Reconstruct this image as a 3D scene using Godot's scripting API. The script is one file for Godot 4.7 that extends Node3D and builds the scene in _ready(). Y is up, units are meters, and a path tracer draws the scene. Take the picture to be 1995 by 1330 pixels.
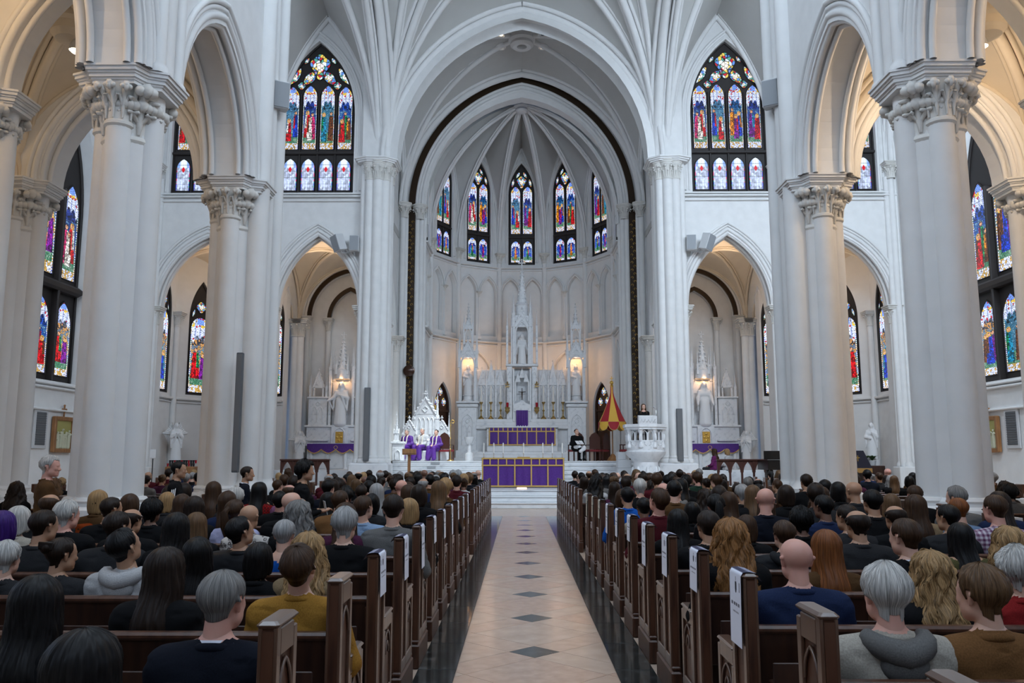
extends Node3D

# ---------------------------------------------------------------- mesh building
class MB:
	var v := PackedVector3Array()
	var n := PackedVector3Array()
	var uv := PackedVector2Array()
	var ix := PackedInt32Array()
	var xf := Transform3D()

	func quad(a: Vector3, b: Vector3, c: Vector3, d: Vector3) -> void:
		a = xf * a; b = xf * b; c = xf * c; d = xf * d
		var nn := (c - a).cross(b - a)
		if nn.length_squared() < 1e-14:
			nn = (d - a).cross(c - a)
		nn = nn.normalized()
		var o := v.size()
		v.append(a); v.append(b); v.append(c); v.append(d)
		for i in 4: n.append(nn)
		uv.append(Vector2(0, 0)); uv.append(Vector2(1, 0)); uv.append(Vector2(1, 1)); uv.append(Vector2(0, 1))
		for i in [0, 1, 2, 0, 2, 3]: ix.append(o + i)

	func grid(rows: Array, closed := false) -> void:
		var h := rows.size()
		var w: int = rows[0].size()
		var o := v.size()
		var cols := w + 1 if closed else w
		var sgn := -1.0 if xf.basis.determinant() < 0 else 1.0
		for i in h:
			var r: PackedVector3Array = rows[i]
			var up: PackedVector3Array = rows[maxi(i - 1, 0)]
			var dn: PackedVector3Array = rows[mini(i + 1, h - 1)]
			for j in cols:
				var jj := j % w
				var l: Vector3
				var rr: Vector3
				if closed:
					l = r[(jj + w - 1) % w]; rr = r[(jj + 1) % w]
				else:
					l = r[maxi(jj - 1, 0)]; rr = r[mini(jj + 1, w - 1)]
				var nn := (rr - l).cross(dn[jj] - up[jj])
				if nn.length_squared() < 1e-16:
					var alt: PackedVector3Array = dn if i == 0 else up
					var al: Vector3 = alt[(jj + w - 1) % w] if closed else alt[maxi(jj - 1, 0)]
					var ar: Vector3 = alt[(jj + 1) % w] if closed else alt[mini(jj + 1, w - 1)]
					nn = (ar - al).cross(dn[jj] - up[jj])
					if nn.length_squared() < 1e-16:
						nn = Vector3.UP
				v.append(xf * r[jj])
				n.append((xf.basis * nn * sgn).normalized())
				uv.append(Vector2(float(j) / (cols - 1), float(i) / maxi(h - 1, 1)))
		for i in h - 1:
			for j in cols - 1:
				var a := o + i * cols + j
				ix.append(a); ix.append(a + cols); ix.append(a + 1)
				ix.append(a + 1); ix.append(a + cols); ix.append(a + cols + 1)

	# box with chamfered edges; c centre, s full size
	func box(c: Vector3, s: Vector3, ch := 0.0) -> void:
		var h := s * 0.5
		if ch <= 0.0:
			for ax in 3:
				for sg in [-1.0, 1.0]:
					var a := Vector3(); var b := Vector3(); var e := Vector3()
					a[ax] = h[ax] * sg
					b[(ax + 1) % 3] = h[(ax + 1) % 3] * sg
					e[(ax + 2) % 3] = h[(ax + 2) % 3]
					quad(c + a - b - e, c + a - b + e, c + a + b + e, c + a + b - e)
			return
		# chamfered: stack of outlines
		var k := minf(ch, minf(h.x, minf(h.y, h.z)) * 0.9)
		var prof := [[-h.y, k], [-h.y + k, 0.0], [h.y - k, 0.0], [h.y, k]]
		var rings := []
		for p in prof:
			var e: float = p[1]
			var hx := h.x - e
			var hz := h.z - e
			var kk := k * 0.8
			rings.append([Vector3(hx, p[0], -hz + kk), Vector3(hx - kk, p[0], -hz), Vector3(-hx + kk, p[0], -hz), Vector3(-hx, p[0], -hz + kk), Vector3(-hx, p[0], hz - kk), Vector3(-hx + kk, p[0], hz), Vector3(hx - kk, p[0], hz), Vector3(hx, p[0], hz - kk)])
		for i in 3:
			for j in 8:
				var j2 := (j + 1) % 8
				quad(c + rings[i][j], c + rings[i + 1][j], c + rings[i + 1][j2], c + rings[i][j2])
		for t in [0, 3]:
			var r: Array = rings[t]
			quad(c + r[0], c + r[1], c + r[2], c + r[3])
			quad(c + r[0], c + r[3], c + r[4], c + r[7])
			quad(c + r[7], c + r[4], c + r[5], c + r[6])

	# profile: PackedVector2Array of (radius, y) going up. Creases sharper than 35 degrees are split.
	func lathe(prof: PackedVector2Array, at := Vector3.ZERO, seg := 16, sx := 1.0, sz := 1.0, arc := TAU, a0 := 0.0) -> void:
		var start := 0
		var full := arc > TAU - 0.001
		var cnt := seg if full else seg + 1
		for i in range(1, prof.size()):
			var cut := i == prof.size() - 1
			if not cut:
				var d1 := (prof[i] - prof[i - 1]).normalized()
				var d2 := (prof[i + 1] - prof[i]).normalized()
				cut = d1.dot(d2) < 0.82
			if cut:
				var rows := []
				for k in range(start, i + 1):
					var r := PackedVector3Array()
					for j in cnt:
						var a := a0 + arc * j / seg
						r.append(at + Vector3(prof[k].x * cos(a) * sx, prof[k].y, -prof[k].x * sin(a) * sz))
					rows.append(r)
				grid(rows, full)
				start = i

	func tube(path: PackedVector3Array, rad, sides := 8, cap := true) -> void:
		var m := path.size()
		var t0 := (path[1] - path[0]).normalized()
		var ref := Vector3.UP if absf(t0.y) < 0.9 else Vector3.RIGHT
		var nx := t0.cross(ref).normalized()
		var rows := []
		for i in m:
			var t := (path[mini(i + 1, m - 1)] - path[maxi(i - 1, 0)]).normalized()
			nx = (nx - t * nx.dot(t)).normalized()
			var ny := t.cross(nx)
			var r: float = rad if rad is float else rad[i]
			var row := PackedVector3Array()
			for j in sides:
				var a := TAU * j / sides
				row.append(path[i] + nx * cos(a) * r + ny * sin(-a) * r)
			rows.append(row)
		if cap:
			var c0 := PackedVector3Array(); var c1 := PackedVector3Array()
			for j in sides:
				c0.append(path[0]); c1.append(path[m - 1])
			rows.push_front(c0); rows.append(c1)
		grid(rows, true)

	# sweep an open profile (p along outward normal, q along b) along a planar path with plane normal b
	func sweep(path: PackedVector3Array, prof: PackedVector2Array, b: Vector3, sharp := true) -> void:
		var m := path.size()
		var nrm := []
		for i in m:
			var t := (path[mini(i + 1, m - 1)] - path[maxi(i - 1, 0)]).normalized()
			nrm.append(t.cross(b).normalized())
		var step := 1
		for s in range(0, prof.size() - 1, 1):
			if not sharp and s > 0: break
			var rows := []
			for i in m:
				var row := PackedVector3Array()
				var ks := [s, s + 1] if sharp else range(prof.size())
				for k in ks:
					row.append(path[i] + nrm[i] * prof[k].x + b * prof[k].y)
				rows.append(row)
			grid(rows)

	func prism(poly: PackedVector2Array, z0: float, z1: float, sides := true) -> void:
		var tri := Geometry2D.triangulate_polygon(poly)
		for t in range(0, tri.size(), 3):
			var a := poly[tri[t]]; var b := poly[tri[t + 1]]; var c := poly[tri[t + 2]]
			for z in [z0, z1]:
				if is_nan(z): continue
				var fl: bool = ((b - a).cross(c - a) > 0) != (z == z1)
				var pa := Vector3(a.x, a.y, z); var pb := Vector3(b.x, b.y, z); var pc := Vector3(c.x, c.y, z)
				var o := v.size()
				var nn := Vector3(0, 0, 1 if z == z1 else -1)
				if z1 < z0: nn = -nn; fl = not fl
				if not fl:
					var tmp := pb; pb = pc; pc = tmp
				v.append(xf * pa); v.append(xf * pb); v.append(xf * pc)
				nn = (xf.basis * nn).normalized()
				var g := (v[o + 2] - v[o]).cross(v[o + 1] - v[o])
				if g.dot(nn) < 0: nn = -nn
				for i in 3:
					n.append(nn)
					ix.append(o + i)
				uv.append(Vector2(pa.x, pa.y)); uv.append(Vector2(pb.x, pb.y)); uv.append(Vector2(pc.x, pc.y))
		if sides:
			for i in poly.size():
				var a := poly[i]; var b := poly[(i + 1) % poly.size()]
				quad(Vector3(a.x, a.y, z0), Vector3(b.x, b.y, z0), Vector3(b.x, b.y, z1), Vector3(a.x, a.y, z1))

	func ball(c: Vector3, r: Vector3, seg := 10, rings := 6) -> void:
		var rows := []
		for i in rings + 1:
			var t := PI * i / rings
			var row := PackedVector3Array()
			for j in seg:
				var a := TAU * j / seg
				row.append(c + Vector3(r.x * sin(t) * cos(a), -r.y * cos(t), -r.z * sin(t) * sin(a)))
			rows.append(row)
		grid(rows, true)

	func merge(o: MB, t := Transform3D()) -> void:
		var k := v.size()
		t = xf * t
		v.append_array(t * o.v)
		var rot := Transform3D(t.basis.orthonormalized() if absf(t.basis.determinant()) > 1e-9 else Basis(), Vector3.ZERO)
		n.append_array(rot * o.n)
		uv.append_array(o.uv)
		var flip := t.basis.determinant() < 0
		for i in range(0, o.ix.size(), 3):
			ix.append(o.ix[i] + k)
			ix.append(o.ix[i + (2 if flip else 1)] + k)
			ix.append(o.ix[i + (1 if flip else 2)] + k)

	func mesh() -> ArrayMesh:
		var m := ArrayMesh.new()
		add_to(m)
		return m

	func add_to(m: ArrayMesh) -> void:
		var a := []
		a.resize(Mesh.ARRAY_MAX)
		a[Mesh.ARRAY_VERTEX] = v; a[Mesh.ARRAY_NORMAL] = n; a[Mesh.ARRAY_TEX_UV] = uv; a[Mesh.ARRAY_INDEX] = ix
		m.add_surface_from_arrays(Mesh.PRIMITIVE_TRIANGLES, a)


# ---------------------------------------------------------------- scene helpers
var used := {}
var rng := RandomNumberGenerator.new()
var M := {}

func numbered(called: String) -> String:
	var k: int = used.get(called, 0)
	used[called] = k + 1
	return called if k == 0 else "%s_%03d" % [called, k]

func tag(o: Node3D, label := "", category := "", group := "", kind := "") -> Node3D:
	if label: o.set_meta("label", label)
	if category: o.set_meta("category", category)
	if group: o.set_meta("group", group)
	if kind: o.set_meta("kind", kind)
	return o

func base(called: String, at := Vector3.ZERO, turn := 0.0) -> Node3D:
	var o := Node3D.new()
	o.name = numbered(called)
	add_child(o)
	o.position = at
	o.rotation.y = turn
	return o

func put(b, called: String, mat: Material, parent: Node = null, at := Vector3.ZERO) -> MeshInstance3D:
	var o := MeshInstance3D.new()
	o.mesh = b.mesh() if b is MB else b
	o.name = numbered(called) if parent == null else called
	o.material_override = mat
	o.position = at
	if parent == null: add_child(o)
	else: parent.add_child(o, true)
	return o

func struct(b, called: String, mat: Material, label := "", parent: Node = null) -> MeshInstance3D:
	var o := put(b, called, mat, parent)
	if parent == null: tag(o, label, called.split("_")[0] if label else "", "", "structure")
	return o

func V(x: float, y: float, d: float) -> Vector3:
	return Vector3(x, y, -d)

func mat(c: Color, rough := 0.8, metal := 0.0) -> StandardMaterial3D:
	var m := StandardMaterial3D.new()
	m.albedo_color = c
	m.roughness = rough
	m.metallic = metal
	return m

func lin(r: float, g: float, b: float) -> Color:
	return Color(r, g, b).linear_to_srgb()

func noise_tex(size: int, freq: float, ramp: Array, seed_ := 1, octaves := 4, type := FastNoiseLite.TYPE_SIMPLEX_SMOOTH, sx := 1.0, sy := 1.0) -> ImageTexture:
	var nz := FastNoiseLite.new()
	nz.seed = seed_; nz.noise_type = type; nz.frequency = freq; nz.fractal_octaves = octaves
	var im := Image.create(size, size, false, Image.FORMAT_RGB8)
	var g := Gradient.new()
	var offs := PackedFloat32Array(); var cols := PackedColorArray()
	for i in ramp.size():
		offs.append(float(i) / maxf(1, ramp.size() - 1)); cols.append(ramp[i])
	g.offsets = offs; g.colors = cols
	for y in size:
		for x in size:
			# tile by blending across the wrap
			var fx := float(x) / size; var fy := float(y) / size
			var a := nz.get_noise_2d(x * sx, y * sy)
			var b := nz.get_noise_2d((x - size) * sx, y * sy)
			var c := nz.get_noise_2d(x * sx, (y - size) * sy)
			var d := nz.get_noise_2d((x - size) * sx, (y - size) * sy)
			var val := lerpf(lerpf(a, b, fx), lerpf(c, d, fx), fy)
			im.set_pixel(x, y, g.sample(clampf(val * 1.1 + 0.5, 0, 1)))
	return ImageTexture.create_from_image(im)

func tri_tex(m: StandardMaterial3D, t: Texture2D, scale: float, world := true) -> StandardMaterial3D:
	m.albedo_texture = t
	m.uv1_triplanar = true
	m.uv1_world_triplanar = world
	m.uv1_scale = Vector3.ONE * scale
	return m

# pointed arch, from (-a, 0) over (0, rise) to (a, 0)
func arch(a: float, rise: float, n := 10, c := Vector2.ZERO) -> PackedVector2Array:
	var out := PackedVector2Array()
	var r := (a * a + rise * rise) / (2.0 * a)
	var top := asin(clampf(rise / r, -1, 1))
	if r < a: top = PI - top
	for i in n + 1:
		var t := top * i / n
		out.append(c + Vector2(-a + r - r * cos(t), r * sin(t)))
	for i in range(n - 1, -1, -1):
		var q := out[i]
		out.append(Vector2(2 * c.x - q.x, q.y))
	return out

func p3(p: PackedVector2Array, z := 0.0) -> PackedVector3Array:
	var o := PackedVector3Array()
	for q in p: o.append(Vector3(q.x, q.y, z))
	return o

func lane(a: Vector3, b: Vector3, n := 1) -> PackedVector3Array:
	var o := PackedVector3Array()
	for i in n + 1: o.append(a.lerp(b, float(i) / n))
	return o

# a wall in its local plane (x along, y up, face at z = 0, body behind to -thick) with arched openings
# each opening: [centre, half width, sill, spring, rise]
func wall(b: MB, x0: float, x1: float, y0: float, y1: float, thick: float, ops: Array, back := true) -> void:
	var zs := [0.0, -thick] if back else [0.0]
	var cur := x0
	for op in ops:
		var c: float = op[0]; var a: float = op[1]; var sill: float = op[2]; var spring: float = op[3]; var rise: float = op[4]
		var ar := arch(a, rise, 12, Vector2(c, spring))
		for z in zs:
			if c - a > cur: _rect(b, cur, c - a, y0, y1, z)
			if sill > y0: _rect(b, c - a, c + a, y0, sill, z)
			for i in ar.size() - 1:
				var p := ar[i]; var q := ar[i + 1]
				b.quad(Vector3(p.x, p.y, z), Vector3(q.x, q.y, z), Vector3(q.x, y1, z), Vector3(p.x, y1, z))
		for i in ar.size() - 1:
			b.quad(Vector3(ar[i].x, ar[i].y, 0), Vector3(ar[i].x, ar[i].y, -thick), Vector3(ar[i + 1].x, ar[i + 1].y, -thick), Vector3(ar[i + 1].x, ar[i + 1].y, 0))
		var lo := maxf(sill, y0)
		for s in [-1.0, 1.0]:
			b.quad(Vector3(c + a * s, lo, 0), Vector3(c + a * s, lo, -thick), Vector3(c + a * s, spring, -thick), Vector3(c + a * s, spring, 0))
		if sill > y0:
			b.quad(Vector3(c - a, sill, 0), Vector3(c + a, sill, 0), Vector3(c + a, sill, -thick), Vector3(c - a, sill, -thick))
		cur = c + a
	if x1 > cur:
		for z in zs: _rect(b, cur, x1, y0, y1, z)
	if back:
		b.quad(Vector3(x0, y0, 0), Vector3(x0, y1, 0), Vector3(x0, y1, -thick), Vector3(x0, y0, -thick))
		b.quad(Vector3(x1, y0, 0), Vector3(x1, y1, 0), Vector3(x1, y1, -thick), Vector3(x1, y0, -thick))
		b.quad(Vector3(x0, y1, 0), Vector3(x1, y1, 0), Vector3(x1, y1, -thick), Vector3(x0, y1, -thick))
		if y0 > 0.01 and ops.all(func(o): return o[2] > y0): b.quad(Vector3(x0, y0, 0), Vector3(x1, y0, 0), Vector3(x1, y0, -thick), Vector3(x0, y0, -thick))

func _rect(b: MB, x0: float, x1: float, y0: float, y1: float, z: float) -> void:
	b.quad(Vector3(x0, y0, z), Vector3(x0, y1, z), Vector3(x1, y1, z), Vector3(x1, y0, z))

# roll mouldings along an arch (local plane), list of [radial offset, z, radius]
func rolls(b: MB, a: float, rise: float, c: Vector2, list: Array, legs := 0.0, n := 14) -> void:
	for l in list:
		var off: float = l[0]
		var ar := arch(a + off, rise + off * 1.15, n, c)
		var path := PackedVector3Array()
		if legs > 0: path.append(Vector3(ar[0].x, c.y - legs, l[1]))
		path.append_array(p3(ar, l[1]))
		if legs > 0: path.append(Vector3(ar[ar.size() - 1].x, c.y - legs, l[1]))
		b.tube(path, float(l[2]), 8, false)

# a rib from s to e that leaves s upwards: a pointed arc when steep, an elliptic quarter when shallow
func rib_curve(s: Vector3, e: Vector3, n := 14) -> PackedVector3Array:
	var out := PackedVector3Array()
	var h := Vector3(e.x - s.x, 0, e.z - s.z)
	var L := h.length()
	var R := e.y - s.y
	var dir := h / maxf(L, 1e-6)
	var r := (L * L + R * R) / (2.0 * L)
	for i in n + 1:
		var f := float(i) / n
		if R > L:
			var t := asin(clampf(R / r, -1, 1)) * f
			out.append(s + dir * (r - r * cos(t)) + Vector3.UP * r * sin(t))
		else:
			var t := PI / 2 * f
			out.append(s + dir * L * (1 - cos(t)) + Vector3.UP * R * sin(t))
	return out

# vault fan: ribs from one springer to a list of ridge points; webs between neighbours go to bw, ribs to br
func fan(bw: MB, br: MB, s: Vector3, ends: Array, rad: Array, n := 14, lift := 0.05) -> void:
	var curves := []
	for e in ends: curves.append(rib_curve(s, e, n))
	for i in ends.size():
		if rad[i] > 0: rib(br, curves[i], rad[i])
	for i in ends.size() - 1:
		var A: PackedVector3Array = curves[i]; var B: PackedVector3Array = curves[i + 1]
		var rows := []
		for k in n + 1:
			var row := PackedVector3Array()
			for q in 5:
				var f := q / 4.0
				var p := A[k].lerp(B[k], f)
				p.y += lift + sin(f * PI) * 0.10 * (float(k) / n)
				row.append(p)
			rows.append(row)
		bw.grid(rows)

# a moulded rib: a main roll with a fillet on both sides
func rib(b: MB, path: PackedVector3Array, r: float) -> void:
	b.tube(path, r, 8, false)
	var m := path.size()
	for s in [-1.0, 1.0]:
		var side := PackedVector3Array()
		for i in m:
			var t := (path[mini(i + 1, m - 1)] - path[maxi(i - 1, 0)]).normalized()
			var h := Vector3(path[m - 1].x - path[0].x, 0, path[m - 1].z - path[0].z).normalized()
			var w := h.cross(Vector3.UP).normalized()
			var up := w.cross(t).normalized()
			if up.y < 0 and absf(t.y) < 0.99: up = -up
			side.append(path[i] + w * s * r * 1.35 + up * r * 0.75)
		b.tube(side, r * 0.55, 6, false)
# ---------------------------------------------------------------- smooth bodies: tapered capsules joined with a smooth minimum, meshed as surface nets
# bones: [a, b, radius a, radius b] or [a, b, ra, rb, scale] where scale (Vector3) squashes the capsule about its middle
func nets(bones: Array, cell: float, k: float) -> MB:
	var lo := Vector3.ONE * 1e9
	var hi := -lo
	for q in bones:
		var r: float = maxf(q[2], q[3])
		lo = lo.min((q[0] as Vector3).min(q[1]) - Vector3.ONE * r); hi = hi.max((q[0] as Vector3).max(q[1]) + Vector3.ONE * r)
	lo -= Vector3.ONE * cell * 2.5
	hi += Vector3.ONE * cell * 2.5
	var nx := int((hi.x - lo.x) / cell) + 2
	var ny := int((hi.y - lo.y) / cell) + 2
	var nz := int((hi.z - lo.z) / cell) + 2
	var F := PackedFloat32Array()
	F.resize(nx * ny * nz)
	F.fill(1000.0)
	var sxy := nx * ny
	for q in bones:
		var a: Vector3 = q[0]; var bb: Vector3 = q[1]; var ra: float = q[2]; var rb: float = q[3]
		var rm := maxf(ra, rb) + k * 1.2 + cell * 1.8
		var l := a.min(bb) - Vector3.ONE * rm
		var h := a.max(bb) + Vector3.ONE * rm
		var i0 := maxi(0, int((l.x - lo.x) / cell)); var i1 := mini(nx - 1, int((h.x - lo.x) / cell) + 1)
		var j0 := maxi(0, int((l.y - lo.y) / cell)); var j1 := mini(ny - 1, int((h.y - lo.y) / cell) + 1)
		var k0 := maxi(0, int((l.z - lo.z) / cell)); var k1 := mini(nz - 1, int((h.z - lo.z) / cell) + 1)
		var ab := bb - a
		var inv := 1.0 / maxf(ab.length_squared(), 1e-9)
		var sq: Vector3 = q[4] if q.size() > 4 else Vector3.ONE
		var ks: float = q[5] if q.size() > 5 else k
		for kk in range(k0, k1 + 1):
			for jj in range(j0, j1 + 1):
				var id := kk * sxy + jj * nx + i0
				var p := Vector3(lo.x + i0 * cell, lo.y + jj * cell, lo.z + kk * cell)
				for ii in range(i0, i1 + 1):
					var ap := p - a
					var t := clampf(ap.dot(ab) * inv, 0.0, 1.0)
					var d := ((ap - ab * t) * sq).length() - (ra + (rb - ra) * t)
					var f := F[id]
					if f > 900.0:
						F[id] = d
					else:
						var hh := clampf(0.5 + 0.5 * (f - d) / ks, 0.0, 1.0)
						F[id] = f + (d - f) * hh - ks * hh * (1.0 - hh)
					id += 1
					p.x += cell
	var out := MB.new()
	var cellv := PackedInt32Array()
	cellv.resize(nx * ny * nz)
	cellv.fill(-1)
	var off := [0, 1, nx, nx + 1, sxy, sxy + 1, sxy + nx, sxy + nx + 1]
	var ed := [[0, 1], [2, 3], [4, 5], [6, 7], [0, 2], [1, 3], [4, 6], [5, 7], [0, 4], [1, 5], [2, 6], [3, 7]]
	var cor := [Vector3(0, 0, 0), Vector3(1, 0, 0), Vector3(0, 1, 0), Vector3(1, 1, 0), Vector3(0, 0, 1), Vector3(1, 0, 1), Vector3(0, 1, 1), Vector3(1, 1, 1)]
	for kk in nz - 1:
		for jj in ny - 1:
			var row := kk * sxy + jj * nx
			for ii in nx - 1:
				var id := row + ii
				var f0 := F[id]
				if f0 > cell * 2.0 or f0 < -cell * 2.0: continue
				var neg := 0
				for c in 8:
					if F[id + off[c]] < 0: neg += 1
				if neg == 0 or neg == 8: continue
				var s := Vector3.ZERO
				var m := 0
				for e in ed:
					var fa := F[id + off[e[0]]]; var fb := F[id + off[e[1]]]
					if (fa < 0) != (fb < 0):
						s += (cor[e[0]] as Vector3).lerp(cor[e[1]], fa / (fa - fb))
						m += 1
				cellv[id] = out.v.size()
				out.v.append(lo + (Vector3(ii, jj, kk) + s / m) * cell)
	var step := [1, nx, sxy]
	for kk in range(1, nz - 1):
		for jj in range(1, ny - 1):
			for ii in range(1, nx - 1):
				var id := kk * sxy + jj * nx + ii
				var f0 := F[id]
				if f0 > cell * 2.0 or f0 < -cell * 2.0: continue
				var a := f0 < 0
				for ax in 3:
					if (F[id + step[ax]] < 0) == a: continue
					var u: int = step[(ax + 1) % 3]; var w: int = step[(ax + 2) % 3]
					var q0 := cellv[id]; var q1 := cellv[id - u]; var q2 := cellv[id - u - w]; var q3 := cellv[id - w]
					if q0 < 0 or q1 < 0 or q2 < 0 or q3 < 0: continue
					if not a:
						for z in [q0, q1, q2, q0, q2, q3]: out.ix.append(z)
					else:
						for z in [q0, q2, q1, q0, q3, q2]: out.ix.append(z)
	renormal(out)
	return out

# smooth normals from the faces of an indexed mesh
func renormal(out: MB) -> void:
	out.n.resize(out.v.size())
	out.n.fill(Vector3.ZERO)
	out.uv.resize(out.v.size())
	for i in range(0, out.ix.size(), 3):
		var a := out.ix[i]; var b := out.ix[i + 1]; var c := out.ix[i + 2]
		var g := (out.v[c] - out.v[a]).cross(out.v[b] - out.v[a])
		out.n[a] += g; out.n[b] += g; out.n[c] += g
	for i in out.n.size():
		out.n[i] = out.n[i].normalized() if out.n[i].length_squared() > 1e-20 else Vector3.UP
# ---------------------------------------------------------------- architecture
func mirror(s: float) -> Transform3D:
	return Transform3D(Basis.from_scale(Vector3(s, 1, 1)), Vector3.ZERO)

# plane whose local x is depth, y is up, and whose face looks towards the nave from X = s * x
func side_plane(s: float, x: float) -> Transform3D:
	return Transform3D(Basis(Vector3(0, 0, -1), Vector3.UP, Vector3(-s, 0, 0)), Vector3(s * x, 0, 0))

# plane that faces the west, local x is X
func west_plane(s: float, d: float) -> Transform3D:
	return Transform3D(Basis(Vector3(s, 0, 0), Vector3.UP, Vector3(0, 0, 1)), Vector3(0, 0, -d))

# capital with crocket leaves in two tiers and a stepped abacus, centred on the axis, y0 .. y1, r = shaft radius
func capital(b: MB, c: Vector3, r: float, y0: float, y1: float, spread: float, leaves := 8, square := true) -> void:
	var h := y1 - y0
	var ab := h * 0.26
	b.lathe(PackedVector2Array([Vector2(r, 0), Vector2(r * 1.12, h * 0.02), Vector2(r * 1.14, h * 0.06), Vector2(r * 1.0, h * 0.09), Vector2(r * 1.02, h * 0.4), Vector2(r * 1.2, h * 0.62), Vector2(spread * 0.92, h - ab)]), Vector3(c.x, y0, c.z), 16)
	for tier in 2:
		for k in leaves:
			var a := TAU * (k + 0.5 * tier) / leaves
			var dir := Vector3(cos(a), 0, sin(a))
			var top := (0.50 if tier == 0 else 0.80) * (h - ab * 0.2)
			var out := r * 1.22 if tier == 0 else spread * 0.98
			var p := PackedVector3Array([c + dir * r * 1.02 + Vector3.UP * (y0 + h * 0.10 - c.y), c + dir * r * 1.1 + Vector3.UP * (y0 + top * 0.55 - c.y), c + dir * lerpf(r, out, 0.7) + Vector3.UP * (y0 + top * 0.86 - c.y), c + dir * out + Vector3.UP * (y0 + top * 0.92 - c.y)])
			b.tube(p, PackedFloat32Array([r * 0.05, r * 0.10, r * 0.13, r * 0.1]), 5)
			b.ball(c + dir * (out + r * 0.02) + Vector3.UP * (y0 + top * 0.84 - c.y), Vector3.ONE * r * (0.17 if tier == 0 else 0.24), 8, 5)
			if tier == 1:
				b.ball(c + dir * (out * 0.93) + Vector3.UP * (y0 + top * 0.66 - c.y), Vector3.ONE * r * 0.14, 6, 4)
	for st in 3:
		var w := spread * (1.0 + 0.09 * st)
		var yy := y1 - ab + ab * (st + 0.5) / 3.0
		var bx := b.xf
		b.xf = bx * Transform3D(Basis(), Vector3(c.x, yy, c.z))
		if square:
			b.box(Vector3.ZERO, Vector3(w * 2, ab / 3.0 * 0.92, w * 2), ab * 0.1)
		else:
			b.lathe(PackedVector2Array([Vector2(0, -ab / 6), Vector2(w, -ab / 6), Vector2(w * 1.03, 0), Vector2(w, ab / 6), Vector2(0, ab / 6)]), Vector3.ZERO, 8, 1, 1, TAU, PI / 8)
		b.xf = bx

# abacus whose plan follows the cluster: a square turned onto its faces with four projecting arms
func cross_abacus(b: MB, c: Vector3, y0: float, y1: float, w: float) -> void:
	for st in 3:
		var e := w * (0.94 + 0.085 * st)
		var k := e * 0.52
		var q := e * 0.66
		var poly := PackedVector2Array([Vector2(e, -k), Vector2(e, k), Vector2(q, q), Vector2(k, e), Vector2(-k, e), Vector2(-q, q), Vector2(-e, k), Vector2(-e, -k), Vector2(-q, -q), Vector2(-k, -e), Vector2(k, -e), Vector2(q, -q)])
		var bx := b.xf
		var h := (y1 - y0) / 3.0
		b.xf = bx * Transform3D(Basis(Vector3.RIGHT, Vector3(0, 0, 1), Vector3(0, 1, 0)), Vector3(c.x, y0 + h * st, c.z))
		b.prism(poly, 0.0, h * 0.62)
		b.xf = bx * Transform3D(Basis(Vector3.RIGHT, Vector3(0, 0, 1), Vector3(0, 1, 0)), Vector3(c.x, y0 + h * (st + 0.62), c.z))
		var p2 := PackedVector2Array()
		for p in poly: p2.append(p * 1.035)
		b.prism(p2, 0.0, h * 0.38)
		b.xf = bx

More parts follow.
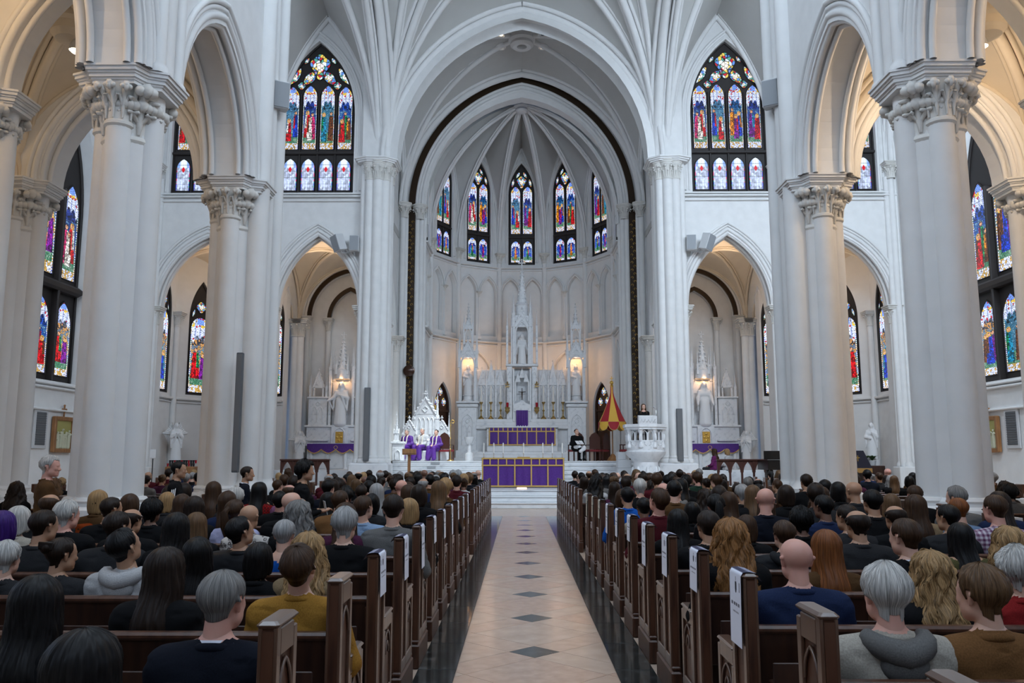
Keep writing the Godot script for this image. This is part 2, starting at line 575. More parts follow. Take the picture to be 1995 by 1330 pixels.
func column(s: float, x: float, d: float, top: float, label: String, slim := 0.84) -> void:
	var o := base("column", V(s * x, 0, d))
	tag(o, label, "column", "", "structure")
	var y0 := 1.05
	var capb := top - 0.86
	# shafts
	var b := MB.new()
	var R := 0.40 * slim
	b.lathe(PackedVector2Array([Vector2(R * 1.06, y0), Vector2(R * 1.03, 3.0), Vector2(R, capb + 0.1)]), Vector3.ZERO, 32)
	for k in 4:
		var a := PI / 2 * k
		var c := Vector3(cos(a), 0, sin(a)) * 0.365 * slim
		var nave: bool = (cos(a) * s < -0.5)
		b.lathe(PackedVector2Array([Vector2(0.225 * slim, y0), Vector2(0.215 * slim, 3.0), Vector2(0.2 * slim, (top + 0.0) if nave else capb + 0.2)]), c, 20)
	put(b, "shaft", M.plaster, o)
	# base mouldings and pedestal
	var e := MB.new()
	for k in 4:
		var a := PI / 2 * k
		var c := Vector3(cos(a), 0, sin(a)) * 0.365 * slim
		e.lathe(PackedVector2Array([Vector2(0.33 * slim, y0 - 0.2), Vector2(0.36 * slim, y0 - 0.15), Vector2(0.355 * slim, y0 - 0.1), Vector2(0.29 * slim, y0 - 0.06), Vector2(0.28 * slim, y0 - 0.02), Vector2(0.30 * slim, y0 + 0.01), Vector2(0.27 * slim, y0 + 0.05), Vector2(0.2 * slim, y0 + 0.06)]), c, 18)
	e.lathe(PackedVector2Array([Vector2(0.57 * slim, y0 - 0.2), Vector2(0.6 * slim, y0 - 0.14), Vector2(0.57 * slim, y0 - 0.08), Vector2(0.5 * slim, y0 - 0.04), Vector2(0.5 * slim, y0), Vector2(0.44 * slim, y0 + 0.05), Vector2(0.38 * slim, y0 + 0.05)]), Vector3.ZERO, 28)
	put(e, "base_moulding", M.plaster, o)
	var pd := MB.new()
	cross_abacus(pd, Vector3.ZERO, 0.0, y0 - 0.2, 0.68 * slim)
	put(pd, "pedestal", M.marble, o)
	# capital
	var cp := MB.new()
	for k in 4:
		var a := PI / 2 * k
		var c := Vector3(cos(a), 0, sin(a)) * 0.365 * slim
		if cos(a) * s < -0.5: continue
		cp.lathe(PackedVector2Array([Vector2(0.2 * slim, capb + 0.06), Vector2(0.235 * slim, capb + 0.09), Vector2(0.235 * slim, capb + 0.13), Vector2(0.21 * slim, capb + 0.15), Vector2(0.22 * slim, capb + 0.4), Vector2(0.33 * slim, top - 0.22)]), c, 16)
		for q in 5:
			var ang := a + (q - 2) * 0.62
			_crocket(cp, c, ang, 0.23 * slim, capb + 0.16, top - 0.25, 0.39 * slim)
	cp.lathe(PackedVector2Array([Vector2(0.40 * slim, capb - 0.12), Vector2(0.43 * slim, capb - 0.08), Vector2(0.42 * slim, capb - 0.04), Vector2(0.40 * slim, capb - 0.02), Vector2(0.42 * slim, capb + 0.35), Vector2(0.56 * slim, top - 0.22)]), Vector3.ZERO, 28)
	for k in 12:
		var ang := TAU * (k + 0.5) / 12
		_crocket(cp, Vector3.ZERO, ang, 0.41 * slim, capb + 0.0, capb + 0.42, 0.5 * slim)
		if k % 3 == 1:
			_crocket(cp, Vector3.ZERO, ang, 0.44 * slim, capb + 0.15, top - 0.25, 0.64 * slim)
	put(cp, "capital", M.plaster_cap, o)
	var abm := MB.new()
	cross_abacus(abm, Vector3.ZERO, top - 0.24, top, 0.70 * slim)
	put(abm, "abacus", M.plaster, o)

# curled leaf: stem from y0 to y1 and a lobed scroll at its end
func _crocket(b: MB, c: Vector3, a: float, r: float, y0: float, y1: float, out: float) -> void:
	var dir := Vector3(cos(a), 0, sin(a))
	var side := Vector3(-sin(a), 0, cos(a))
	var h := y1 - y0
	var p := PackedVector3Array()
	for q in [[r, 0.0], [r * 1.04, 0.35], [lerpf(r, out, 0.35), 0.7], [lerpf(r, out, 0.8), 0.97], [out * 1.04, 0.98], [out * 1.09, 0.84], [out * 1.0, 0.76]]:
		p.append(c + dir * float(q[0]) + Vector3.UP * (y0 + h * float(q[1]) - c.y))
	var k := r * 0.21
	b.tube(p, PackedFloat32Array([k * 0.35, k * 0.6, k * 0.8, k * 1.1, k * 1.2, k * 1.0, k * 0.5]), 5)
	var tip: Vector3 = p[4]
	for s in [-1.0, 0.0, 1.0]:
		b.ball(tip + side * s * k * 1.1 - Vector3.UP * (0.04 * h + absf(s) * 0.05 * h), Vector3(1, 0.95, 1) * k * (1.25 if s == 0 else 1.0), 7, 5)
	for s in [-1.0, 1.0]:
		b.tube(PackedVector3Array([p[1], p[2] + side * s * k * 1.6, p[2] + side * s * k * 2.6 + dir * k - Vector3.UP * h * 0.06]), PackedFloat32Array([k * 0.4, k * 0.7, k * 0.35]), 4)

# slender shaft with moulded base and leaf capital (one part mesh)
func shaft(b: MB, c: Vector3, r: float, y0: float, y1: float, cap := 0.0, seg := 14, ring := true) -> void:
	b.lathe(PackedVector2Array([Vector2(r * 1.5, y0), Vector2(r * 1.5, y0 + r * 0.5), Vector2(r * 1.15, y0 + r * 0.8), Vector2(r * 1.25, y0 + r * 1.1), Vector2(r, y0 + r * 1.5), Vector2(r, y1)]), c, seg)

func side(s: float) -> void:
	var nm := "left" if s < 0 else "right"
	var hand := "north" if s < 0 else "south"
	# ---- nave arcade wall
	var b := MB.new()
	b.xf = side_plane(s, 5.2)
	var ops := []
	for c in [-4.45, 0.05, 4.55, 9.05, 13.55]: ops.append([c, 1.62, 0.0, 6.9, 2.1])
	wall(b, -6.6, 16.3, 6.9, 12.0, 0.95, ops)
	var ups := []
	for c in [-4.45, 0.05, 4.55, 9.05, 13.55]: ups.append([c, 1.25, 13.0, 16.2, 2.4])
	wall(b, -6.6, 16.3, 12.0, 22.0, 0.95, ups)
	var nw := struct(b, "wall_%s_nave" % nm, M.plaster, "white plaster nave wall with pointed arches on clustered columns, %s side" % hand)
	var mo := MB.new()
	mo.xf = side_plane(s, 5.2)
	for c in [4.55, 9.05, 13.55]:
		rolls(mo, 1.62, 2.1, Vector2(c, 6.9), [[0.33, 0.03, 0.05], [0.24, 0.0, 0.045], [0.12, -0.01, 0.065], [0.0, -0.09, 0.06], [-0.05, -0.22, 0.05], [-0.05, -0.72, 0.05], [0.0, -0.86, 0.06], [0.12, -0.95, 0.06]], 0.0, 16)
	put(mo, "arch_moulding", M.plaster, nw)
	# vaulting shafts on the nave wall
	var vs := MB.new()
	for d in [2.3, 6.8, 11.3]:
		vs.lathe(PackedVector2Array([Vector2(0.2, 6.8), Vector2(0.19, 22.0)]), V(s * 5.285, 0, d), 18)
		for e in [-1.0, 1.0]:
			vs.lathe(PackedVector2Array([Vector2(0.15, 6.9), Vector2(0.15, 6.98), Vector2(0.105, 7.05), Vector2(0.1, 22.0)]), V(s * 5.17, 0, d + e * 0.3), 12)
	put(vs, "vaulting_shaft", M.plaster, nw)
	# crossing west pier
	var cw := MB.new()
	cw.box(V(s * 5.7, 11.0, 16.35), Vector3(1.0, 22.0, 0.9), 0.03)
	for q in [[5.2, 15.75, 0.2], [5.2, 16.25, 0.13], [5.17, 16.65, 0.17], [5.45, 16.85, 0.15]]:
		cw.lathe(PackedVector2Array([Vector2(q[2] * 1.5, 0.9), Vector2(q[2] * 1.5, 1.05), Vector2(q[2] * 1.1, 1.15), Vector2(q[2], 1.22), Vector2(q[2], 22.0)]), V(s * q[0], 0, q[1]), 16)
	struct(cw, "wall_%s_crossing" % nm, M.plaster, "tall white crossing pier with bundled round shafts, %s side" % hand)
	# ---- columns
	column(s, 5.65, 6.8, 6.9, "white clustered nave column beside the camera, %s arcade" % hand)
	column(s, 5.65, 11.3, 6.9, "large white clustered nave column closest in view, %s arcade" % hand)
	column(s, 5.65, 15.8, 6.9, "white clustered column before the crossing with leafy capital, %s side" % hand)
	column(s, 9.85, 15.8, 6.9, "white clustered column at the transept aisle by the tall window, %s side" % hand)
	column(s, 7.95, 11.75, 6.9, "white aisle column at the picture's edge, %s aisle" % hand, 0.7)
	# ---- transept west arcade and aisle walls
	var tw := MB.new()
	tw.xf = west_plane(s, 15.4)
	wall(tw, 6.15, 15.4, 6.9, 11.0, 0.85, [[7.85, 1.5, 0.0, 6.9, 2.05], [12.3, 1.95, 0.0, 6.9, 2.3]])
	wall(tw, 6.15, 15.4, 11.0, 22.0, 0.85, [[8.0, 1.35, 11.3, 15.0, 2.6], [12.3, 1.35, 11.3, 15.0, 2.6]])
	var two := struct(tw, "wall_%s_transept_arcade" % nm, M.plaster, "white plaster arcade wall between aisle and transept, %s side" % hand)
	var tm := MB.new()
	tm.xf = west_plane(s, 15.4)
	rolls(tm, 1.5, 2.05, Vector2(7.85, 6.9), [[0.2, 0.02, 0.05], [0.1, 0.0, 0.06], [0.0, -0.08, 0.06], [-0.04, -0.3, 0.05]], 0.0, 14)
	rolls(tm, 1.95, 2.3, Vector2(12.3, 6.9), [[0.2, 0.02, 0.05], [0.1, 0.0, 0.06], [0.0, -0.08, 0.06]], 0.0, 14)
	put(tm, "arch_moulding", M.plaster, two)
	var aw := MB.new()
	aw.xf = west_plane(s, 11.55)
	wall(aw, 6.1, 8.6, 6.9, 12.0, 0.5, [[6.95, 0.78, 0.0, 6.9, 1.75]])
	rolls(aw, 0.78, 1.75, Vector2(6.95, 6.9), [[0.16, 0.02, 0.05], [0.06, 0.0, 0.06], [-0.02, -0.12, 0.05]], 0.0, 12)
	struct(aw, "wall_%s_aisle_arch" % nm, M.plaster, "narrow pointed aisle arch beside the closest column, %s aisle" % hand)
	var ao := MB.new()
	ao.xf = side_plane(s, 8.6)
	wall(ao, -6.6, 11.55, 0.0, 12.0, 0.5, [[1.0, 1.1, 2.5, 6.0, 2.0], [6.0, 1.1, 2.5, 6.0, 2.0]])
	ao.xf = west_plane(s, 11.55)
	wall(ao, 8.6, 15.4, 0.0, 12.0, 0.5, [])
	struct(ao, "wall_%s_aisle" % nm, M.plaster, "white plaster outer aisle wall, %s side" % hand)
	# aisle vault bay
	var vw := MB.new(); var vr := MB.new()
	bay(vw, vr, s, 5.9, 9.85, 11.6, 15.5, 6.9, 9.15, 9.0, 0.09, false)
	bay(vw, vr, s, 9.85, 15.2, 11.9, 15.5, 6.9, 9.15, 9.0, 0.09, false)
	bay(vw, vr, s, 5.9, 8.6, 7.0, 11.5, 6.9, 9.15, 9.0, 0.09, false)
	bay(vw, vr, s, 5.9, 8.6, -6.4, 6.9, 6.9, 9.15, 9.0, 0.09, false)
	vr.lathe(PackedVector2Array([Vector2(0.0, 8.72), Vector2(0.26, 8.76), Vector2(0.34, 8.86), Vector2(0.34, 9.0), Vector2(0.42, 9.05), Vector2(0.42, 9.2)]), V(s * 7.87, 0, 13.55), 20)
	var vo := struct(vw, "ceiling_%s_aisle_vault" % nm, M.plaster_warm, "cream ribbed vault over the %s aisle with round boss" % hand)
	put(vr, "rib", M.plaster_warm, vo)
	# ---- transept end wall with the big window
	var te := MB.new()
	te.xf = side_plane(s, 14.7)
	wall(te, 11.0, 32.6, 0.0, 22.0, 0.9, [[24.4, 3.35, 4.0, 9.8, 5.2]])
	var teo := struct(te, "wall_%s_transept" % nm, M.plaster, "white plaster end wall of the %s transept under the tall window" % hand)
	var ts := MB.new()
	ts.xf = side_plane(s, 14.7)
	for y in [3.78, 3.9, 3.1]:
		ts.box(Vector3(24.4, y, 0.04), Vector3(9.0, 0.07, 0.16), 0.02)
	put(ts, "string_course", M.plaster, teo)
	# ---- transept east wall
	var el := MB.new()
	el.xf = west_plane(s, 32.0)
	wall(el, 5.9, 14.7, 0.0, 11.84, 0.9, [[8.05, 1.66, 0.0, 7.45, 2.9], [12.4, 1.95, 0.0, 7.45, 2.85]])
	wall(el, 5.9, 14.7, 11.84, 22.0, 0.9, [[8.25, 1.52, 12.05, 15.3, 3.15], [12.55, 1.52, 12.05, 15.3, 3.15]])
	var elo := struct(el, "wall_%s_transept_east" % nm, M.plaster, "white plaster transept wall with chapel arches below and windows above, %s side" % hand)
	var em := MB.new()
	em.xf = west_plane(s, 32.0)
	for a in [[8.05, 1.66, 2.9], [12.4, 1.95, 2.85]]:
		rolls(em, a[1], a[2], Vector2(a[0], 7.45), [[0.36, 0.05, 0.055], [0.27, 0.02, 0.045], [0.14, 0.0, 0.07], [0.0, -0.1, 0.07], [-0.05, -0.35, 0.06], [-0.03, -0.6, 0.06]], 0.0, 16)
	for c in [8.25, 12.55]:
		rolls(em, 1.52, 3.15, Vector2(c, 15.3), [[0.30, 0.03, 0.06], [0.12, 0.0, 0.04]], 3.2, 16)
	for y in [[11.98, 0.10], [11.86, 0.14], [11.70, 0.08]]:
		em.box(Vector3(10.2, y[0], 0.03), Vector3(9.0, 0.07, y[1] * 2), 0.015)
	put(em, "arch_moulding", M.plaster, elo)
	# colonnettes and imposts of the chapel arches
	var cl := MB.new()
	var cc := MB.new()
	for x in [10.05, 14.5]:
		cl.lathe(PackedVector2Array([Vector2(0.18, 1.3), Vector2(0.18, 1.42), Vector2(0.13, 1.5), Vector2(0.12, 12.6)]), V(s * x, 0, 31.9), 14)
		cl.lathe(PackedVector2Array([Vector2(0.12, 1.3), Vector2(0.1, 12.6)]), V(s * (x - 0.17), 0, 31.97), 12)
		cl.lathe(PackedVector2Array([Vector2(0.12, 1.3), Vector2(0.1, 12.6)]), V(s * (x + 0.17), 0, 31.97), 12)
		capital(cc, V(s * x, 0, 31.86), 0.15, 12.5, 13.15, 0.30, 8)
		cl.box(V(s * x, 0.7, 31.9), Vector3(0.9, 1.2, 0.5), 0.03)
	for x in [6.30, 9.80, 10.35, 14.35]:
		cl.lathe(PackedVector2Array([Vector2(0.2, 1.3), Vector2(0.2, 1.42), Vector2(0.15, 1.5), Vector2(0.145, 6.9)]), V(s * x, 0, 32.12), 14)
		capital(cc, V(s * x, 0, 32.12), 0.145, 6.75, 7.48, 0.27, 8)
		cl.box(V(s * x, 0.65, 32.1), Vector3(0.5, 1.3, 0.6), 0.03)
	put(cl, "colonnette", M.plaster, elo)
	put(cc, "capital", M.plaster_cap, elo)
	# ---- east crossing pier
	var ep := base("column", V(s * 5.75, 0, 32.0))
	tag(ep, "tall white crossing pier of bundled shafts beside the sanctuary, %s side" % hand, "column", "", "structure")
	var eb := MB.new()
	eb.box(Vector3(s * 0.15, 11.0, -0.25), Vector3(0.95, 22.0, 1.0), 0.05)
	for q in [[-0.36, 0.22, 0.17], [-0.08, 0.34, 0.2], [0.25, 0.32, 0.17], [0.5, 0.22, 0.12], [-0.46, -0.08, 0.14], [-0.44, -0.4, 0.17]]:
		eb.lathe(PackedVector2Array([Vector2(q[2] * 1.45, 1.45), Vector2(q[2] * 1.45, 1.53), Vector2(q[2] * 1.12, 1.6), Vector2(q[2] * 1.2, 1.66), Vector2(q[2], 1.72), Vector2(q[2], 12.7)]), Vector3(s * q[0], 0, q[1]), 16)
	put(eb, "shaft", M.plaster, ep)
	var ec := MB.new()
	for q in [[-0.36, 0.22, 0.17], [-0.08, 0.34, 0.2], [0.25, 0.32, 0.17], [-0.44, -0.3, 0.17]]:
		capital(ec, Vector3(s * q[0], 0, q[1]), q[2], 12.42, 13.2, q[2] * 1.55, 8, false)
	put(ec, "capital", M.plaster_cap, ep)
	var ea := MB.new()
	for st in 3:
		ea.prism(PackedVector2Array([Vector2(0, 0), Vector2(0.001, 0), Vector2(0, 0.001)]), 0, 0.001)
		ea.xf = Transform3D(Basis(Vector3(s, 0, 0), Vector3(0, 0, 1), Vector3(0, 1, 0)), Vector3(0, 13.12 + 0.06 * st, 0))
		var g := 0.06 * st
		ea.prism(PackedVector2Array([Vector2(-0.72 - g, -0.8), Vector2(-0.72 - g, 0.32 + g * 0.5), Vector2(-0.4, 0.62 + g), Vector2(0.35, 0.66 + g), Vector2(0.72 + g, 0.45 + g), Vector2(0.72 + g, -0.8)]), 0, 0.062)
	put(ea, "abacus", M.plaster, ep)
	var ed := MB.new()
	ed.xf = mirror(s)
	ed.box(Vector3(0.02, 0.72, 0.0), Vector3(1.5, 1.44, 1.3), 0.06)
	put(ed, "pedestal", M.marble, ep)
	# ---- sanctuary side wall
	var sw := MB.new()
	sw.xf = side_plane(s, 5.78)
	wall(sw, 32.4, 38.4, 0.0, 11.2, 0.6, [[35.6, 1.5, 0.0, 7.0, 2.6]])
	wall(sw, 32.4, 38.4, 11.2, 22.0, 0.6, [[35.6, 1.1, 11.9, 15.3, 2.6]])
	rolls(sw, 1.5, 2.6, Vector2(35.6, 7.0), [[0.25, 0.03, 0.05], [0.1, 0.0, 0.06], [0.0, -0.08, 0.05]], 0.0, 14)
	var swo := struct(sw, "wall_%s_sanctuary" % nm, M.plaster, "white side wall of the sanctuary with an open arch, %s side" % hand)
	var sc := MB.new()
	for d in [33.6, 37.35]:
		sc.lathe(PackedVector2Array([Vector2(0.26, 1.5), Vector2(0.26, 1.65), Vector2(0.2, 1.75), Vector2(0.2, 6.5)]), V(s * 5.72, 0, d), 16)
		capital(sc, V(s * 5.72, 0, d), 0.2, 6.35, 7.05, 0.36, 8)
	put(sc, "capital", M.plaster_cap, swo)

func bay(bw: MB, br: MB, s: float, x0: float, x1: float, d0: float, d1: float, spring: float, apex: float, wall_apex: float, r: float, tierceron: bool) -> void:
	var c := V(s * (x0 + x1) / 2, apex, (d0 + d1) / 2)
	for q in [[x0, d0], [x1, d0], [x0, d1], [x1, d1]]:
		var st := V(s * q[0], spring, q[1])
		var mx := V(s * (x0 + x1) / 2, wall_apex, q[1])
		var md := V(s * q[0], wall_apex, (d0 + d1) / 2)
		if tierceron:
			var t1 := mx.lerp(c, 0.5); var t2 := md.lerp(c, 0.5)
			t1.y += (apex - wall_apex) * 0.25; t2.y += (apex - wall_apex) * 0.25
			fan(bw, br, st, [mx, t1, c, t2, md], [r * 1.3, r * 0.8, r, r * 0.8, r * 1.3])
		else:
			fan(bw, br, st, [mx, c, md], [r * 0.8, r, r * 0.8])
	# ridge ribs
	if tierceron or r > 0.1:
		pass
const APO := 4.59      # apothem of the apse
const APC := 39.8      # depth of its centre
const APW := 1.23      # half width of a facet
const SAN := 1.5       # sanctuary floor

func facet(k: float) -> Transform3D:
	var t := deg_to_rad(30.0 * k)
	return Transform3D(Basis(Vector3(cos(t), 0, sin(t)), Vector3.UP, Vector3(-sin(t), 0, cos(t))), V(APO * sin(t), 0, APC + APO * cos(t)))

func chancel() -> void:
	# ---- chancel arch
	var b := MB.new()
	b.xf = west_plane(1, 38.0)
	wall(b, -6.4, 6.4, 0.0, 22.0, 0.3, [[0, 5.45, 0.0, 13.4, 6.65]])
	b.xf = west_plane(1, 38.34)
	wall(b, -6.4, 6.4, 0.0, 22.0, 0.6, [[0, 4.62, 0.0, 13.4, 5.45]])
	var o := struct(b, "wall_chancel_arch", M.plaster, "tall white pointed chancel arch with gold mosaic band before the apse")
	var m := MB.new()
	m.xf = west_plane(1, 38.0)
	rolls(m, 5.45, 6.65, Vector2(0, 13.4), [[0.28, 0.03, 0.07], [0.12, 0.02, 0.08], [0.0, -0.05, 0.07], [-0.46, -0.30, 0.07], [-0.58, -0.36, 0.07], [-0.72, -0.36, 0.08], [-0.84, -0.45, 0.07], [-0.82, -0.75, 0.06]], 0.0, 26)
	for s in [-1.0, 1.0]:
		for q in [[5.56, 0.05, 0.13], [5.40, -0.02, 0.09], [4.93, -0.3, 0.11], [4.74, -0.36, 0.12], [4.62, -0.55, 0.1]]:
			m.lathe(PackedVector2Array([Vector2(q[2] * 1.4, SAN), Vector2(q[2] * 1.4, SAN + 0.15), Vector2(q[2], SAN + 0.28), Vector2(q[2], 12.9)]), Vector3(s * q[0], 0, q[1]), 14)
	put(m, "arch_moulding", M.plaster, o)
	var c := MB.new()
	c.xf = west_plane(1, 38.0)
	for s in [-1.0, 1.0]:
		capital(c, Vector3(s * 5.5, 0, 0.05), 0.16, 12.75, 13.45, 0.31, 8, false)
		capital(c, Vector3(s * 4.82, 0, -0.28), 0.18, 12.75, 13.45, 0.33, 8, false)
	put(c, "capital", M.plaster_cap, o)
	# gold mosaic band with its scrolling relief
	var g := MB.new()
	g.xf = west_plane(1, 38.0)
	var ar := arch(5.2, 6.3, 30, Vector2(0, 13.4))
	var path := PackedVector3Array([Vector3(-5.2, SAN, -0.3)])
	path.append_array(p3(ar, -0.3))
	path.append(Vector3(5.2, SAN, -0.3))
	g.sweep(path, PackedVector2Array([Vector2(-0.16, 0.0), Vector2(-0.15, 0.05), Vector2(0.15, 0.05), Vector2(0.16, 0.0)]), Vector3(0, 0, 1))
	var go := put(g, "mosaic_band", M.mosaic, o)
	tag(go, "dark gold mosaic band with scroll pattern")
	var gs := MB.new()
	gs.xf = g.xf
	var walk := 0.0
	for s in [-1.0, 1.0]:
		var y := SAN + 0.25
		while y < 12.6:
			for e in [-1.0, 1.0]:
				var sc := PackedVector3Array()
				for i in 7:
					var t := i / 6.0 * TAU * 0.8
					var rr := 0.075 * (1.0 - i / 8.0)
					sc.append(Vector3(s * 5.2 + e * (0.05 + rr * cos(t)), y + e * 0.09 + rr * sin(t), -0.24))
				gs.tube(sc, 0.011, 4, false)
			y += 0.36
	put(gs, "gold_scroll", M.gold, go)
	# ---- apse walls
	var w := MB.new(); var ms := MB.new(); var cp := MB.new()
	for k in range(-3, 4):
		w.xf = facet(k); ms.xf = w.xf; cp.xf = w.xf
		wall(w, -APW - 0.05, APW + 0.05, 11.83, 20.5, 0.35, [[0, 0.72, 12.0, 15.9, 1.85]])
		wall(w, -APW - 0.05, APW + 0.05, 7.75, 11.83, 0.22, [[-0.60, 0.46, 8.05, 10.35, 0.82], [0.60, 0.46, 8.05, 10.35, 0.82]], false)
		_rect(w, -APW - 0.1, APW + 0.1, 0, 11.83, -0.24)
		if absf(k) == 2:
			wall(w, -APW - 0.05, APW + 0.05, 0.0, 7.75, 0.22, [[0.0, 0.72, 0.0, 4.1, 1.35]], false)
		else:
			wall(w, -APW - 0.05, APW + 0.05, 0.0, 7.75, 0.16, [[0.0, 0.98, 1.6, 5.4, 1.75]], false)
			rolls(ms, 0.98, 1.75, Vector2(0, 5.4), [[0.06, 0.02, 0.035]], 3.5, 10)
		rolls(ms, 0.72, 1.85, Vector2(0, 15.9), [[0.13, 0.02, 0.05], [0.04, 0.0, 0.035]], 3.8, 10)
		for e in [-0.6, 0.6]:
			rolls(ms, 0.46, 0.82, Vector2(e, 10.35), [[0.12, 0.04, 0.035], [0.03, 0.0, 0.03]], 0.0, 8)
		ms.box(Vector3(0, 11.80, 0.05), Vector3(APW * 2 + 0.05, 0.07, 0.2), 0.02)
		ms.box(Vector3(0, 11.66, 0.02), Vector3(APW * 2 + 0.03, 0.05, 0.12), 0.015)
		ms.box(Vector3(0, 7.72, 0.06), Vector3(APW * 2 + 0.06, 0.09, 0.26), 0.02)
		ms.box(Vector3(0, 7.56, 0.02), Vector3(APW * 2 + 0.03, 0.06, 0.14), 0.015)
		# small colonnette between the blind arches
		ms.lathe(PackedVector2Array([Vector2(0.10, 8.0), Vector2(0.10, 8.1), Vector2(0.05, 8.2), Vector2(0.05, 10.15)]), Vector3(0, 0, 0.02), 10)
		capital(cp, Vector3(0, 0, 0.02), 0.055, 10.1, 10.42, 0.13, 6)
		ms.box(Vector3(0, 7.92, 0.03), Vector3(0.2, 0.2, 0.2), 0.03)
		# corner shaft and its capital
		if k < 3:
			ms.lathe(PackedVector2Array([Vector2(0.2, SAN), Vector2(0.2, SAN + 0.2), Vector2(0.14, SAN + 0.35), Vector2(0.13, 12.2)]), Vector3(APW, 0, 0.03), 14)
			capital(cp, Vector3(APW, 0, 0.03), 0.13, 12.05, 12.6, 0.24, 8)
	var ap := struct(w, "wall_apse", M.plaster, "curved white apse wall with blind arcading below tall stained glass windows")
	put(ms, "arch_moulding", M.plaster, ap)
	put(cp, "capital", M.plaster_cap, ap)
	# ---- apse vault
	var vw := MB.new(); var vr := MB.new()
	var boss := V(0, 19.3, APC + 0.5)
	for k in range(-3, 4):
		var f := facet(k)
		for e in [-1.0, 1.0]:
			var st: Vector3 = f * Vector3(e * APW, 12.6, 0.05)
			var ap_: Vector3 = f * Vector3(0, 18.55, 0.03)
			fan(vw, vr, st, [ap_, boss], [0.06, 0.085 if e > 0 else 0.0], 14, 0.06)
	vr.lathe(PackedVector2Array([Vector2(0.0, 18.9), Vector2(0.24, 18.93), Vector2(0.32, 19.02), Vector2(0.30, 19.12), Vector2(0.4, 19.2), Vector2(0.4, 19.4)]), V(0, 0, APC + 0.5), 20)
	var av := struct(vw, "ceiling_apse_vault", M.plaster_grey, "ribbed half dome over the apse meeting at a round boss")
	put(vr, "rib", M.plaster, av)
	# ---- sanctuary vault
	var sw := MB.new(); var sr := MB.new()
	for s in [-1.0, 1.0]:
		for d in [32.35, 37.95]:
			var st := V(s * 5.55, 13.3, d)
			fan(sw, sr, st, [V(0, 19.85, d), V(0, 20.25, 35.1), V(s * 5.65, 18.6, 35.1)], [0.16, 0.12, 0.07], 18)
	sr.lathe(PackedVector2Array([Vector2(0.22, 19.75), Vector2(0.40, 19.72), Vector2(0.52, 19.82), Vector2(0.5, 19.95), Vector2(0.6, 20.05), Vector2(0.6, 20.3)]), V(0, 0, 35.1), 24)
	sr.lathe(PackedVector2Array([Vector2(0.22, 19.75), Vector2(0.22, 20.2)]), V(0, 0, 35.1), 20)
	for q in [[-0.95, -0.5], [0.95, -0.5], [-0.95, 0.6], [0.95, 0.6]]:
		sr.lathe(PackedVector2Array([Vector2(0.13, 20.0), Vector2(0.2, 19.95), Vector2(0.24, 20.0), Vector2(0.24, 20.25)]), V(q[0], 0, 35.1 - q[1]), 14)
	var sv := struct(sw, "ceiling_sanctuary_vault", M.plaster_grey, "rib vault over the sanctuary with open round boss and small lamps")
	put(sr, "rib", M.plaster, sv)
	# ---- crossing vault
	var cw := MB.new(); var cr := MB.new()
	for s in [-1.0, 1.0]:
		for q in [[16.9, 1.0], [32.0, -1.0]]:
			var st := V(s * 5.4, 13.3, q[0])
			var c0 := V(0, 21.2, 24.4)
			fan(cw, cr, st, [V(0, 19.75, q[0]), V(0, 20.6, q[0] + q[1] * 3.6), c0, V(s * 2.7, 20.8, 24.4), V(s * 5.45, 19.9, 24.4)], [0.2, 0.12, 0.14, 0.12, 0.2], 20)
	# the stepped orders of the east arch
	var epath := PackedVector3Array()
	for s in [-1.0]:
		epath = rib_curve(V(-5.3, 13.3, 32.15), V(0, 19.6, 32.15), 16)
		var e2 := rib_curve(V(5.3, 13.3, 32.15), V(0, 19.6, 32.15), 16)
		e2.reverse()
		for i in range(1, e2.size()): epath.append(e2[i])
	cr.sweep(epath, PackedVector2Array([Vector2(0.35, -0.5), Vector2(0.0, -0.45), Vector2(-0.06, -0.25), Vector2(-0.06, 0.1), Vector2(0.02, 0.3), Vector2(0.35, 0.42)]), Vector3(0, 0, 1), true)
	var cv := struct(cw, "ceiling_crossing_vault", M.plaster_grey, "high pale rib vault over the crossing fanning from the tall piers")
	put(cr, "rib", M.plaster, cv)
	# ---- transept vaults
	for s in [-1.0, 1.0]:
		var tw := MB.new(); var tr := MB.new()
		bay(tw, tr, s, 5.75, 10.05, 16.9, 31.95, 13.2, 20.0, 19.4, 0.13, false)
		bay(tw, tr, s, 10.05, 14.6, 16.9, 31.95, 13.2, 20.0, 19.4, 0.13, false)
		var tv := struct(tw, "ceiling_%s_transept_vault" % ("left" if s < 0 else "right"), M.plaster_grey, "pale rib vault over the %s transept above its tall windows" % ("north" if s < 0 else "south"))
		put(tr, "rib", M.plaster, tv)
	# ---- roof slab over everything, west wall behind the camera
	var rf := MB.new()
	rf.box(Vector3(0, 22.3, -19), Vector3(32, 0.6, 58), 0.0)
	struct(rf, "ceiling_roof", M.plaster_grey, "flat ceiling above the vaults")
	var ra := MB.new()
	for s in [-1.0, 1.0]:
		ra.box(Vector3(s * 10.7, 12.1, -2.6), Vector3(9.4, 0.3, 18.6), 0.0)
		ra.box(Vector3(s * 10.5, 11.95, -35.8), Vector3(9.5, 0.3, 7.0), 0.0)
	struct(ra, "ceiling_aisle_roof", M.plaster_grey, "flat roof over the side aisles")
	var ww := MB.new()
	ww.xf = Transform3D(Basis(Vector3(-1, 0, 0), Vector3.UP, Vector3(0, 0, -1)), V(0, 0, -6.6))
	wall(ww, -9.2, 9.2, 0.0, 22.0, 0.6, [[0, 3.2, 8.0, 13.0, 5.0]])
	struct(ww, "wall_west", M.plaster, "white west wall of the nave behind the camera")
	for s in [-1.0, 1.0]:
		chapel(s)

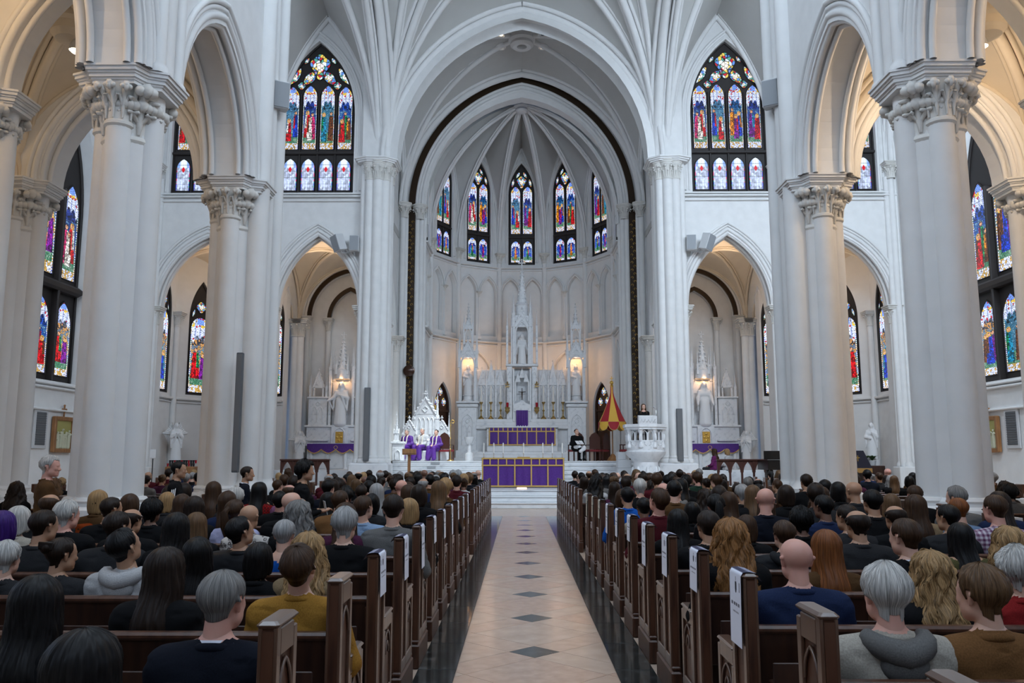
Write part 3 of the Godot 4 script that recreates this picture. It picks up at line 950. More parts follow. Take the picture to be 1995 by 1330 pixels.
func chapel(s: float) -> void:
	var nm := "left" if s < 0 else "right"
	var hand := "north" if s < 0 else "south"
	var b := MB.new()
	b.xf = west_plane(s, 38.2)
	wall(b, 6.0, 10.4, 0.0, 11.9, 0.45, [[8.1, 1.72, 0.0, 8.1, 2.1]])
	b.xf = west_plane(s, 38.75)
	wall(b, 6.0, 10.4, 0.0, 11.9, 0.3, [[8.1, 0.92, 0.0, 8.1, 1.35]])
	_rect(b, 6.0, 10.4, 0, 11.9, -0.35)
	b.xf = side_plane(s, 10.38)
	wall(b, 32.9, 39.0, 0.0, 11.9, 0.2, [[36.4, 1.1, 0.0, 7.0, 2.2]])
	var o := struct(b, "wall_%s_chapel" % nm, M.plaster, "white side chapel with gold trimmed niche arches behind the %s altar" % hand)
	var g := MB.new()
	for q in [[38.2, 1.72, 2.1], [38.75, 0.92, 1.35]]:
		g.xf = west_plane(s, q[0])
		var path := p3(arch(q[1] + 0.06, q[2] + 0.08, 14, Vector2(8.1, 8.1)), 0.0)
		g.sweep(path, PackedVector2Array([Vector2(-0.09, -0.06), Vector2(-0.09, 0.03), Vector2(0.09, 0.03), Vector2(0.1, -0.06)]), Vector3(0, 0, 1))
	put(g, "gold_trim", M.mosaic, o)
	var m := MB.new(); var cp := MB.new()
	for q in [[38.1, 1.84], [38.7, 0.98]]:
		for e in [-1.0, 1.0]:
			m.lathe(PackedVector2Array([Vector2(0.2, 0.2), Vector2(0.2, 1.4), Vector2(0.12, 1.5), Vector2(0.115, 7.7)]), V(s * (8.1 + e * q[1]), 0, q[0]), 12)
			capital(cp, V(s * (8.1 + e * q[1]), 0, q[0]), 0.115, 7.5, 8.12, 0.2, 6)
	m.xf = west_plane(s, 38.2)
	rolls(m, 1.72, 2.1, Vector2(8.1, 8.1), [[0.34, 0.03, 0.05], [0.22, 0.0, 0.06]], 0.0, 14)
	for x in [10.2, 9.95, 6.2]:
		m.lathe(PackedVector2Array([Vector2(0.28, 0.0), Vector2(0.28, 1.4), Vector2(0.17, 1.55), Vector2(0.16, 7.2)]), Vector3(x, 0, 1.1 if x > 7 else 0.8), 14)
		capital(cp, V(s * x, 0, 38.2 - (1.1 if x > 7 else 0.8)), 0.17, 7.0, 7.8, 0.32, 8)
	put(m, "colonnette", M.plaster, o)
	put(cp, "capital", M.plaster_cap, o)
	var vw := MB.new(); var vr := MB.new()
	bay(vw, vr, s, 6.1, 10.3, 33.0, 38.1, 7.8, 10.55, 10.4, 0.08, false)
	bay(vw, vr, s, 10.5, 14.6, 33.0, 37.2, 7.8, 10.45, 10.3, 0.08, false)
	var vo := struct(vw, "ceiling_%s_chapel_vault" % nm, M.plaster_warm, "cream rib vault over the %s side chapel" % hand)
	put(vr, "rib", M.plaster_warm, vo)
	# polygonal outer chapel
	var c2 := MB.new()
	var pts := [Vector2(14.7, 32.8), Vector2(14.7, 34.9), Vector2(13.3, 37.0), Vector2(11.8, 37.0), Vector2(10.5, 36.6)]
	for i in pts.size() - 1:
		var p: Vector2 = pts[i]; var q: Vector2 = pts[i + 1]
		var L := (q - p).length()
		var t := (q - p) / L
		c2.xf = mirror(s) * Transform3D(Basis(Vector3(t.x, 0, -t.y), Vector3.UP, Vector3(-t.y, 0, -t.x)), V(p.x, 0, p.y))
		var op := [[L / 2, 0.62, 4.3, 7.6, 1.7]] if i in [0, 1, 3] else []
		wall(c2, -0.02, L + 0.02, 0.0, 11.9, 0.3, op)
		c2.box(Vector3(L / 2, 4.1, 0.05), Vector3(L, 0.1, 0.2), 0.02)
		c2.box(Vector3(L / 2, 3.95, 0.02), Vector3(L, 0.06, 0.12), 0.02)
	struct(c2, "wall_%s_outer_chapel" % nm, M.plaster, "cream polygonal chapel with narrow stained glass windows, %s side" % hand)
	var cc := MB.new(); var ck := MB.new()
	for q in [[14.6, 34.85], [13.25, 36.85], [11.8, 36.85]]:
		cc.lathe(PackedVector2Array([Vector2(0.2, 0.2), Vector2(0.2, 1.3), Vector2(0.13, 1.5), Vector2(0.12, 7.2)]), V(s * q[0], 0, q[1]), 12)
		capital(ck, V(s * q[0], 0, q[1]), 0.12, 7.1, 7.75, 0.25, 6)
	var cs := struct(cc, "column_outer_chapel", M.plaster, "slender wall shafts between the narrow chapel windows, %s side" % hand)
	put(ck, "capital", M.plaster_cap, cs)

func platform() -> void:
	var b := MB.new()
	for i in 3:
		var d := 27.4 + 0.4 * i
		b.box(V(0, 0.095 + 0.19 * i, (d + 34.0) / 2), Vector3(11.0 - 0.3 * i, 0.19, 34.0 - d), 0.015)
		b.box(V(0, 0.19 * (i + 1) - 0.02, d - 0.01), Vector3(11.0 - 0.3 * i, 0.035, 0.05), 0.01)
	var o := struct(b, "floor_predella", M.marble, "white marble steps and platform under the purple front altar")
	var c := MB.new()
	for i in 6:
		var d := 31.75 + 0.32 * i
		c.box(V(0, 0.57 + 0.155 * (i + 0.5), (d + 46.0) / 2), Vector3(10.3, 0.155, 46.0 - d), 0.012)
		c.box(V(0, 0.57 + 0.155 * (i + 1) - 0.018, d - 0.015), Vector3(10.3, 0.034, 0.05), 0.01)
	struct(c, "floor_sanctuary", M.marble, "white marble stairs up to the raised sanctuary floor")
	# grey plates on the left flight
	for i in 4:
		var pl := MB.new()
		pl.box(Vector3.ZERO, Vector3(0.34, 0.11, 0.012), 0.004)
		var e := put(pl, "vent_cover", M.vent, null, V(-3.45 - 0.12 * i, 0.57 + 0.155 * (5 - i) + 0.07, 31.72 + 0.32 * (5 - i)))
		tag(e, ["uppermost grey vent plate on the marble stairs left of the altar", "second grey vent plate on the marble stairs left of the altar", "third grey vent plate on the marble stairs left of the altar", "lowest grey vent plate on the marble stairs left of the altar"][i], "vent", "vent plates on the stair risers")

func floors() -> void:
	var b := MB.new()
	b.box(Vector3(0, -0.15, -19), Vector3(32, 0.3, 56), 0.0)
	var o := struct(b, "floor", M.floor_stone, "polished stone floor of the church")
	# black granite border slabs
	for s in [-1.0, 1.0]:
		var d := 0.2
		while d < 23.7:
			var e := MB.new()
			var L := minf(0.92, 23.76 - d)
			e.box(V(s * 0.7515, 0.006, d + L / 2), Vector3(0.291, 0.012, L - 0.006), 0.002)
			put(e, "slab", M.granite, o)
			d += 0.92
	# pale tiles and black diamonds, set on the diagonal
	var per := 1.487
	var q := per / sqrt(2.0)
	var h := 0.15
	var strip := PackedVector2Array([Vector2(-0.600, 0.25), Vector2(0.600, 0.25), Vector2(0.600, 23.75), Vector2(-0.600, 23.75)])
	var edges := []
	for k in range(-2, 18):
		edges.append([k * q - h, k * q + h, true])
		edges.append([k * q + h, (k + 1) * q - h, false])
	for eu in edges:
		for ev in edges:
			var cu: float = (eu[0] + eu[1]) / 2; var cv: float = (ev[0] + ev[1]) / 2
			if absf(cu - cv) > 1.6: continue
			var g := 0.0022
			var poly := PackedVector2Array()
			for c in [[eu[0] + g, ev[0] + g], [eu[1] - g, ev[0] + g], [eu[1] - g, ev[1] - g], [eu[0] + g, ev[1] - g]]:
				poly.append(Vector2((c[0] - c[1]) / sqrt(2.0), (c[0] + c[1]) / sqrt(2.0) + 1.29))
			for p in Geometry2D.intersect_polygons(poly, strip):
				if p.size() < 3: continue
				var t := MB.new()
				t.xf = Transform3D(Basis(Vector3.RIGHT, Vector3(0, 0, -1), Vector3.UP), Vector3.ZERO)
				t.prism(p, 0.0, 0.012)
				var black: bool = eu[2] and ev[2] and absf(cu - cv) < 0.1
				put(t, "diamond_tile" if black else "tile", M.granite if black else M.tiles[rng.randi() % 3], o)
# ---------------------------------------------------------------- stained glass
const ROBES := [Color(0.75, 0.06, 0.10), Color(0.08, 0.22, 0.72), Color(0.85, 0.50, 0.05), Color(0.45, 0.10, 0.55), Color(0.06, 0.50, 0.30), Color(0.9, 0.88, 0.85), Color(0.75, 0.15, 0.40), Color(0.10, 0.50, 0.65), Color(0.40, 0.22, 0.10)]

func glass_mat(im: Image, energy: float, called: String) -> StandardMaterial3D:
	var m := mat(Color(0.05, 0.05, 0.06), 0.35)
	m.resource_name = called
	m.emission_enabled = true
	m.emission_texture = ImageTexture.create_from_image(im)
	m.emission_energy_multiplier = energy
	return m

# theme: 0 scene with figures under a canopy, 1 single saint, 2 pale quarries with a red flower, 3 tracery colours
func paint(w: int, h: int, sd: int, theme: int, sky: Color, warm := 0.0) -> Image:
	var im := Image.create(w, h, false, Image.FORMAT_RGB8)
	var nz := FastNoiseLite.new()
	nz.seed = sd; nz.noise_type = FastNoiseLite.TYPE_CELLULAR
	nz.frequency = 0.11; nz.cellular_return_type = FastNoiseLite.RETURN_CELL_VALUE; nz.fractal_type = FastNoiseLite.FRACTAL_NONE
	var ed := nz.duplicate() as FastNoiseLite
	ed.cellular_return_type = FastNoiseLite.RETURN_DISTANCE2_SUB
	var r := RandomNumberGenerator.new()
	r.seed = sd * 77 + 5
	var figs := []
	var nf := (2 + sd % 2) if theme == 0 else 1
	for i in nf:
		figs.append([(-0.4 + 0.8 * i / maxf(1, nf - 1) + r.randf_range(-0.12, 0.12)) if theme == 0 else 0.0, r.randf_range(0.11, 0.2) if theme == 0 else 0.16, r.randf_range(0.34, 0.46) if theme == 0 else 0.56, ROBES[r.randi() % ROBES.size()], ROBES[r.randi() % ROBES.size()], r.randf_range(0.55, 0.85) if theme == 0 else 0.5])
	figs.sort_custom(func(p, q): return p[1] > q[1])
	for y in h:
		var v := 1.0 - (y + 0.5) / h
		for x in w:
			var u := (x + 0.5) / w * 2.0 - 1.0
			var cell := nz.get_noise_2d(x, y)
			var edge := ed.get_noise_2d(x, y)
			var c := sky
			var au := absf(u)
			if theme == 2:
				c = Color(0.80, 0.86, 1.0) * (0.86 + 0.2 * cell)
				if v > 0.72: c = Color(0.55, 0.68, 0.95) if au > 0.45 else Color(0.9, 0.95, 1.0)
				if au > 0.82: c = [Color(0.25, 0.30, 0.75), Color(0.75, 0.25, 0.45), Color(0.2, 0.6, 0.6)][int(absf(cell) * 2.99)]
				if absf(u) + absf(v - 0.66) * 3.0 < 0.28: c = Color(0.8, 0.05, 0.12)
				if v < 0.1: c = c * (0.75 + 0.3 * absf(cell))
				var gx := fposmod(u * 3.0, 1.0); var gy := fposmod(v * 5.0, 1.0)
				if gx < 0.08 or gy < 0.06: c = c * 0.55
			elif theme == 3:
				c = [Color(0.35, 0.55, 0.85), Color(0.85, 0.92, 1.0), Color(0.75, 0.12, 0.2), Color(0.85, 0.75, 0.35), Color(0.3, 0.6, 0.55)][int(clampf((cell + 1) * 2.5, 0, 4.99))]
				if u * u + (v - 0.5) * (v - 0.5) * 4 < 0.12: c = Color(0.95, 0.93, 0.9)
			else:
				# ground, landscape, sky
				if v < 0.10: c = Color(0.82, 0.85, 0.95) if cell > -0.2 else Color(0.75, 0.6, 0.3)
				elif v < 0.26: c = Color(0.16, 0.42, 0.30).lerp(Color(0.5, 0.62, 0.55), (cell + 1) * 0.5)
				elif v < 0.62: c = sky.lerp(Color(0.2, 0.45, 0.55), (cell + 1) * 0.35).lerp(Color(0.7, 0.8, 0.9), clampf(cell, 0, 1) * 0.5)
				elif v < 0.78: c = sky * (0.75 + 0.5 * cell)
				if warm > 0 and v > 0.2 and v < 0.7 and cell > 0.1: c = c.lerp(Color(0.95, 0.55, 0.08), warm)
				# canopy
				var can := 0.70 + 0.08 * absf(sin(u * PI * 1.5)) - 0.08 * au
				if v > can:
					c = Color(0.86, 0.90, 1.0)
					if absf(fposmod(u * 2.0 + 0.5, 1.0) - 0.5) < 0.10: c = Color(0.55, 0.62, 0.85)
					if v > 0.86 and cell > 0.35: c = Color(0.9, 0.75, 0.25)
					if v > 0.9 and au < 0.35: c = Color(0.45, 0.60, 0.95)
					if cell < -0.86: c = Color(0.75, 0.15, 0.2)
				for f in figs:
					var t: float = (v - f[1]) / f[2]
					if t < 0 or t > 1.12: continue
					var du: float = u - f[0]
					var ww: float = f[5] * (1.0 - 0.45 * t) * (0.55 if theme == 1 else 0.62)
					if t < 0.84 and absf(du) < ww:
						c = f[3] if du < ww * 0.25 or t < 0.35 else f[4]
						c = c * (0.8 + 0.45 * (cell + 0.3))
						if absf(sin((du * 9.0 + t * 2.0))) < 0.16: c = c * 0.45
					var hd := Vector2(du * w * 0.5, (t - 0.92) * f[2] * h).length()
					if hd < w * 0.125: c = Color(0.85, 0.68, 0.25) if f[0] > 0 else c * 0.6
					if hd < w * 0.085: c = Color(0.85, 0.62, 0.48)
					if hd < w * 0.09 and t > 0.95 and du > 0: c = Color(0.3, 0.16, 0.06)
				if au > 0.86: c = Color(0.92, 0.94, 1.0) if fposmod(v * 40.0, 1.0) > 0.4 else [Color(0.2, 0.3, 0.8), Color(0.8, 0.6, 0.1), Color(0.2, 0.55, 0.45)][int(fposmod(v * 13.0, 3.0))]
				if absf(fposmod(v * 5.0, 1.0)) < 0.012: c = Color(0.02, 0.02, 0.02)
			if edge < -0.90 and theme != 2: c = c * 0.22
			if au > 0.965: c = Color(0.03, 0.03, 0.03)
			im.set_pixel(x, y, Color(clampf(c.r, 0, 1), clampf(c.g, 0, 1), clampf(c.b, 0, 1)))
	return im

var G := {}
var window_no := 0

func glass_setup() -> void:
	var e := 1.35
	G.scene = []
	var skies := [Color(0.08, 0.25, 0.62), Color(0.20, 0.42, 0.55), Color(0.10, 0.18, 0.50), Color(0.25, 0.45, 0.62), Color(0.05, 0.30, 0.55), Color(0.12, 0.20, 0.55)]
	for i in 6:
		G.scene.append(glass_mat(paint(112, 400, 11 + i * 7, 0, skies[i]), e, "stained_glass_scene"))
	G.warm = []
	for i in 3:
		G.warm.append(glass_mat(paint(112, 400, 101 + i * 5, 0, Color(0.45, 0.5, 0.6), 0.55), e * 1.15, "stained_glass_warm"))
	G.saint = []
	for i in 3:
		G.saint.append(glass_mat(paint(80, 150, 61 + i * 3, 1, Color(0.10, 0.22, 0.75)), e, "stained_glass_saint"))
	G.pale = glass_mat(paint(80, 128, 7, 2, Color.WHITE), e * 0.95, "stained_glass_pale")
	G.trace = [glass_mat(paint(64, 64, 21, 3, Color.WHITE), e, "stained_glass_tracery"), glass_mat(paint(64, 64, 29, 3, Color.WHITE), e, "stained_glass_tracery")]
	G.plain = mat(Color(0.3, 0.3, 0.32), 0.4)
	G.plain.emission_enabled = true
	G.plain.emission = Color(0.75, 0.85, 1.0)
	G.plain.emission_energy_multiplier = 1.5

func pane(o: Node3D, xf: Transform3D, poly: PackedVector2Array, m: Material, lead: MB, z := 0.05, r := 0.022) -> void:
	var b := MB.new()
	var lo := poly[0]; var hi := poly[0]
	for p in poly:
		lo = lo.min(p); hi = hi.max(p)
	var tri := Geometry2D.triangulate_polygon(poly)
	var k := 0
	b.xf = xf
	b.prism(poly, z - 0.012, z, true)
	for i in b.uv.size():
		var q: Vector3 = xf.affine_inverse() * b.v[i]
		b.uv[i] = Vector2((q.x - lo.x) / (hi.x - lo.x), 1.0 - (q.y - lo.y) / (hi.y - lo.y))
	put(b, "pane", m, o)
	var path := p3(poly, z)
	path.append(path[0])
	path.append(path[1])
	var lx := lead.xf
	lead.xf = xf
	lead.tube(path, r, 5, false)
	lead.xf = lx

func lancet(c: float, a: float, y0: float, y1: float, rise: float) -> PackedVector2Array:
	var p := PackedVector2Array([Vector2(c - a, y0)])
	p.append_array(arch(a, rise, 6, Vector2(c, y1 - rise)))
	p.append(Vector2(c + a, y0))
	return p

func leaf(c: Vector2, ang: float, L: float, w: float) -> PackedVector2Array:
	var p := PackedVector2Array()
	for i in 14:
		var t := TAU * i / 14
		var q := Vector2(cos(t) * L * 0.5, sin(t) * w * 0.5 * (1.0 - 0.55 * absf(cos(t))))
		p.append(c + q.rotated(ang))
	return p

func foil(c: Vector2, r: float, n: int, drop := 0.0) -> PackedVector2Array:
	var p := PackedVector2Array()
	for i in 28:
		var t := TAU * i / 28 + PI / 2
		var rr := r * (0.80 + 0.22 * absf(cos(n * 0.5 * (t - PI / 2))))
		var q := Vector2(cos(t), sin(t)) * rr
		if drop > 0 and sin(t) < -0.2: q.y -= drop * pow(-sin(t), 3.0)
		p.append(c + q)
	return p

# xf: local plane (x along, y up, +z into the church). kind: "four", "two", "tall", "slim"
func window(xf: Transform3D, c: float, a: float, sill: float, spring: float, rise: float, kind: String, pick: int, label: String, wall_z := -0.25) -> Node3D:
	window_no += 1
	var o := base("window_%d" % window_no)
	tag(o, label, "window", "", "structure")
	var t := xf * Transform3D(Basis(), Vector3(c, 0, wall_z))
	var lead := MB.new()
	lead.xf = t
	var outer := PackedVector2Array([Vector2(-a, sill)])
	outer.append_array(arch(a, rise, 14, Vector2(0, spring)))
	outer.append(Vector2(a, sill))
	lead.prism(outer, -0.06, 0.03)
	var rim := p3(outer, 0.05)
	rim.append(rim[0])
	lead.tube(rim, 0.06, 6, false)
	var S: Array = G.scene
	match kind:
		"four":
			var ps := [-1.08, -0.36, 0.36, 1.08]
			for i in 4:
				var x: float = ps[i] * a / 1.5
				pane(o, t, lancet(x, 0.285, sill + 0.14, sill + 1.48, 0.42), G.pale, lead)
				var top := spring + (1.0 if absf(x) < 0.6 else 0.95)
				pane(o, t, lancet(x, 0.29, sill + 1.86, top + 0.35, 0.5), S[(pick + i) % S.size()], lead)
			for x in [-0.72, 0.0, 0.72]:
				lead.box(Vector3(x, (sill + spring + 1.0) / 2, 0.06), Vector3(0.07, spring + 1.0 - sill, 0.1), 0.02)
			lead.box(Vector3(0, sill + 1.68, 0.07), Vector3(2 * a + 0.1, 0.12, 0.2), 0.03)
			pane(o, t, foil(Vector2(0, spring + 2.28), 0.42, 4, 0.28), G.trace[0], lead)
			for s in [-1.0, 1.0]:
				pane(o, t, foil(Vector2(s * 0.73, spring + 1.33), 0.17, 4), G.trace[1], lead)
				pane(o, t, leaf(Vector2(s * 0.40, spring + 1.66), PI / 2 + s * 0.72, 0.82, 0.46), G.trace[0], lead)
				pane(o, t, leaf(Vector2(s * 1.02, spring + 1.72), PI / 2 + s * 0.62, 0.92, 0.42), G.trace[1], lead)
				pane(o, t, leaf(Vector2(s * 0.55, spring + 2.4), PI / 2 + s * 0.6, 0.34, 0.2), G.trace[1], lead)
				pane(o, t, leaf(Vector2(s * 1.3, spring + 1.2), PI / 2 + s * 0.2, 0.3, 0.14), G.trace[0], lead)
		"two":
			for s in [-1.0, 1.0]:
				pane(o, t, lancet(s * a * 0.47, a * 0.37, sill + 0.15, sill + 1.35, 0.36), G.saint[(pick + int(s + 1)) % 3], lead, 0.05, 0.018)
				pane(o, t, lancet(s * a * 0.47, a * 0.38, sill + 1.75, spring + 0.55, 0.42), S[(pick + int(s + 1)) % S.size()], lead, 0.05, 0.018)
				pane(o, t, leaf(Vector2(s * a * 0.68, spring + 0.75), PI / 2 + s * 0.2, 0.5, 0.2), G.trace[0], lead, 0.05, 0.016)
				pane(o, t, leaf(Vector2(s * a * 0.28, spring + rise - 0.62), PI / 2 + s * 0.5, 0.4, 0.2), G.trace[1], lead, 0.05, 0.016)
			pane(o, t, foil(Vector2(0, spring + 0.88), a * 0.38, 4, 0.16), G.trace[0], lead, 0.05, 0.018)
			lead.box(Vector3(0, (sill + spring) / 2, 0.05), Vector3(0.06, spring - sill + 0.5, 0.08), 0.02)
			lead.box(Vector3(0, sill + 1.55, 0.06), Vector3(2 * a + 0.06, 0.12, 0.16), 0.03)
		"slim":
			pane(o, t, lancet(0, a * 0.8, sill + 0.1, spring + 0.1, 0.5), G.warm[pick % 3], lead)
			pane(o, t, foil(Vector2(0, spring + 0.55), a * 0.42, 4), G.trace[0], lead)
			for s in [-1.0, 1.0]:
				pane(o, t, leaf(Vector2(s * a * 0.62, spring + 0.25), PI / 2 + s * 0.3, 0.4, 0.16), G.trace[1], lead)
		"tall":
			var n := 5
			for i in n:
				var x := a * (-1.0 + (2.0 * i + 1.0) / n)
				var hw := a / n * 0.74
				var W: Array = G.warm
				pane(o, t, lancet(x, hw, sill + 0.25, sill + 2.7, 0.8), (W if i % 2 == 0 else S)[(pick + i) % 3], lead, 0.05, 0.03)
				pane(o, t, lancet(x, hw, sill + 3.45, spring + 1.5 * (1.0 - absf(x / a)) + 0.6, 0.9), (W if i % 2 == 1 else S)[(pick + i + 1) % 3], lead, 0.05, 0.03)
				if i > 0:
					lead.box(Vector3(x - a / n, (sill + spring) / 2 + 0.3, 0.1), Vector3(0.12, spring - sill + 0.6, 0.3), 0.04)
			lead.box(Vector3(0, sill + 3.1, 0.12), Vector3(2 * a, 0.3, 0.4), 0.08)
			pane(o, t, foil(Vector2(0, spring + rise - 1.7), 0.95, 6), G.trace[0], lead, 0.05, 0.03)
			for s in [-1.0, 1.0]:
				pane(o, t, foil(Vector2(s * a * 0.42, spring + 1.9), 0.55, 4), G.trace[1], lead, 0.05, 0.03)
		"plain":
			pane(o, t, lancet(0, a * 0.85, sill + 0.15, spring + rise - 0.3, rise * 0.8), G.plain, lead, 0.05, 0.03)
	put(lead, "tracery", M.tracery, o)
	return o

func windows() -> void:
	for s in [-1.0, 1.0]:
		var side_name := "north" if s < 0 else "south"
		window(west_plane(s, 32.0), 8.25, 1.5, 12.07, 15.3, 3.12, "four", 0 if s < 0 else 2, "four-light stained glass window above the %s side chapel arch" % side_name, -0.3)
		window(west_plane(s, 32.0), 12.55, 1.5, 12.07, 15.3, 3.12, "four", 3 if s < 0 else 1, "four-light stained glass window partly behind the %s column" % side_name, -0.3)
		window(side_plane(s, 14.7), 24.4, 3.3, 4.02, 9.8, 5.15, "tall", 0 if s < 0 else 1, "tall stained glass window in the %s transept end wall" % side_name, -0.5)
		window(side_plane(s, 5.78), 35.6, 1.06, 11.92, 15.3, 2.55, "two", 1, "narrow stained glass window high in the %s sanctuary wall" % side_name, -0.2)
		for d in [-4.45, 0.05, 4.55, 9.05, 13.55]:
			window(side_plane(s, 5.2), d, 1.22, 13.02, 16.2, 2.35, "plain", 0, "pale clerestory window %d of the %s nave wall" % [int((d + 4.45) / 4.5) + 1, side_name], -0.6)
		for d in [1.0, 6.0]:
			window(side_plane(s, 8.6), d, 1.08, 2.52, 6.0, 1.95, "plain", 0, "pale aisle window %d beside the camera, %s aisle" % [int(d / 5.0) + 1, side_name], -0.3)
		for x in [8.0, 12.3]:
			window(Transform3D(Basis(Vector3(-s, 0, 0), Vector3.UP, Vector3(0, 0, -1)), V(0, 0, 16.25)), -x, 1.32, 11.32, 15.0, 2.55, "plain", 0, "pale window %d high in the west wall of the %s transept" % [int(x / 8.0 + 0.5), side_name], -0.3)
		# outer chapel
		var pts := [Vector2(14.7, 32.8), Vector2(14.7, 34.9), Vector2(13.3, 37.0), Vector2(11.8, 37.0), Vector2(10.5, 36.6)]
		for i in [0, 1, 3]:
			var p: Vector2 = pts[i]; var q: Vector2 = pts[i + 1]
			var L := (q - p).length()
			var t := (q - p) / L
			var xf := mirror(s) * Transform3D(Basis(Vector3(t.x, 0, -t.y), Vector3.UP, Vector3(-t.y, 0, -t.x)), V(p.x, 0, p.y))
			window(xf, L / 2, 0.6, 4.32, 7.6, 1.65, "slim", i, ["narrow stained glass window at the outer corner of the %s chapel", "narrow stained glass window facing the nave in the %s chapel", "x", "narrow stained glass window behind the chapel arch pier, %s side"][i] % side_name if i != 3 else "narrow stained glass window behind the chapel arch pier, %s side" % side_name, -0.12)
	var names := ["north end", "far left", "left of centre", "centre behind the high altar spire", "right of centre", "far right", "south end"]
	for k in range(-3, 4):
		window(facet(k), 0, 0.70, 12.02, 15.9, 1.82, "two", k + 3, "two-light blue stained glass apse window, %s" % names[k + 3], -0.2)
	window(Transform3D(Basis(Vector3(-1, 0, 0), Vector3.UP, Vector3(0, 0, -1)), V(0, 0, -6.6)), 0, 3.15, 8.02, 13.0, 4.95, "plain", 0, "large west window of the nave behind the camera", -0.3)
# ---------------------------------------------------------------- pews
const PEW_H := 1.06
const RAIL_H := 0.83
var pew_mesh := {}
var ROWS := {}    # block name -> list of rear depths

# end panel outline in (w, y): w = 0 at the rear, growing towards the altar
func _end_outline(e := 0.0) -> PackedVector2Array:
	return PackedVector2Array([Vector2(0 + e, 0.14 + e), Vector2(0 + e, PEW_H - 0.015), Vector2(0.02 + e, PEW_H - e), Vector2(0.235 - e, PEW_H - 0.03 - e), Vector2(0.245 - e, PEW_H - 0.05 - e), Vector2(0.25 - e, 0.72 - e), Vector2(0.27, 0.70 - e), Vector2(0.54 - e, 0.665 - e), Vector2(0.56 - e, 0.64 - e), Vector2(0.56 - e, 0.14 + e)])

func make_pew_meshes() -> void:
	# local frame: x from the aisle end outwards, y up, -z towards the altar
	var side_xf := Transform3D(Basis(Vector3(0, 0, -1), Vector3.UP, Vector3(1, 0, 0)), Vector3.ZERO)
	var e := MB.new()
	e.xf = side_xf
	e.prism(_end_outline(), 0.012, 0.05)
	e.xf = Transform3D()
	e.box(Vector3(0.031, 0.09, -0.28), Vector3(0.075, 0.18, 0.64), 0.012)
	e.box(Vector3(0.031, 0.195, -0.28), Vector3(0.062, 0.03, 0.61), 0.008)
	pew_mesh.end = e.mesh()
	# raised frame strips on both faces of the end
	var f := MB.new()
	for x in [0.0, 0.05]:
		var t := 0.014
		var sgn := -1.0 if x == 0.0 else 1.0
		var cx: float = x + 0.005
		var bars := [[0.0, 0.045, 0.20, PEW_H], [0.205, 0.25, 0.20, PEW_H - 0.03], [0.045, 0.205, PEW_H - 0.10, PEW_H - 0.01], [0.045, 0.205, 0.20, 0.27], [0.25, 0.515, 0.61, 0.685], [0.515, 0.56, 0.20, 0.665], [0.25, 0.515, 0.20, 0.27], [0.25, 0.285, 0.27, 0.61]]
		for q in bars:
			f.box(Vector3(cx, (q[2] + q[3]) / 2, -(q[0] + q[1]) / 2), Vector3(t, q[3] - q[2], q[1] - q[0]), 0.004)
		# pointed arch heads in the panels
		var tr := Transform3D(Basis(Vector3(0, 0, -1), Vector3.UP, Vector3(1, 0, 0)), Vector3(cx + sgn * 0.001, 0, 0))
		f.xf = tr
		f.tube(p3(arch(0.075, 0.12, 6, Vector2(0.125, 0.82))), 0.007, 5, false)
		f.tube(p3(arch(0.105, 0.13, 6, Vector2(0.40, 0.46))), 0.007, 5, false)
		f.tube(p3(arch(0.045, 0.07, 6, Vector2(0.40, 0.46))), 0.006, 5, false)
		f.xf = Transform3D()
	f.box(Vector3(0.03, PEW_H + 0.004, -0.12), Vector3(0.076, 0.026, 0.25), 0.011)
	f.box(Vector3(0.03, 0.688, -0.41), Vector3(0.07, 0.022, 0.31), 0.009)
	pew_mesh.frame = f.mesh()
	var sm := MB.new()
	sm.box(Vector3.ZERO, Vector3(0.05, 0.36, 0.012), 0.004)
	pew_mesh.stile1 = sm.mesh()

func _pew_body(L: float) -> Dictionary:
	var key := "L%d" % int(L * 100)
	if pew_mesh.has(key): return pew_mesh[key]
	var d := {}
	var b := MB.new()
	# slanted back made of one board with panels
	var tilt := Transform3D(Basis(Vector3.RIGHT, 0.14), Vector3(0, 0.62, -0.13))
	b.xf = tilt
	b.box(Vector3(L / 2, 0, 0), Vector3(L - 0.08, 0.42, 0.025), 0.006)
	d.back = b.mesh()
	var r := MB.new()
	r.box(Vector3(L / 2, RAIL_H - 0.015, -0.10), Vector3(L - 0.08, 0.035, 0.06), 0.012)
	d.rail = r.mesh()
	var s := MB.new()
	s.box(Vector3(L / 2, 0.43, -0.36), Vector3(L - 0.08, 0.035, 0.42), 0.012)
	s.box(Vector3(L / 2, 0.21, -0.53), Vector3(L - 0.08, 0.4, 0.02), 0.004)
	d.seat = s.mesh()
	var h := MB.new()
	h.box(Vector3(L / 2, 0.6, 0.015), Vector3(L - 0.2, 0.02, 0.09), 0.005)
	h.box(Vector3(L / 2, 0.65, 0.055), Vector3(L - 0.2, 0.1, 0.012), 0.004)
	d.hymnal = h.mesh()
	var k := MB.new()
	k.box(Vector3(L / 2, 0.20, 0.16), Vector3(L - 0.3, 0.05, 0.13), 0.02)
	for x in [0.3, L / 2, L - 0.3]: k.box(Vector3(x, 0.09, 0.16), Vector3(0.05, 0.18, 0.08), 0.008)
	d.kneeler = k.mesh()
	pew_mesh[key] = d
	return d

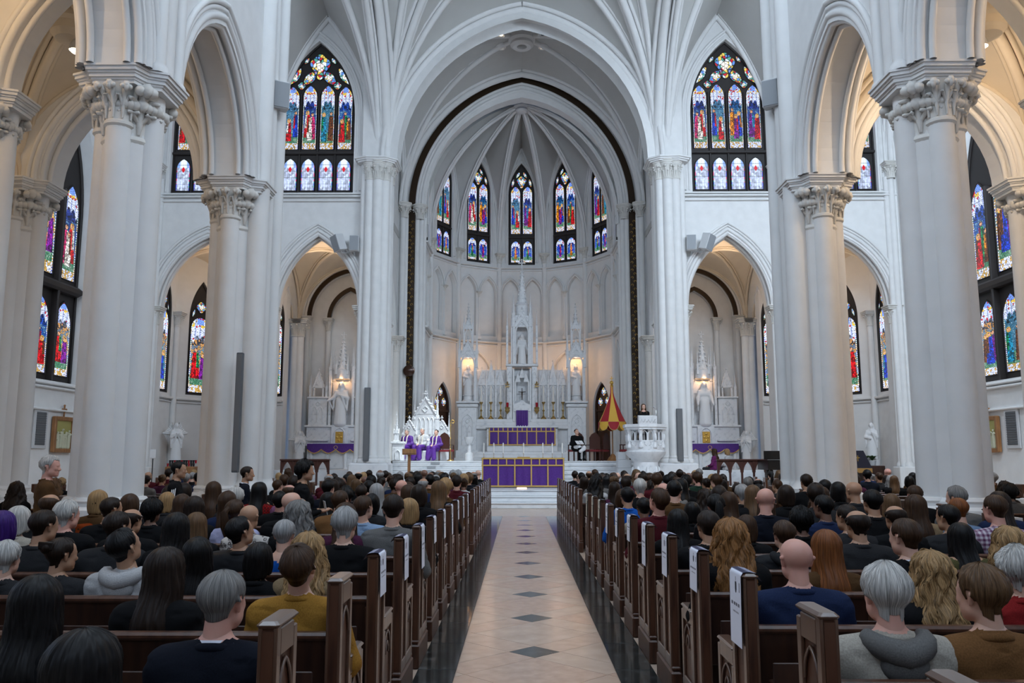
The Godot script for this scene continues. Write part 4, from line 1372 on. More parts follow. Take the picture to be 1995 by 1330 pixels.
func pew(s: float, x: float, d: float, L: float, label: String, group: String) -> void:
	var o := base("pew", V(s * x, 0, d))
	tag(o, label, "pew", group)
	if s < 0: o.rotation.y = 0.0
	var q := _pew_body(L)
	for i in 2:
		var e := put(pew_mesh.end, "end_panel", M.wood, o, Vector3(0 if i == 0 else L - 0.06, 0, 0))
		put(pew_mesh.frame, "panel_frame", M.wood_frame, e)
	put(q.back, "backrest", M.wood_dark, o)
	var n := int(L / 0.8)
	for i in n + 1:
		var st := put(pew_mesh.stile1, "stile", M.wood, o)
		st.transform = Transform3D(Basis(Vector3.RIGHT, 0.14), Vector3(0, 0.62, -0.13)) * Transform3D(Basis(), Vector3(0.06 + (L - 0.12) * i / n, -0.02, 0.016))
	put(q.rail, "top_rail", M.wood, o)
	put(q.seat, "seat", M.wood, o)
	put(q.hymnal, "hymnal_rack", M.wood_dark, o)
	put(q.kneeler, "kneeler", M.leather, o)
	if s < 0:
		# mirrored block: the aisle end is the far end of the local x axis
		o.position.x = -x - L

func ordinal(i: int) -> String:
	return ["first", "second", "third", "fourth", "fifth", "sixth", "seventh", "eighth", "ninth", "tenth", "eleventh", "twelfth", "thirteenth", "fourteenth", "fifteenth", "sixteenth", "seventeenth", "eighteenth", "nineteenth", "twentieth", "twenty-first", "twenty-second", "twenty-third", "twenty-fourth"][i]

func pews() -> void:
	make_pew_meshes()
	var L := 3.95
	ROWS.left = []; ROWS.right = []
	ROWS.left.append(1.82)
	ROWS.right.append(1.97)
	for k in 11:
		ROWS.left.append(2.80 + 0.981 * k)
		ROWS.right.append(2.97 + 0.983 * k)
	for k in 10:
		ROWS.left.append(14.44 + 0.93 * k)
		ROWS.right.append(14.75 + 0.91 * k)
	for nm in ["left", "right"]:
		var s := -1.0 if nm == "left" else 1.0
		for i in ROWS[nm].size():
			pew(s, 0.905, ROWS[nm][i], L, "dark brown wooden pew, %s row from the front, %s of the centre aisle" % [ordinal(21 - i), nm], "pews along the centre aisle")
	# side blocks
	ROWS.left_side = []; ROWS.right_side = []
	ROWS.left_aisle = []; ROWS.right_aisle = []
	for k in 8:
		ROWS.left_side.append(17.6 + 1.0 * k); ROWS.right_side.append(17.6 + 1.0 * k)
	for k in 5:
		ROWS.left_aisle.append(9.0 + 1.0 * k); ROWS.right_aisle.append(9.0 + 1.0 * k)
	for s in [-1.0, 1.0]:
		var nm := "left" if s < 0 else "right"
		for i in 8:
			pew(s, 6.7, 17.6 + 1.0 * i, 3.6, "dark brown pew in the %s transept, %s row from the altar" % [nm, ordinal(7 - i)], "pews in the transepts")
		for i in 5:
			if i in [2]: continue
			pew(s, 6.65, 9.0 + 1.0 * i, 1.7, "short dark pew in the %s side aisle, %s row from the altar" % [nm, ordinal(4 - i)], "pews in the side aisles")
	signs()

# paper notices hung over the pew ends
func signs() -> void:
	var im := Image.create(96, 128, false, Image.FORMAT_RGB8)
	im.fill(Color(0.90, 0.91, 0.96))
	var ink := Color(0.10, 0.10, 0.16)
	# crest with a small companion mark, and blocks of script-like lines
	for y in 128:
		for x in 96:
			var a := Vector2((x - 52) / 7.0, (y - 26) / 11.0)
			if a.length() < 1.0 and (a.y > -0.7): im.set_pixel(x, y, ink)
			if absf(x - 52) < 2 and y > 10 and y < 18: im.set_pixel(x, y, ink)
			if absf(x - 80) < 4 and y > 18 and y < 34 and (x + y) % 3 != 0: im.set_pixel(x, y, ink.lightened(0.2))
			if y > 52 and y < 58 and x > 14 and x < 84 and sin(x * 0.9) + sin(x * 0.37) > -0.5: im.set_pixel(x, y, ink.lightened(0.25))
			if y > 66 and y < 70 and x > 24 and x < 74 and sin(x * 1.1) > -0.3: im.set_pixel(x, y, ink.lightened(0.35))
			if x < 3 or y < 3 or x > 92: im.set_pixel(x, y, Color(0.2, 0.2, 0.3))
	var m := mat(Color(1, 1, 1), 0.85)
	m.albedo_texture = ImageTexture.create_from_image(im)
	var yl := mat(lin(0.78, 0.72, 0.55), 0.85)
	yl.albedo_texture = m.albedo_texture
	for nm in ["left", "right"]:
		var s := -1.0 if nm == "left" else 1.0
		for i in range(2, 21):
			if nm == "left" and i in [2, 13, 20]: continue
			if nm == "right" and i in [12, 19]: continue
			var b := MB.new()
			var w := 0.20
			var drop := 0.22 + 0.05 * float((i * 7) % 3)
			var rows := []
			# from the inner side over the top and down the aisle face
			for q in [[0.085, -0.02], [0.06, 0.016], [0.03, 0.022], [0.0, 0.020], [-0.012, 0.0], [-0.014, -drop * 0.5], [-0.016, -drop]]:
				var row := PackedVector3Array()
				for j in 2:
					row.append(Vector3(s * q[0], PEW_H + 0.002 + q[1], (0.015 if j == 0 else -w) - 0.01 * float(i % 3)))
				rows.append(row)
			b.grid(rows)
			for k in b.v.size():
				var t: float = [0.0, 0.0, 0.0, 0.02, 0.06, 0.5, 1.0][k / 2]
				b.uv[k] = Vector2((k % 2) if s > 0 else 1 - k % 2, t)
				if s > 0: b.uv[k].x = 1.0 - b.uv[k].x
			var o := put(b, "paper_sign", yl if nm == "right" and i in [9, 10, 11] else m, null, V(s * 0.905, 0, ROWS[nm][i]))
			tag(o, "%s paper notice on the %s pew end from the front, %s of aisle" % ["cream" if nm == "right" and i in [9, 10, 11] else "white", ordinal(21 - i), nm], "sign", "paper notices on the pew ends")
# ---------------------------------------------------------------- gothic stonework
func spire(b: MB, c: Vector3, r: float, y0: float, y1: float, crockets := 6, sides := 8) -> void:
	b.lathe(PackedVector2Array([Vector2(r, y0), Vector2(r * 0.12, y1)]), c, sides, 1, 1, TAU, PI / sides)
	for i in crockets:
		var f := (i + 0.5) / crockets
		for k in 4:
			var a := TAU * k / 4 + PI / 4
			var rr := lerpf(r, r * 0.12, f)
			b.ball(Vector3(c.x + cos(a) * (rr + r * 0.08), lerpf(y0, y1, f), c.z + sin(a) * (rr + r * 0.08)), Vector3(1, 0.8, 1) * r * 0.2, 6, 4)
	finial(b, Vector3(c.x, y1, c.z), r * 0.7)

func finial(b: MB, c: Vector3, h: float) -> void:
	b.lathe(PackedVector2Array([Vector2(h * 0.1, 0), Vector2(h * 0.08, h * 0.3), Vector2(h * 0.3, h * 0.5), Vector2(h * 0.1, h * 0.62), Vector2(h * 0.2, h * 0.85), Vector2(0, h * 1.1)]), c, 8)
	for k in 4:
		var a := TAU * k / 4
		b.ball(c + Vector3(cos(a) * h * 0.3, h * 0.5, sin(a) * h * 0.3), Vector3.ONE * h * 0.14, 6, 4)

func cross_top(b: MB, c: Vector3, h: float) -> void:
	b.box(c + Vector3(0, h * 0.5, 0), Vector3(h * 0.12, h, h * 0.12), h * 0.02)
	b.box(c + Vector3(0, h * 0.66, 0), Vector3(h * 0.55, h * 0.12, h * 0.12), h * 0.02)
	for q in [Vector3(0, h * 1.0, 0), Vector3(h * 0.28, h * 0.66, 0), Vector3(-h * 0.28, h * 0.66, 0)]:
		b.ball(c + q, Vector3.ONE * h * 0.1, 6, 4)

# gabled front: pointed opening under a steep crocketed gable
func gable(b: MB, c: Vector3, w: float, y: float, h: float, depth: float) -> void:
	var bx := b.xf
	b.xf = bx * Transform3D(Basis(), Vector3(c.x, y, c.z))
	b.prism(PackedVector2Array([Vector2(-w, 0), Vector2(0, h), Vector2(w, 0)]), -depth, 0)
	for s in [-1.0, 1.0]:
		b.tube(PackedVector3Array([Vector3(s * w, 0, 0.0), Vector3(0, h, 0.0)]), w * 0.09, 6)
		for i in 4:
			var f := (i + 0.6) / 4.6
			b.ball(Vector3(s * w * (1 - f) + s * w * 0.07, h * f + h * 0.03, 0), Vector3.ONE * w * 0.12, 6, 4)
	b.xf = bx
	finial(b, Vector3(c.x, y + h, c.z), w * 0.55)
	b.tube(PackedVector3Array([Vector3(c.x - w * 0.3, y + h * 0.3, c.z + 0.01), Vector3(c.x, y + h * 0.48, c.z + 0.01), Vector3(c.x + w * 0.3, y + h * 0.3, c.z + 0.01), Vector3(c.x, y + h * 0.12, c.z + 0.01), Vector3(c.x - w * 0.3, y + h * 0.3, c.z + 0.01)]), w * 0.05, 5, false)

# square pinnacle: shaft, four small gables, spire
func pinnacle(b: MB, c: Vector3, w: float, y0: float, y1: float, share := 0.5) -> void:
	var ym := lerpf(y0, y1, share)
	b.box(Vector3(c.x, (y0 + ym) / 2, c.z), Vector3(w, ym - y0, w), w * 0.1)
	b.box(Vector3(c.x, y0 + w * 0.2, c.z), Vector3(w * 1.25, w * 0.3, w * 1.25), w * 0.08)
	for k in 4:
		var a := PI / 2 * k
		var dir := Vector3(sin(a), 0, cos(a))
		var bx := b.xf
		b.xf = bx * Transform3D(Basis(Vector3.UP, a), Vector3(c.x, 0, c.z))
		b.prism(PackedVector2Array([Vector2(-w * 0.55, ym - w * 0.2), Vector2(0, ym + w * 0.9), Vector2(w * 0.55, ym - w * 0.2)]), w * 0.42, w * 0.6)
		b.tube(p3(arch(w * 0.28, w * 0.5, 5, Vector2(0, lerpf(y0, ym, 0.72))), w * 0.52), w * 0.06, 4, false)
		b.xf = bx
	spire(b, c, w * 0.48, ym, y1 - w * 0.3, 4, 4)

# pointed niche frame standing proud of a wall face
func niche(b: MB, x: float, z: float, a: float, y0: float, spring: float, rise: float, r: float) -> void:
	var pa := PackedVector3Array([Vector3(x - a, y0, z)])
	pa.append_array(p3(arch(a, rise, 8, Vector2(x, spring)), z))
	pa.append(Vector3(x + a, y0, z))
	b.tube(pa, r, 6, false)

# robed marble figure; pose: "heart", "mary", "plain", "angel", "kneel"
func statue_mesh(pose: String, h := 1.75, wings := false) -> MB:
	var k := h / 1.75
	var B := []
	var A := func(a: Vector3, b: Vector3, ra: float, rb: float) -> void: B.append([a * k, b * k, ra * k, rb * k])
	A.call(Vector3(0, 0.08, 0.0), Vector3(0, 0.85, 0), 0.22, 0.17)
	A.call(Vector3(0.10, 0.06, 0.05), Vector3(0.06, 0.9, 0.02), 0.15, 0.13)
	A.call(Vector3(-0.10, 0.06, 0.03), Vector3(-0.06, 0.9, 0.02), 0.15, 0.13)
	A.call(Vector3(-0.07, 1.0, 0), Vector3(0.07, 1.0, 0), 0.13, 0.13)
	A.call(Vector3(-0.10, 1.22, -0.01), Vector3(0.10, 1.22, -0.01), 0.12, 0.12)
	A.call(Vector3(0, 1.36, -0.01), Vector3(-0.19, 1.32, -0.01), 0.07, 0.075)
	A.call(Vector3(0, 1.36, -0.01), Vector3(0.19, 1.32, -0.01), 0.07, 0.075)
	A.call(Vector3(0, 1.36, 0), Vector3(0, 1.50, 0.02), 0.06, 0.052)
	A.call(Vector3(0, 1.60, 0.01), Vector3(0, 1.64, 0.0), 0.088, 0.092)
	A.call(Vector3(0, 1.545, 0.05), Vector3(0, 1.54, 0.055), 0.05, 0.045)
	A.call(Vector3(0, 1.60, 0.095), Vector3(0, 1.575, 0.11), 0.012, 0.014)
	# veil or hair
	A.call(Vector3(0, 1.62, -0.06), Vector3(0, 1.30, -0.13), 0.09, 0.11)
	for s in [-1.0, 1.0]:
		A.call(Vector3(s * 0.07, 1.6, -0.02), Vector3(s * 0.12, 1.3, -0.06), 0.045, 0.06)
		# mantle folds
		for i in 3:
			A.call(Vector3(s * (0.05 + 0.07 * i), 0.05, 0.17 - 0.04 * i), Vector3(s * (0.03 + 0.04 * i), 0.95, 0.10 - 0.02 * i), 0.045, 0.03)
	var arms := []
	match pose:
		"heart": arms = [[Vector3(-0.28, 1.10, 0.05), Vector3(-0.44, 0.98, 0.20)], [Vector3(0.27, 1.08, 0.08), Vector3(0.06, 1.16, 0.20)]]
		"mary": arms = [[Vector3(-0.27, 1.06, 0.06), Vector3(-0.30, 0.86, 0.20)], [Vector3(0.27, 1.06, 0.06), Vector3(0.30, 0.86, 0.20)]]
		"pray": arms = [[Vector3(-0.24, 1.06, 0.10), Vector3(-0.02, 1.20, 0.24)], [Vector3(0.24, 1.06, 0.10), Vector3(0.02, 1.20, 0.24)]]
		_: arms = [[Vector3(-0.26, 1.06, 0.06), Vector3(-0.06, 1.00, 0.19)], [Vector3(0.25, 1.05, 0.08), Vector3(0.10, 1.22, 0.20)]]
	for i in 2:
		var s := -1.0 if i == 0 else 1.0
		A.call(Vector3(s * 0.19, 1.31, 0), arms[i][0], 0.075, 0.075)
		A.call(arms[i][0], arms[i][1], 0.075, 0.05)
		A.call(arms[i][1], arms[i][1] + (arms[i][1] - arms[i][0]).normalized() * 0.11, 0.035, 0.022)
		A.call(arms[i][0] + Vector3(0, -0.04, -0.02), arms[i][0] + Vector3(0.0, -0.42, -0.02), 0.06, 0.03)
		A.call(arms[i][1] + Vector3(0, -0.03, -0.02), arms[i][0] + Vector3(s * 0.01, -0.5, 0.02), 0.04, 0.03)
	var out := nets(B, 0.02 * k, 0.045 * k)
	if wings:
		for s in [-1.0, 1.0]:
			for f in 7:
				var t := f / 6.0
				var root := Vector3(s * 0.06, 1.30 - 0.02 * f, -0.14) * k
				var top := Vector3(s * (0.16 + 0.05 * f), 1.72 - 0.08 * f, -0.24) * k
				var tip := Vector3(s * (0.20 + 0.06 * f), 0.62 + 0.11 * f, -0.26) * k
				out.tube(PackedVector3Array([root, top, top.lerp(tip, 0.45) + Vector3(s * 0.05, 0, -0.02) * k, tip]), PackedFloat32Array([0.03 * k, 0.055 * k, 0.05 * k, 0.012 * k]), 6)
	return out

func statue(pose: String, at: Vector3, h: float, label: String, turn := 0.0, wings := false, ped := 0.0) -> void:
	var o := base("statue", at, turn)
	tag(o, label, "statue")
	if ped > 0:
		var p := MB.new()
		p.lathe(PackedVector2Array([Vector2(0, 0), Vector2(h * 0.2, 0), Vector2(h * 0.2, ped * 0.15), Vector2(h * 0.16, ped * 0.25), Vector2(h * 0.16, ped * 0.8), Vector2(h * 0.2, ped * 0.88), Vector2(h * 0.2, ped), Vector2(0, ped)]), Vector3.ZERO, 8, 1, 1, TAU, PI / 8)
		put(p, "pedestal", M.marble, o)
	var b := statue_mesh(pose, h, wings)
	put(b, "figure", M.statue, o, Vector3(0, ped, 0))

func lamp_niche(b: MB) -> void:
	pass

# purple frontal with gold orphreys: width, top, bottom, panels below, cells above, depth of the block
func frontal(called: String, label: String, c: Vector3, w: float, y0: float, y1: float, lower: int, upper: int, depth: float) -> void:
	var o := base(called, c)
	tag(o, label, "altar cloth")
	var b := MB.new()
	var nx := 120
	var path := PackedVector3Array()
	# left side, front with folds, right side
	path.append(Vector3(-w / 2, 0, -depth)); path.append(Vector3(-w / 2, 0, -depth * 0.5))
	for i in nx + 1:
		var f := float(i) / nx
		path.append(Vector3(-w / 2 + w * f, 0, 0.0))
	path.append(Vector3(w / 2, 0, -depth * 0.5)); path.append(Vector3(w / 2, 0, -depth))
	var nz := FastNoiseLite.new(); nz.seed = 4; nz.frequency = 1.4
	var rows := []
	for j in 7:
		var t := j / 6.0
		var row := PackedVector3Array()
		for p in path:
			var q := p
			q.y = lerpf(y0, y1, t)
			if p.z == 0.0: q.z += 0.004 + (1 - t) * (0.012 + 0.022 * nz.get_noise_2d(p.x * 2.0, t * 0.4) + 0.012 * sin(p.x * 19.0 + 2.0 * sin(p.x * 3.0)))
			row.append(q)
		rows.append(row)
	b.grid(rows)
	b.quad(Vector3(-w / 2, y1, 0.004), Vector3(w / 2, y1, 0.004), Vector3(w / 2, y1, -depth), Vector3(-w / 2, y1, -depth))
	put(b, "purple_cloth", M.purple, o)
	var g := MB.new()
	var bw := w * 0.010
	var mid := lerpf(y0, y1, 0.745)
	for yy in [y0 + bw, mid, y1 - bw * 0.6]:
		g.box(Vector3(0, yy, 0.035), Vector3(w + 0.02, bw * 1.7, 0.012), 0.003)
	for i in lower + 1:
		var x := -w / 2 + w * i / lower
		x = clampf(x, -w / 2 + bw, w / 2 - bw)
		g.box(Vector3(x, (y0 + mid) / 2, 0.034), Vector3(bw * 1.7, mid - y0, 0.012), 0.003)
	for i in upper + 1:
		var x := clampf(-w / 2 + w * i / upper, -w / 2 + bw, w / 2 - bw)
		g.box(Vector3(x, (y1 + mid) / 2, 0.034), Vector3(bw * 1.5, y1 - mid, 0.012), 0.003)
	put(g, "gold_band", M.orphrey, o)

func candlestick(called: String, at: Vector3, hs: float, hc: float, label: String, group: String, thick := 0.03, white := true) -> void:
	var o := base(called, at)
	tag(o, label, "candlestick", group)
	var b := MB.new()
	var r := hs * 0.16
	b.lathe(PackedVector2Array([Vector2(0, 0), Vector2(r, 0), Vector2(r, hs * 0.06), Vector2(r * 0.5, hs * 0.14), Vector2(r * 0.25, hs * 0.22), Vector2(r * 0.2, hs * 0.42), Vector2(r * 0.5, hs * 0.5), Vector2(r * 0.2, hs * 0.58), Vector2(r * 0.18, hs * 0.84), Vector2(r * 0.62, hs * 0.94), Vector2(r * 0.7, hs), Vector2(0, hs)]), Vector3.ZERO, 12)
	put(b, "stem", M.brass, o)
	var c := MB.new()
	c.lathe(PackedVector2Array([Vector2(thick, hs), Vector2(thick, hs + hc), Vector2(thick * 0.5, hs + hc + 0.01), Vector2(0, hs + hc + 0.01)]), Vector3.ZERO, 12)
	c.tube(PackedVector3Array([Vector3(0, hs + hc, 0), Vector3(0, hs + hc + 0.04, 0)]), 0.006, 5)
	put(c, "candle", M.wax, o)

func high_altar() -> void:
	var D := 41.5
	var o := base("high_altar", V(0, SAN, D))
	tag(o, "tall white marble high altar with gothic spires in the apse", "altar")
	var Y := -SAN      # local y = world y + Y
	# steps
	var st := MB.new()
	for i in 3:
		st.box(Vector3(0, 0.07 + 0.14 * i, 0.85 - 0.15 * i), Vector3(6.4 - 0.8 * i, 0.14, 3.0 - 0.6 * i), 0.012)
	put(st, "step", M.marble, o)
	# table block and gradines
	var tb := MB.new()
	tb.box(Vector3(0, 0.42 + 0.55, 0.72), Vector3(3.4, 1.1, 0.8), 0.03)
	tb.box(Vector3(0, 1.60, 0.75), Vector3(3.5, 0.07, 0.9), 0.02)
	put(tb, "altar_table", M.marble, o)
	var gr := MB.new()
	for i in 3:
		gr.box(Vector3(0, 1.62 + 0.16 * i, 0.22 - 0.08 * i), Vector3(4.5, 0.16, 0.5), 0.015)
	gr.box(Vector3(0, 1.0, -0.1), Vector3(4.7, 1.4, 0.7), 0.03)
	put(gr, "gradine", M.marble, o)
	# reredos wall with three gabled niches on each side
	var rr := MB.new()
	rr.box(Vector3(0, 3.0, -0.35), Vector3(4.6, 3.0, 0.35), 0.03)
	for s in [-1.0, 1.0]:
		for i in 3:
			var x: float = s * (1.08 + 0.46 * i)
			var big := i == 1
			niche(rr, x, -0.15, 0.19, 2.15, 3.35, 0.38, 0.035)
			niche(rr, x, -0.13, 0.12, 2.15, 3.1, 0.3, 0.02)
			gable(rr, Vector3(x, 0, -0.10), 0.22, 3.72, 1.15 if big else 0.8, 0.1)
			rr.box(Vector3(x, 2.6, -0.165), Vector3(0.3, 0.95, 0.02), 0.004)
		for i in 4:
			var x: float = s * (0.85 + 0.46 * i)
			pinnacle(rr, Vector3(x, 0, -0.1), 0.09, 2.1, 5.15 if i in [1, 2] else 4.55, 0.62)
	put(rr, "reredos", M.carved, o)
	# side towers
	for s in [-1.0, 1.0]:
		var t := MB.new()
		var x: float = s * 2.68
		t.box(Vector3(x, 0.25, 0.0), Vector3(1.15, 0.5, 0.95), 0.04)
		t.box(Vector3(x, 1.5, 0.0), Vector3(0.92, 2.2, 0.75), 0.03)
		t.box(Vector3(x, 2.68, 0.02), Vector3(1.05, 0.16, 0.9), 0.04)
		t.box(Vector3(x, 2.84, 0.02), Vector3(1.16, 0.10, 1.0), 0.03)
		niche(t, x, 0.385, 0.26, 0.75, 1.85, 0.4, 0.03)
		niche(t, x - 0.12, 0.385, 0.1, 0.75, 1.5, 0.22, 0.02)
		niche(t, x + 0.12, 0.385, 0.1, 0.75, 1.5, 0.22, 0.02)
		t.tube(p3(foil(Vector2(x, 1.92), 0.1, 4), 0.385), 0.02, 5, false)
		# niche housing: four corner piers, back and arched canopy
		for q in [[-0.38, 0.3], [0.38, 0.3], [-0.38, -0.3], [0.38, -0.3]]:
			t.box(Vector3(x + q[0], 3.9, q[1]), Vector3(0.13, 2.1, 0.13), 0.02)
			pinnacle(t, Vector3(x + q[0] * 1.12, 0, q[1] * 1.12), 0.13, 4.55, 6.5, 0.42)
		t.box(Vector3(x, 3.95, -0.36), Vector3(0.75, 2.2, 0.06), 0.01)
		niche(t, x, 0.34, 0.33, 2.95, 4.7, 0.55, 0.045)
		gable(t, Vector3(x, 0, 0.36), 0.42, 5.05, 0.85, 0.1)
		t.box(Vector3(x, 5.25, 0.0), Vector3(0.8, 0.12, 0.75), 0.02)
		# open upper stage
		for q in [[-0.22, 0.2], [0.22, 0.2], [-0.22, -0.2], [0.22, -0.2]]:
			t.box(Vector3(x + q[0], 5.9, q[1]), Vector3(0.07, 1.3, 0.07), 0.015)
			pinnacle(t, Vector3(x + q[0], 0, q[1]), 0.08, 6.5, 7.3, 0.3)
		niche(t, x, 0.2, 0.17, 5.3, 6.2, 0.35, 0.03)
		gable(t, Vector3(x, 0, 0.22), 0.24, 6.5, 0.5, 0.4)
		spire(t, Vector3(x, 0, 0), 0.17, 6.6, 7.75, 6, 4)
		put(t, "side_tower", M.carved, o)
		var gl := MB.new()
		for e in [-0.17, 0.0, 0.17]:
			gl.prism(PackedVector2Array([Vector2(x + e - 0.065, 4.42), Vector2(x + e + 0.065, 4.42), Vector2(x + e + 0.055, 4.62), Vector2(x + e, 4.72), Vector2(x + e - 0.055, 4.62)]), -0.325, -0.31)
		for e in [-0.1, 0.1]: gl.prism(foil(Vector2(x + e, 4.82), 0.07, 4), -0.325, -0.31)
		gl.prism(foil(Vector2(x, 4.99), 0.075, 4), -0.325, -0.31)
		put(gl, "niche_tracery", M.carved, o)
	# centre tower
	var c := MB.new()
	c.box(Vector3(0, 2.3, -0.1), Vector3(0.78, 0.9, 0.9), 0.03)
	c.prism(PackedVector2Array([Vector2(-0.42, 2.4), Vector2(-0.42, 2.72), Vector2(-0.2, 2.80), Vector2(0, 2.95), Vector2(0.2, 2.80), Vector2(0.42, 2.72), Vector2(0.42, 2.4)]), 0.25, 0.42)
	for s in [-1.0, 1.0]:
		c.box(Vector3(s * 0.62, 3.2, 0.0), Vector3(0.28, 2.9, 0.6), 0.03)
		niche(c, s * 0.62, 0.31, 0.09, 3.3, 4.1, 0.25, 0.025)
		c.box(Vector3(s * 0.42, 3.2, 0.1), Vector3(0.09, 2.6, 0.5), 0.02)
		for q in [[0.5, 0.15], [0.74, 0.15], [0.5, -0.25], [0.74, -0.25]]:
			pinnacle(c, Vector3(s * q[0], 0, q[1]), 0.10, 4.7, 7.55 + 0.5 * (1.0 if q[0] < 0.6 else 0.0), 0.68)
		for q in [0.22, -0.28]:
			c.box(Vector3(s * 0.40, 5.7, q), Vector3(0.13, 2.1, 0.13), 0.02)
			pinnacle(c, Vector3(s * 0.42, 0, q), 0.15, 6.6, 8.4, 0.35)
	c.box(Vector3(0, 4.68, 0.0), Vector3(1.62, 0.12, 0.8), 0.03)
	c.box(Vector3(0, 3.4, -0.36), Vector3(0.8, 2.4, 0.1), 0.02)
	c.box(Vector3(0, 5.8, -0.36), Vector3(0.8, 2.3, 0.08), 0.02)
	niche(c, 0, 0.26, 0.33, 2.9, 3.75, 0.4, 0.05)
	for x in [-0.2, 0.0, 0.2]:
		gable(c, Vector3(x, 0, 0.3), 0.12, 3.85 + (0.2 if x == 0.0 else 0.0), 0.45, 0.2)
	niche(c, 0, 0.26, 0.32, 4.75, 6.3, 0.55, 0.045)
	gable(c, Vector3(0, 0, 0.26), 0.42, 6.6, 0.8, 0.1)
	c.box(Vector3(0, 6.95, -0.05), Vector3(0.72, 0.5, 0.6), 0.03)
	c.lathe(PackedVector2Array([Vector2(0.36, 7.1), Vector2(0.34, 7.7), Vector2(0.38, 7.75), Vector2(0.3, 7.85)]), Vector3(0, 0, -0.05), 8, 1, 1, TAU, PI / 8)
	spire(c, Vector3(0, 0, -0.05), 0.28, 7.8, 9.55, 9, 8)
	cross_top(c, Vector3(0, 9.6, -0.05), 0.5)
	put(c, "centre_tower", M.carved, o)
	var back := MB.new()
	back.box(Vector3(0, 3.35, -0.30), Vector3(0.66, 1.3, 0.02), 0.004)
	put(back, "mosaic_back", M.mosaic, o)
	var gl2 := MB.new()
	for x in [-0.2, 0.0, 0.2]:
		gl2.prism(PackedVector2Array([Vector2(x - 0.07, 3.78), Vector2(x + 0.07, 3.78), Vector2(x + 0.06, 3.95), Vector2(x, 4.06), Vector2(x - 0.06, 3.95)]), -0.27, -0.255)
	put(gl2, "niche_tracery", M.carved, o)
	# tabernacle veil
	var ve := MB.new()
	var rows := []
	for j in 5:
		var row := PackedVector3Array()
		for i in 25:
			var f := i / 24.0
			row.append(Vector3(-0.29 + 0.58 * f, 1.66 + 0.78 * j / 4.0, 0.47 + 0.02 * sin(f * 30.0) * (1 - j / 5.0)))
		rows.append(row)
	ve.grid(rows)
	ve.box(Vector3(0, 2.05, 0.4), Vector3(0.56, 0.76, 0.1), 0.01)
	var vo := put(ve, "tabernacle_veil", M.purple, null, V(0, SAN, D))
	tag(vo, "purple veil hanging before the tabernacle of the high altar", "veil")
	# crucifix in the middle niche
	var cx := base("crucifix", V(0, 4.35, D - 0.05))
	tag(cx, "dark crucifix standing in the lit central niche of the high altar", "crucifix")
	var cb := MB.new()
	cb.box(Vector3(0, 0.35, 0), Vector3(0.035, 0.72, 0.03), 0.006)
	cb.box(Vector3(0, 0.52, 0), Vector3(0.36, 0.035, 0.03), 0.006)
	cb.lathe(PackedVector2Array([Vector2(0, -0.1), Vector2(0.12, -0.1), Vector2(0.1, -0.04), Vector2(0.03, 0.02), Vector2(0, 0.02)]), Vector3.ZERO, 10)
	put(cb, "cross", M.bronze, cx)
	put(nets([[Vector3(0, 0.16, 0.03), Vector3(0, 0.48, 0.03), 0.022, 0.035], [Vector3(0, 0.48, 0.03), Vector3(-0.16, 0.54, 0.03), 0.016, 0.01], [Vector3(0, 0.48, 0.03), Vector3(0.16, 0.54, 0.03), 0.016, 0.01], [Vector3(0, 0.56, 0.035), Vector3(0, 0.58, 0.035), 0.026, 0.024]], 0.012, 0.015), "corpus", M.bronze, cx)
	frontal("altar_frontal", "purple frontal with gold bands on the high altar table", V(0, SAN, D - 1.14), 3.2, 0.72, 1.62, 7, 14, 0.02)
	statue("mary", V(0, SAN + 4.75, D - 0.0), 1.55, "white statue of a robed woman in the central tower of the high altar", 0.0)
	for s in [-1.0, 1.0]:
		statue("plain", V(s * 2.68, SAN + 2.9, D - 0.02), 1.5, "white robed statue in the %s tower niche of the high altar" % ("left" if s < 0 else "right"), 0.0, false, 0.32)
	# six tall candlesticks and two hanging lamps
	var names := ["outermost left", "second from left", "third from left", "third from right", "second from right", "outermost right"]
	var xs := [-2.02, -1.54, -1.06, 1.06, 1.54, 2.02]
	for i in 6:
		candlestick("candlestick", V(xs[i], SAN + 2.02, D - 0.14), 0.85, 0.78, "tall brass candlestick with white candle on the high altar, %s" % names[i], "candlesticks of the high altar", 0.035)
	for s in [-1.0, 1.0]:
		var l := base("sanctuary_lamp", V(s * 0.72, SAN + 2.3, D - 0.42))
		tag(l, "hanging brass lamp with red glass %s of the tabernacle" % ("left" if s < 0 else "right"), "lamp")
		var lb := MB.new()
		lb.lathe(PackedVector2Array([Vector2(0, -0.05), Vector2(0.04, 0), Vector2(0.13, 0.12), Vector2(0.10, 0.2), Vector2(0.14, 0.26), Vector2(0.1, 0.3), Vector2(0, 0.3)]), Vector3.ZERO, 10)
		lb.box(Vector3(0, 1.3, 0.0), Vector3(0.22, 0.05, 0.05), 0.01)
		finial(lb, Vector3(0, 1.3, 0), 0.25)
		lb.box(Vector3(0, 1.32, -0.08), Vector3(0.03, 0.03, 0.2), 0.0)
		put(lb, "brass_bowl", M.brass, l)
		var lc := MB.new()
		for x in [-0.09, 0.0, 0.09]: lc.tube(PackedVector3Array([Vector3(x, 0.28, 0.0), Vector3(x * 0.9, 1.3, 0.0)]), 0.006, 4)
		put(lc, "chain", M.chrome, l)
		var lg := MB.new()
		lg.lathe(PackedVector2Array([Vector2(0, 0.3), Vector2(0.055, 0.3), Vector2(0.065, 0.5), Vector2(0.05, 0.52), Vector2(0, 0.52)]), Vector3.ZERO, 10)
		put(lg, "red_glass", M.red_glass, l)

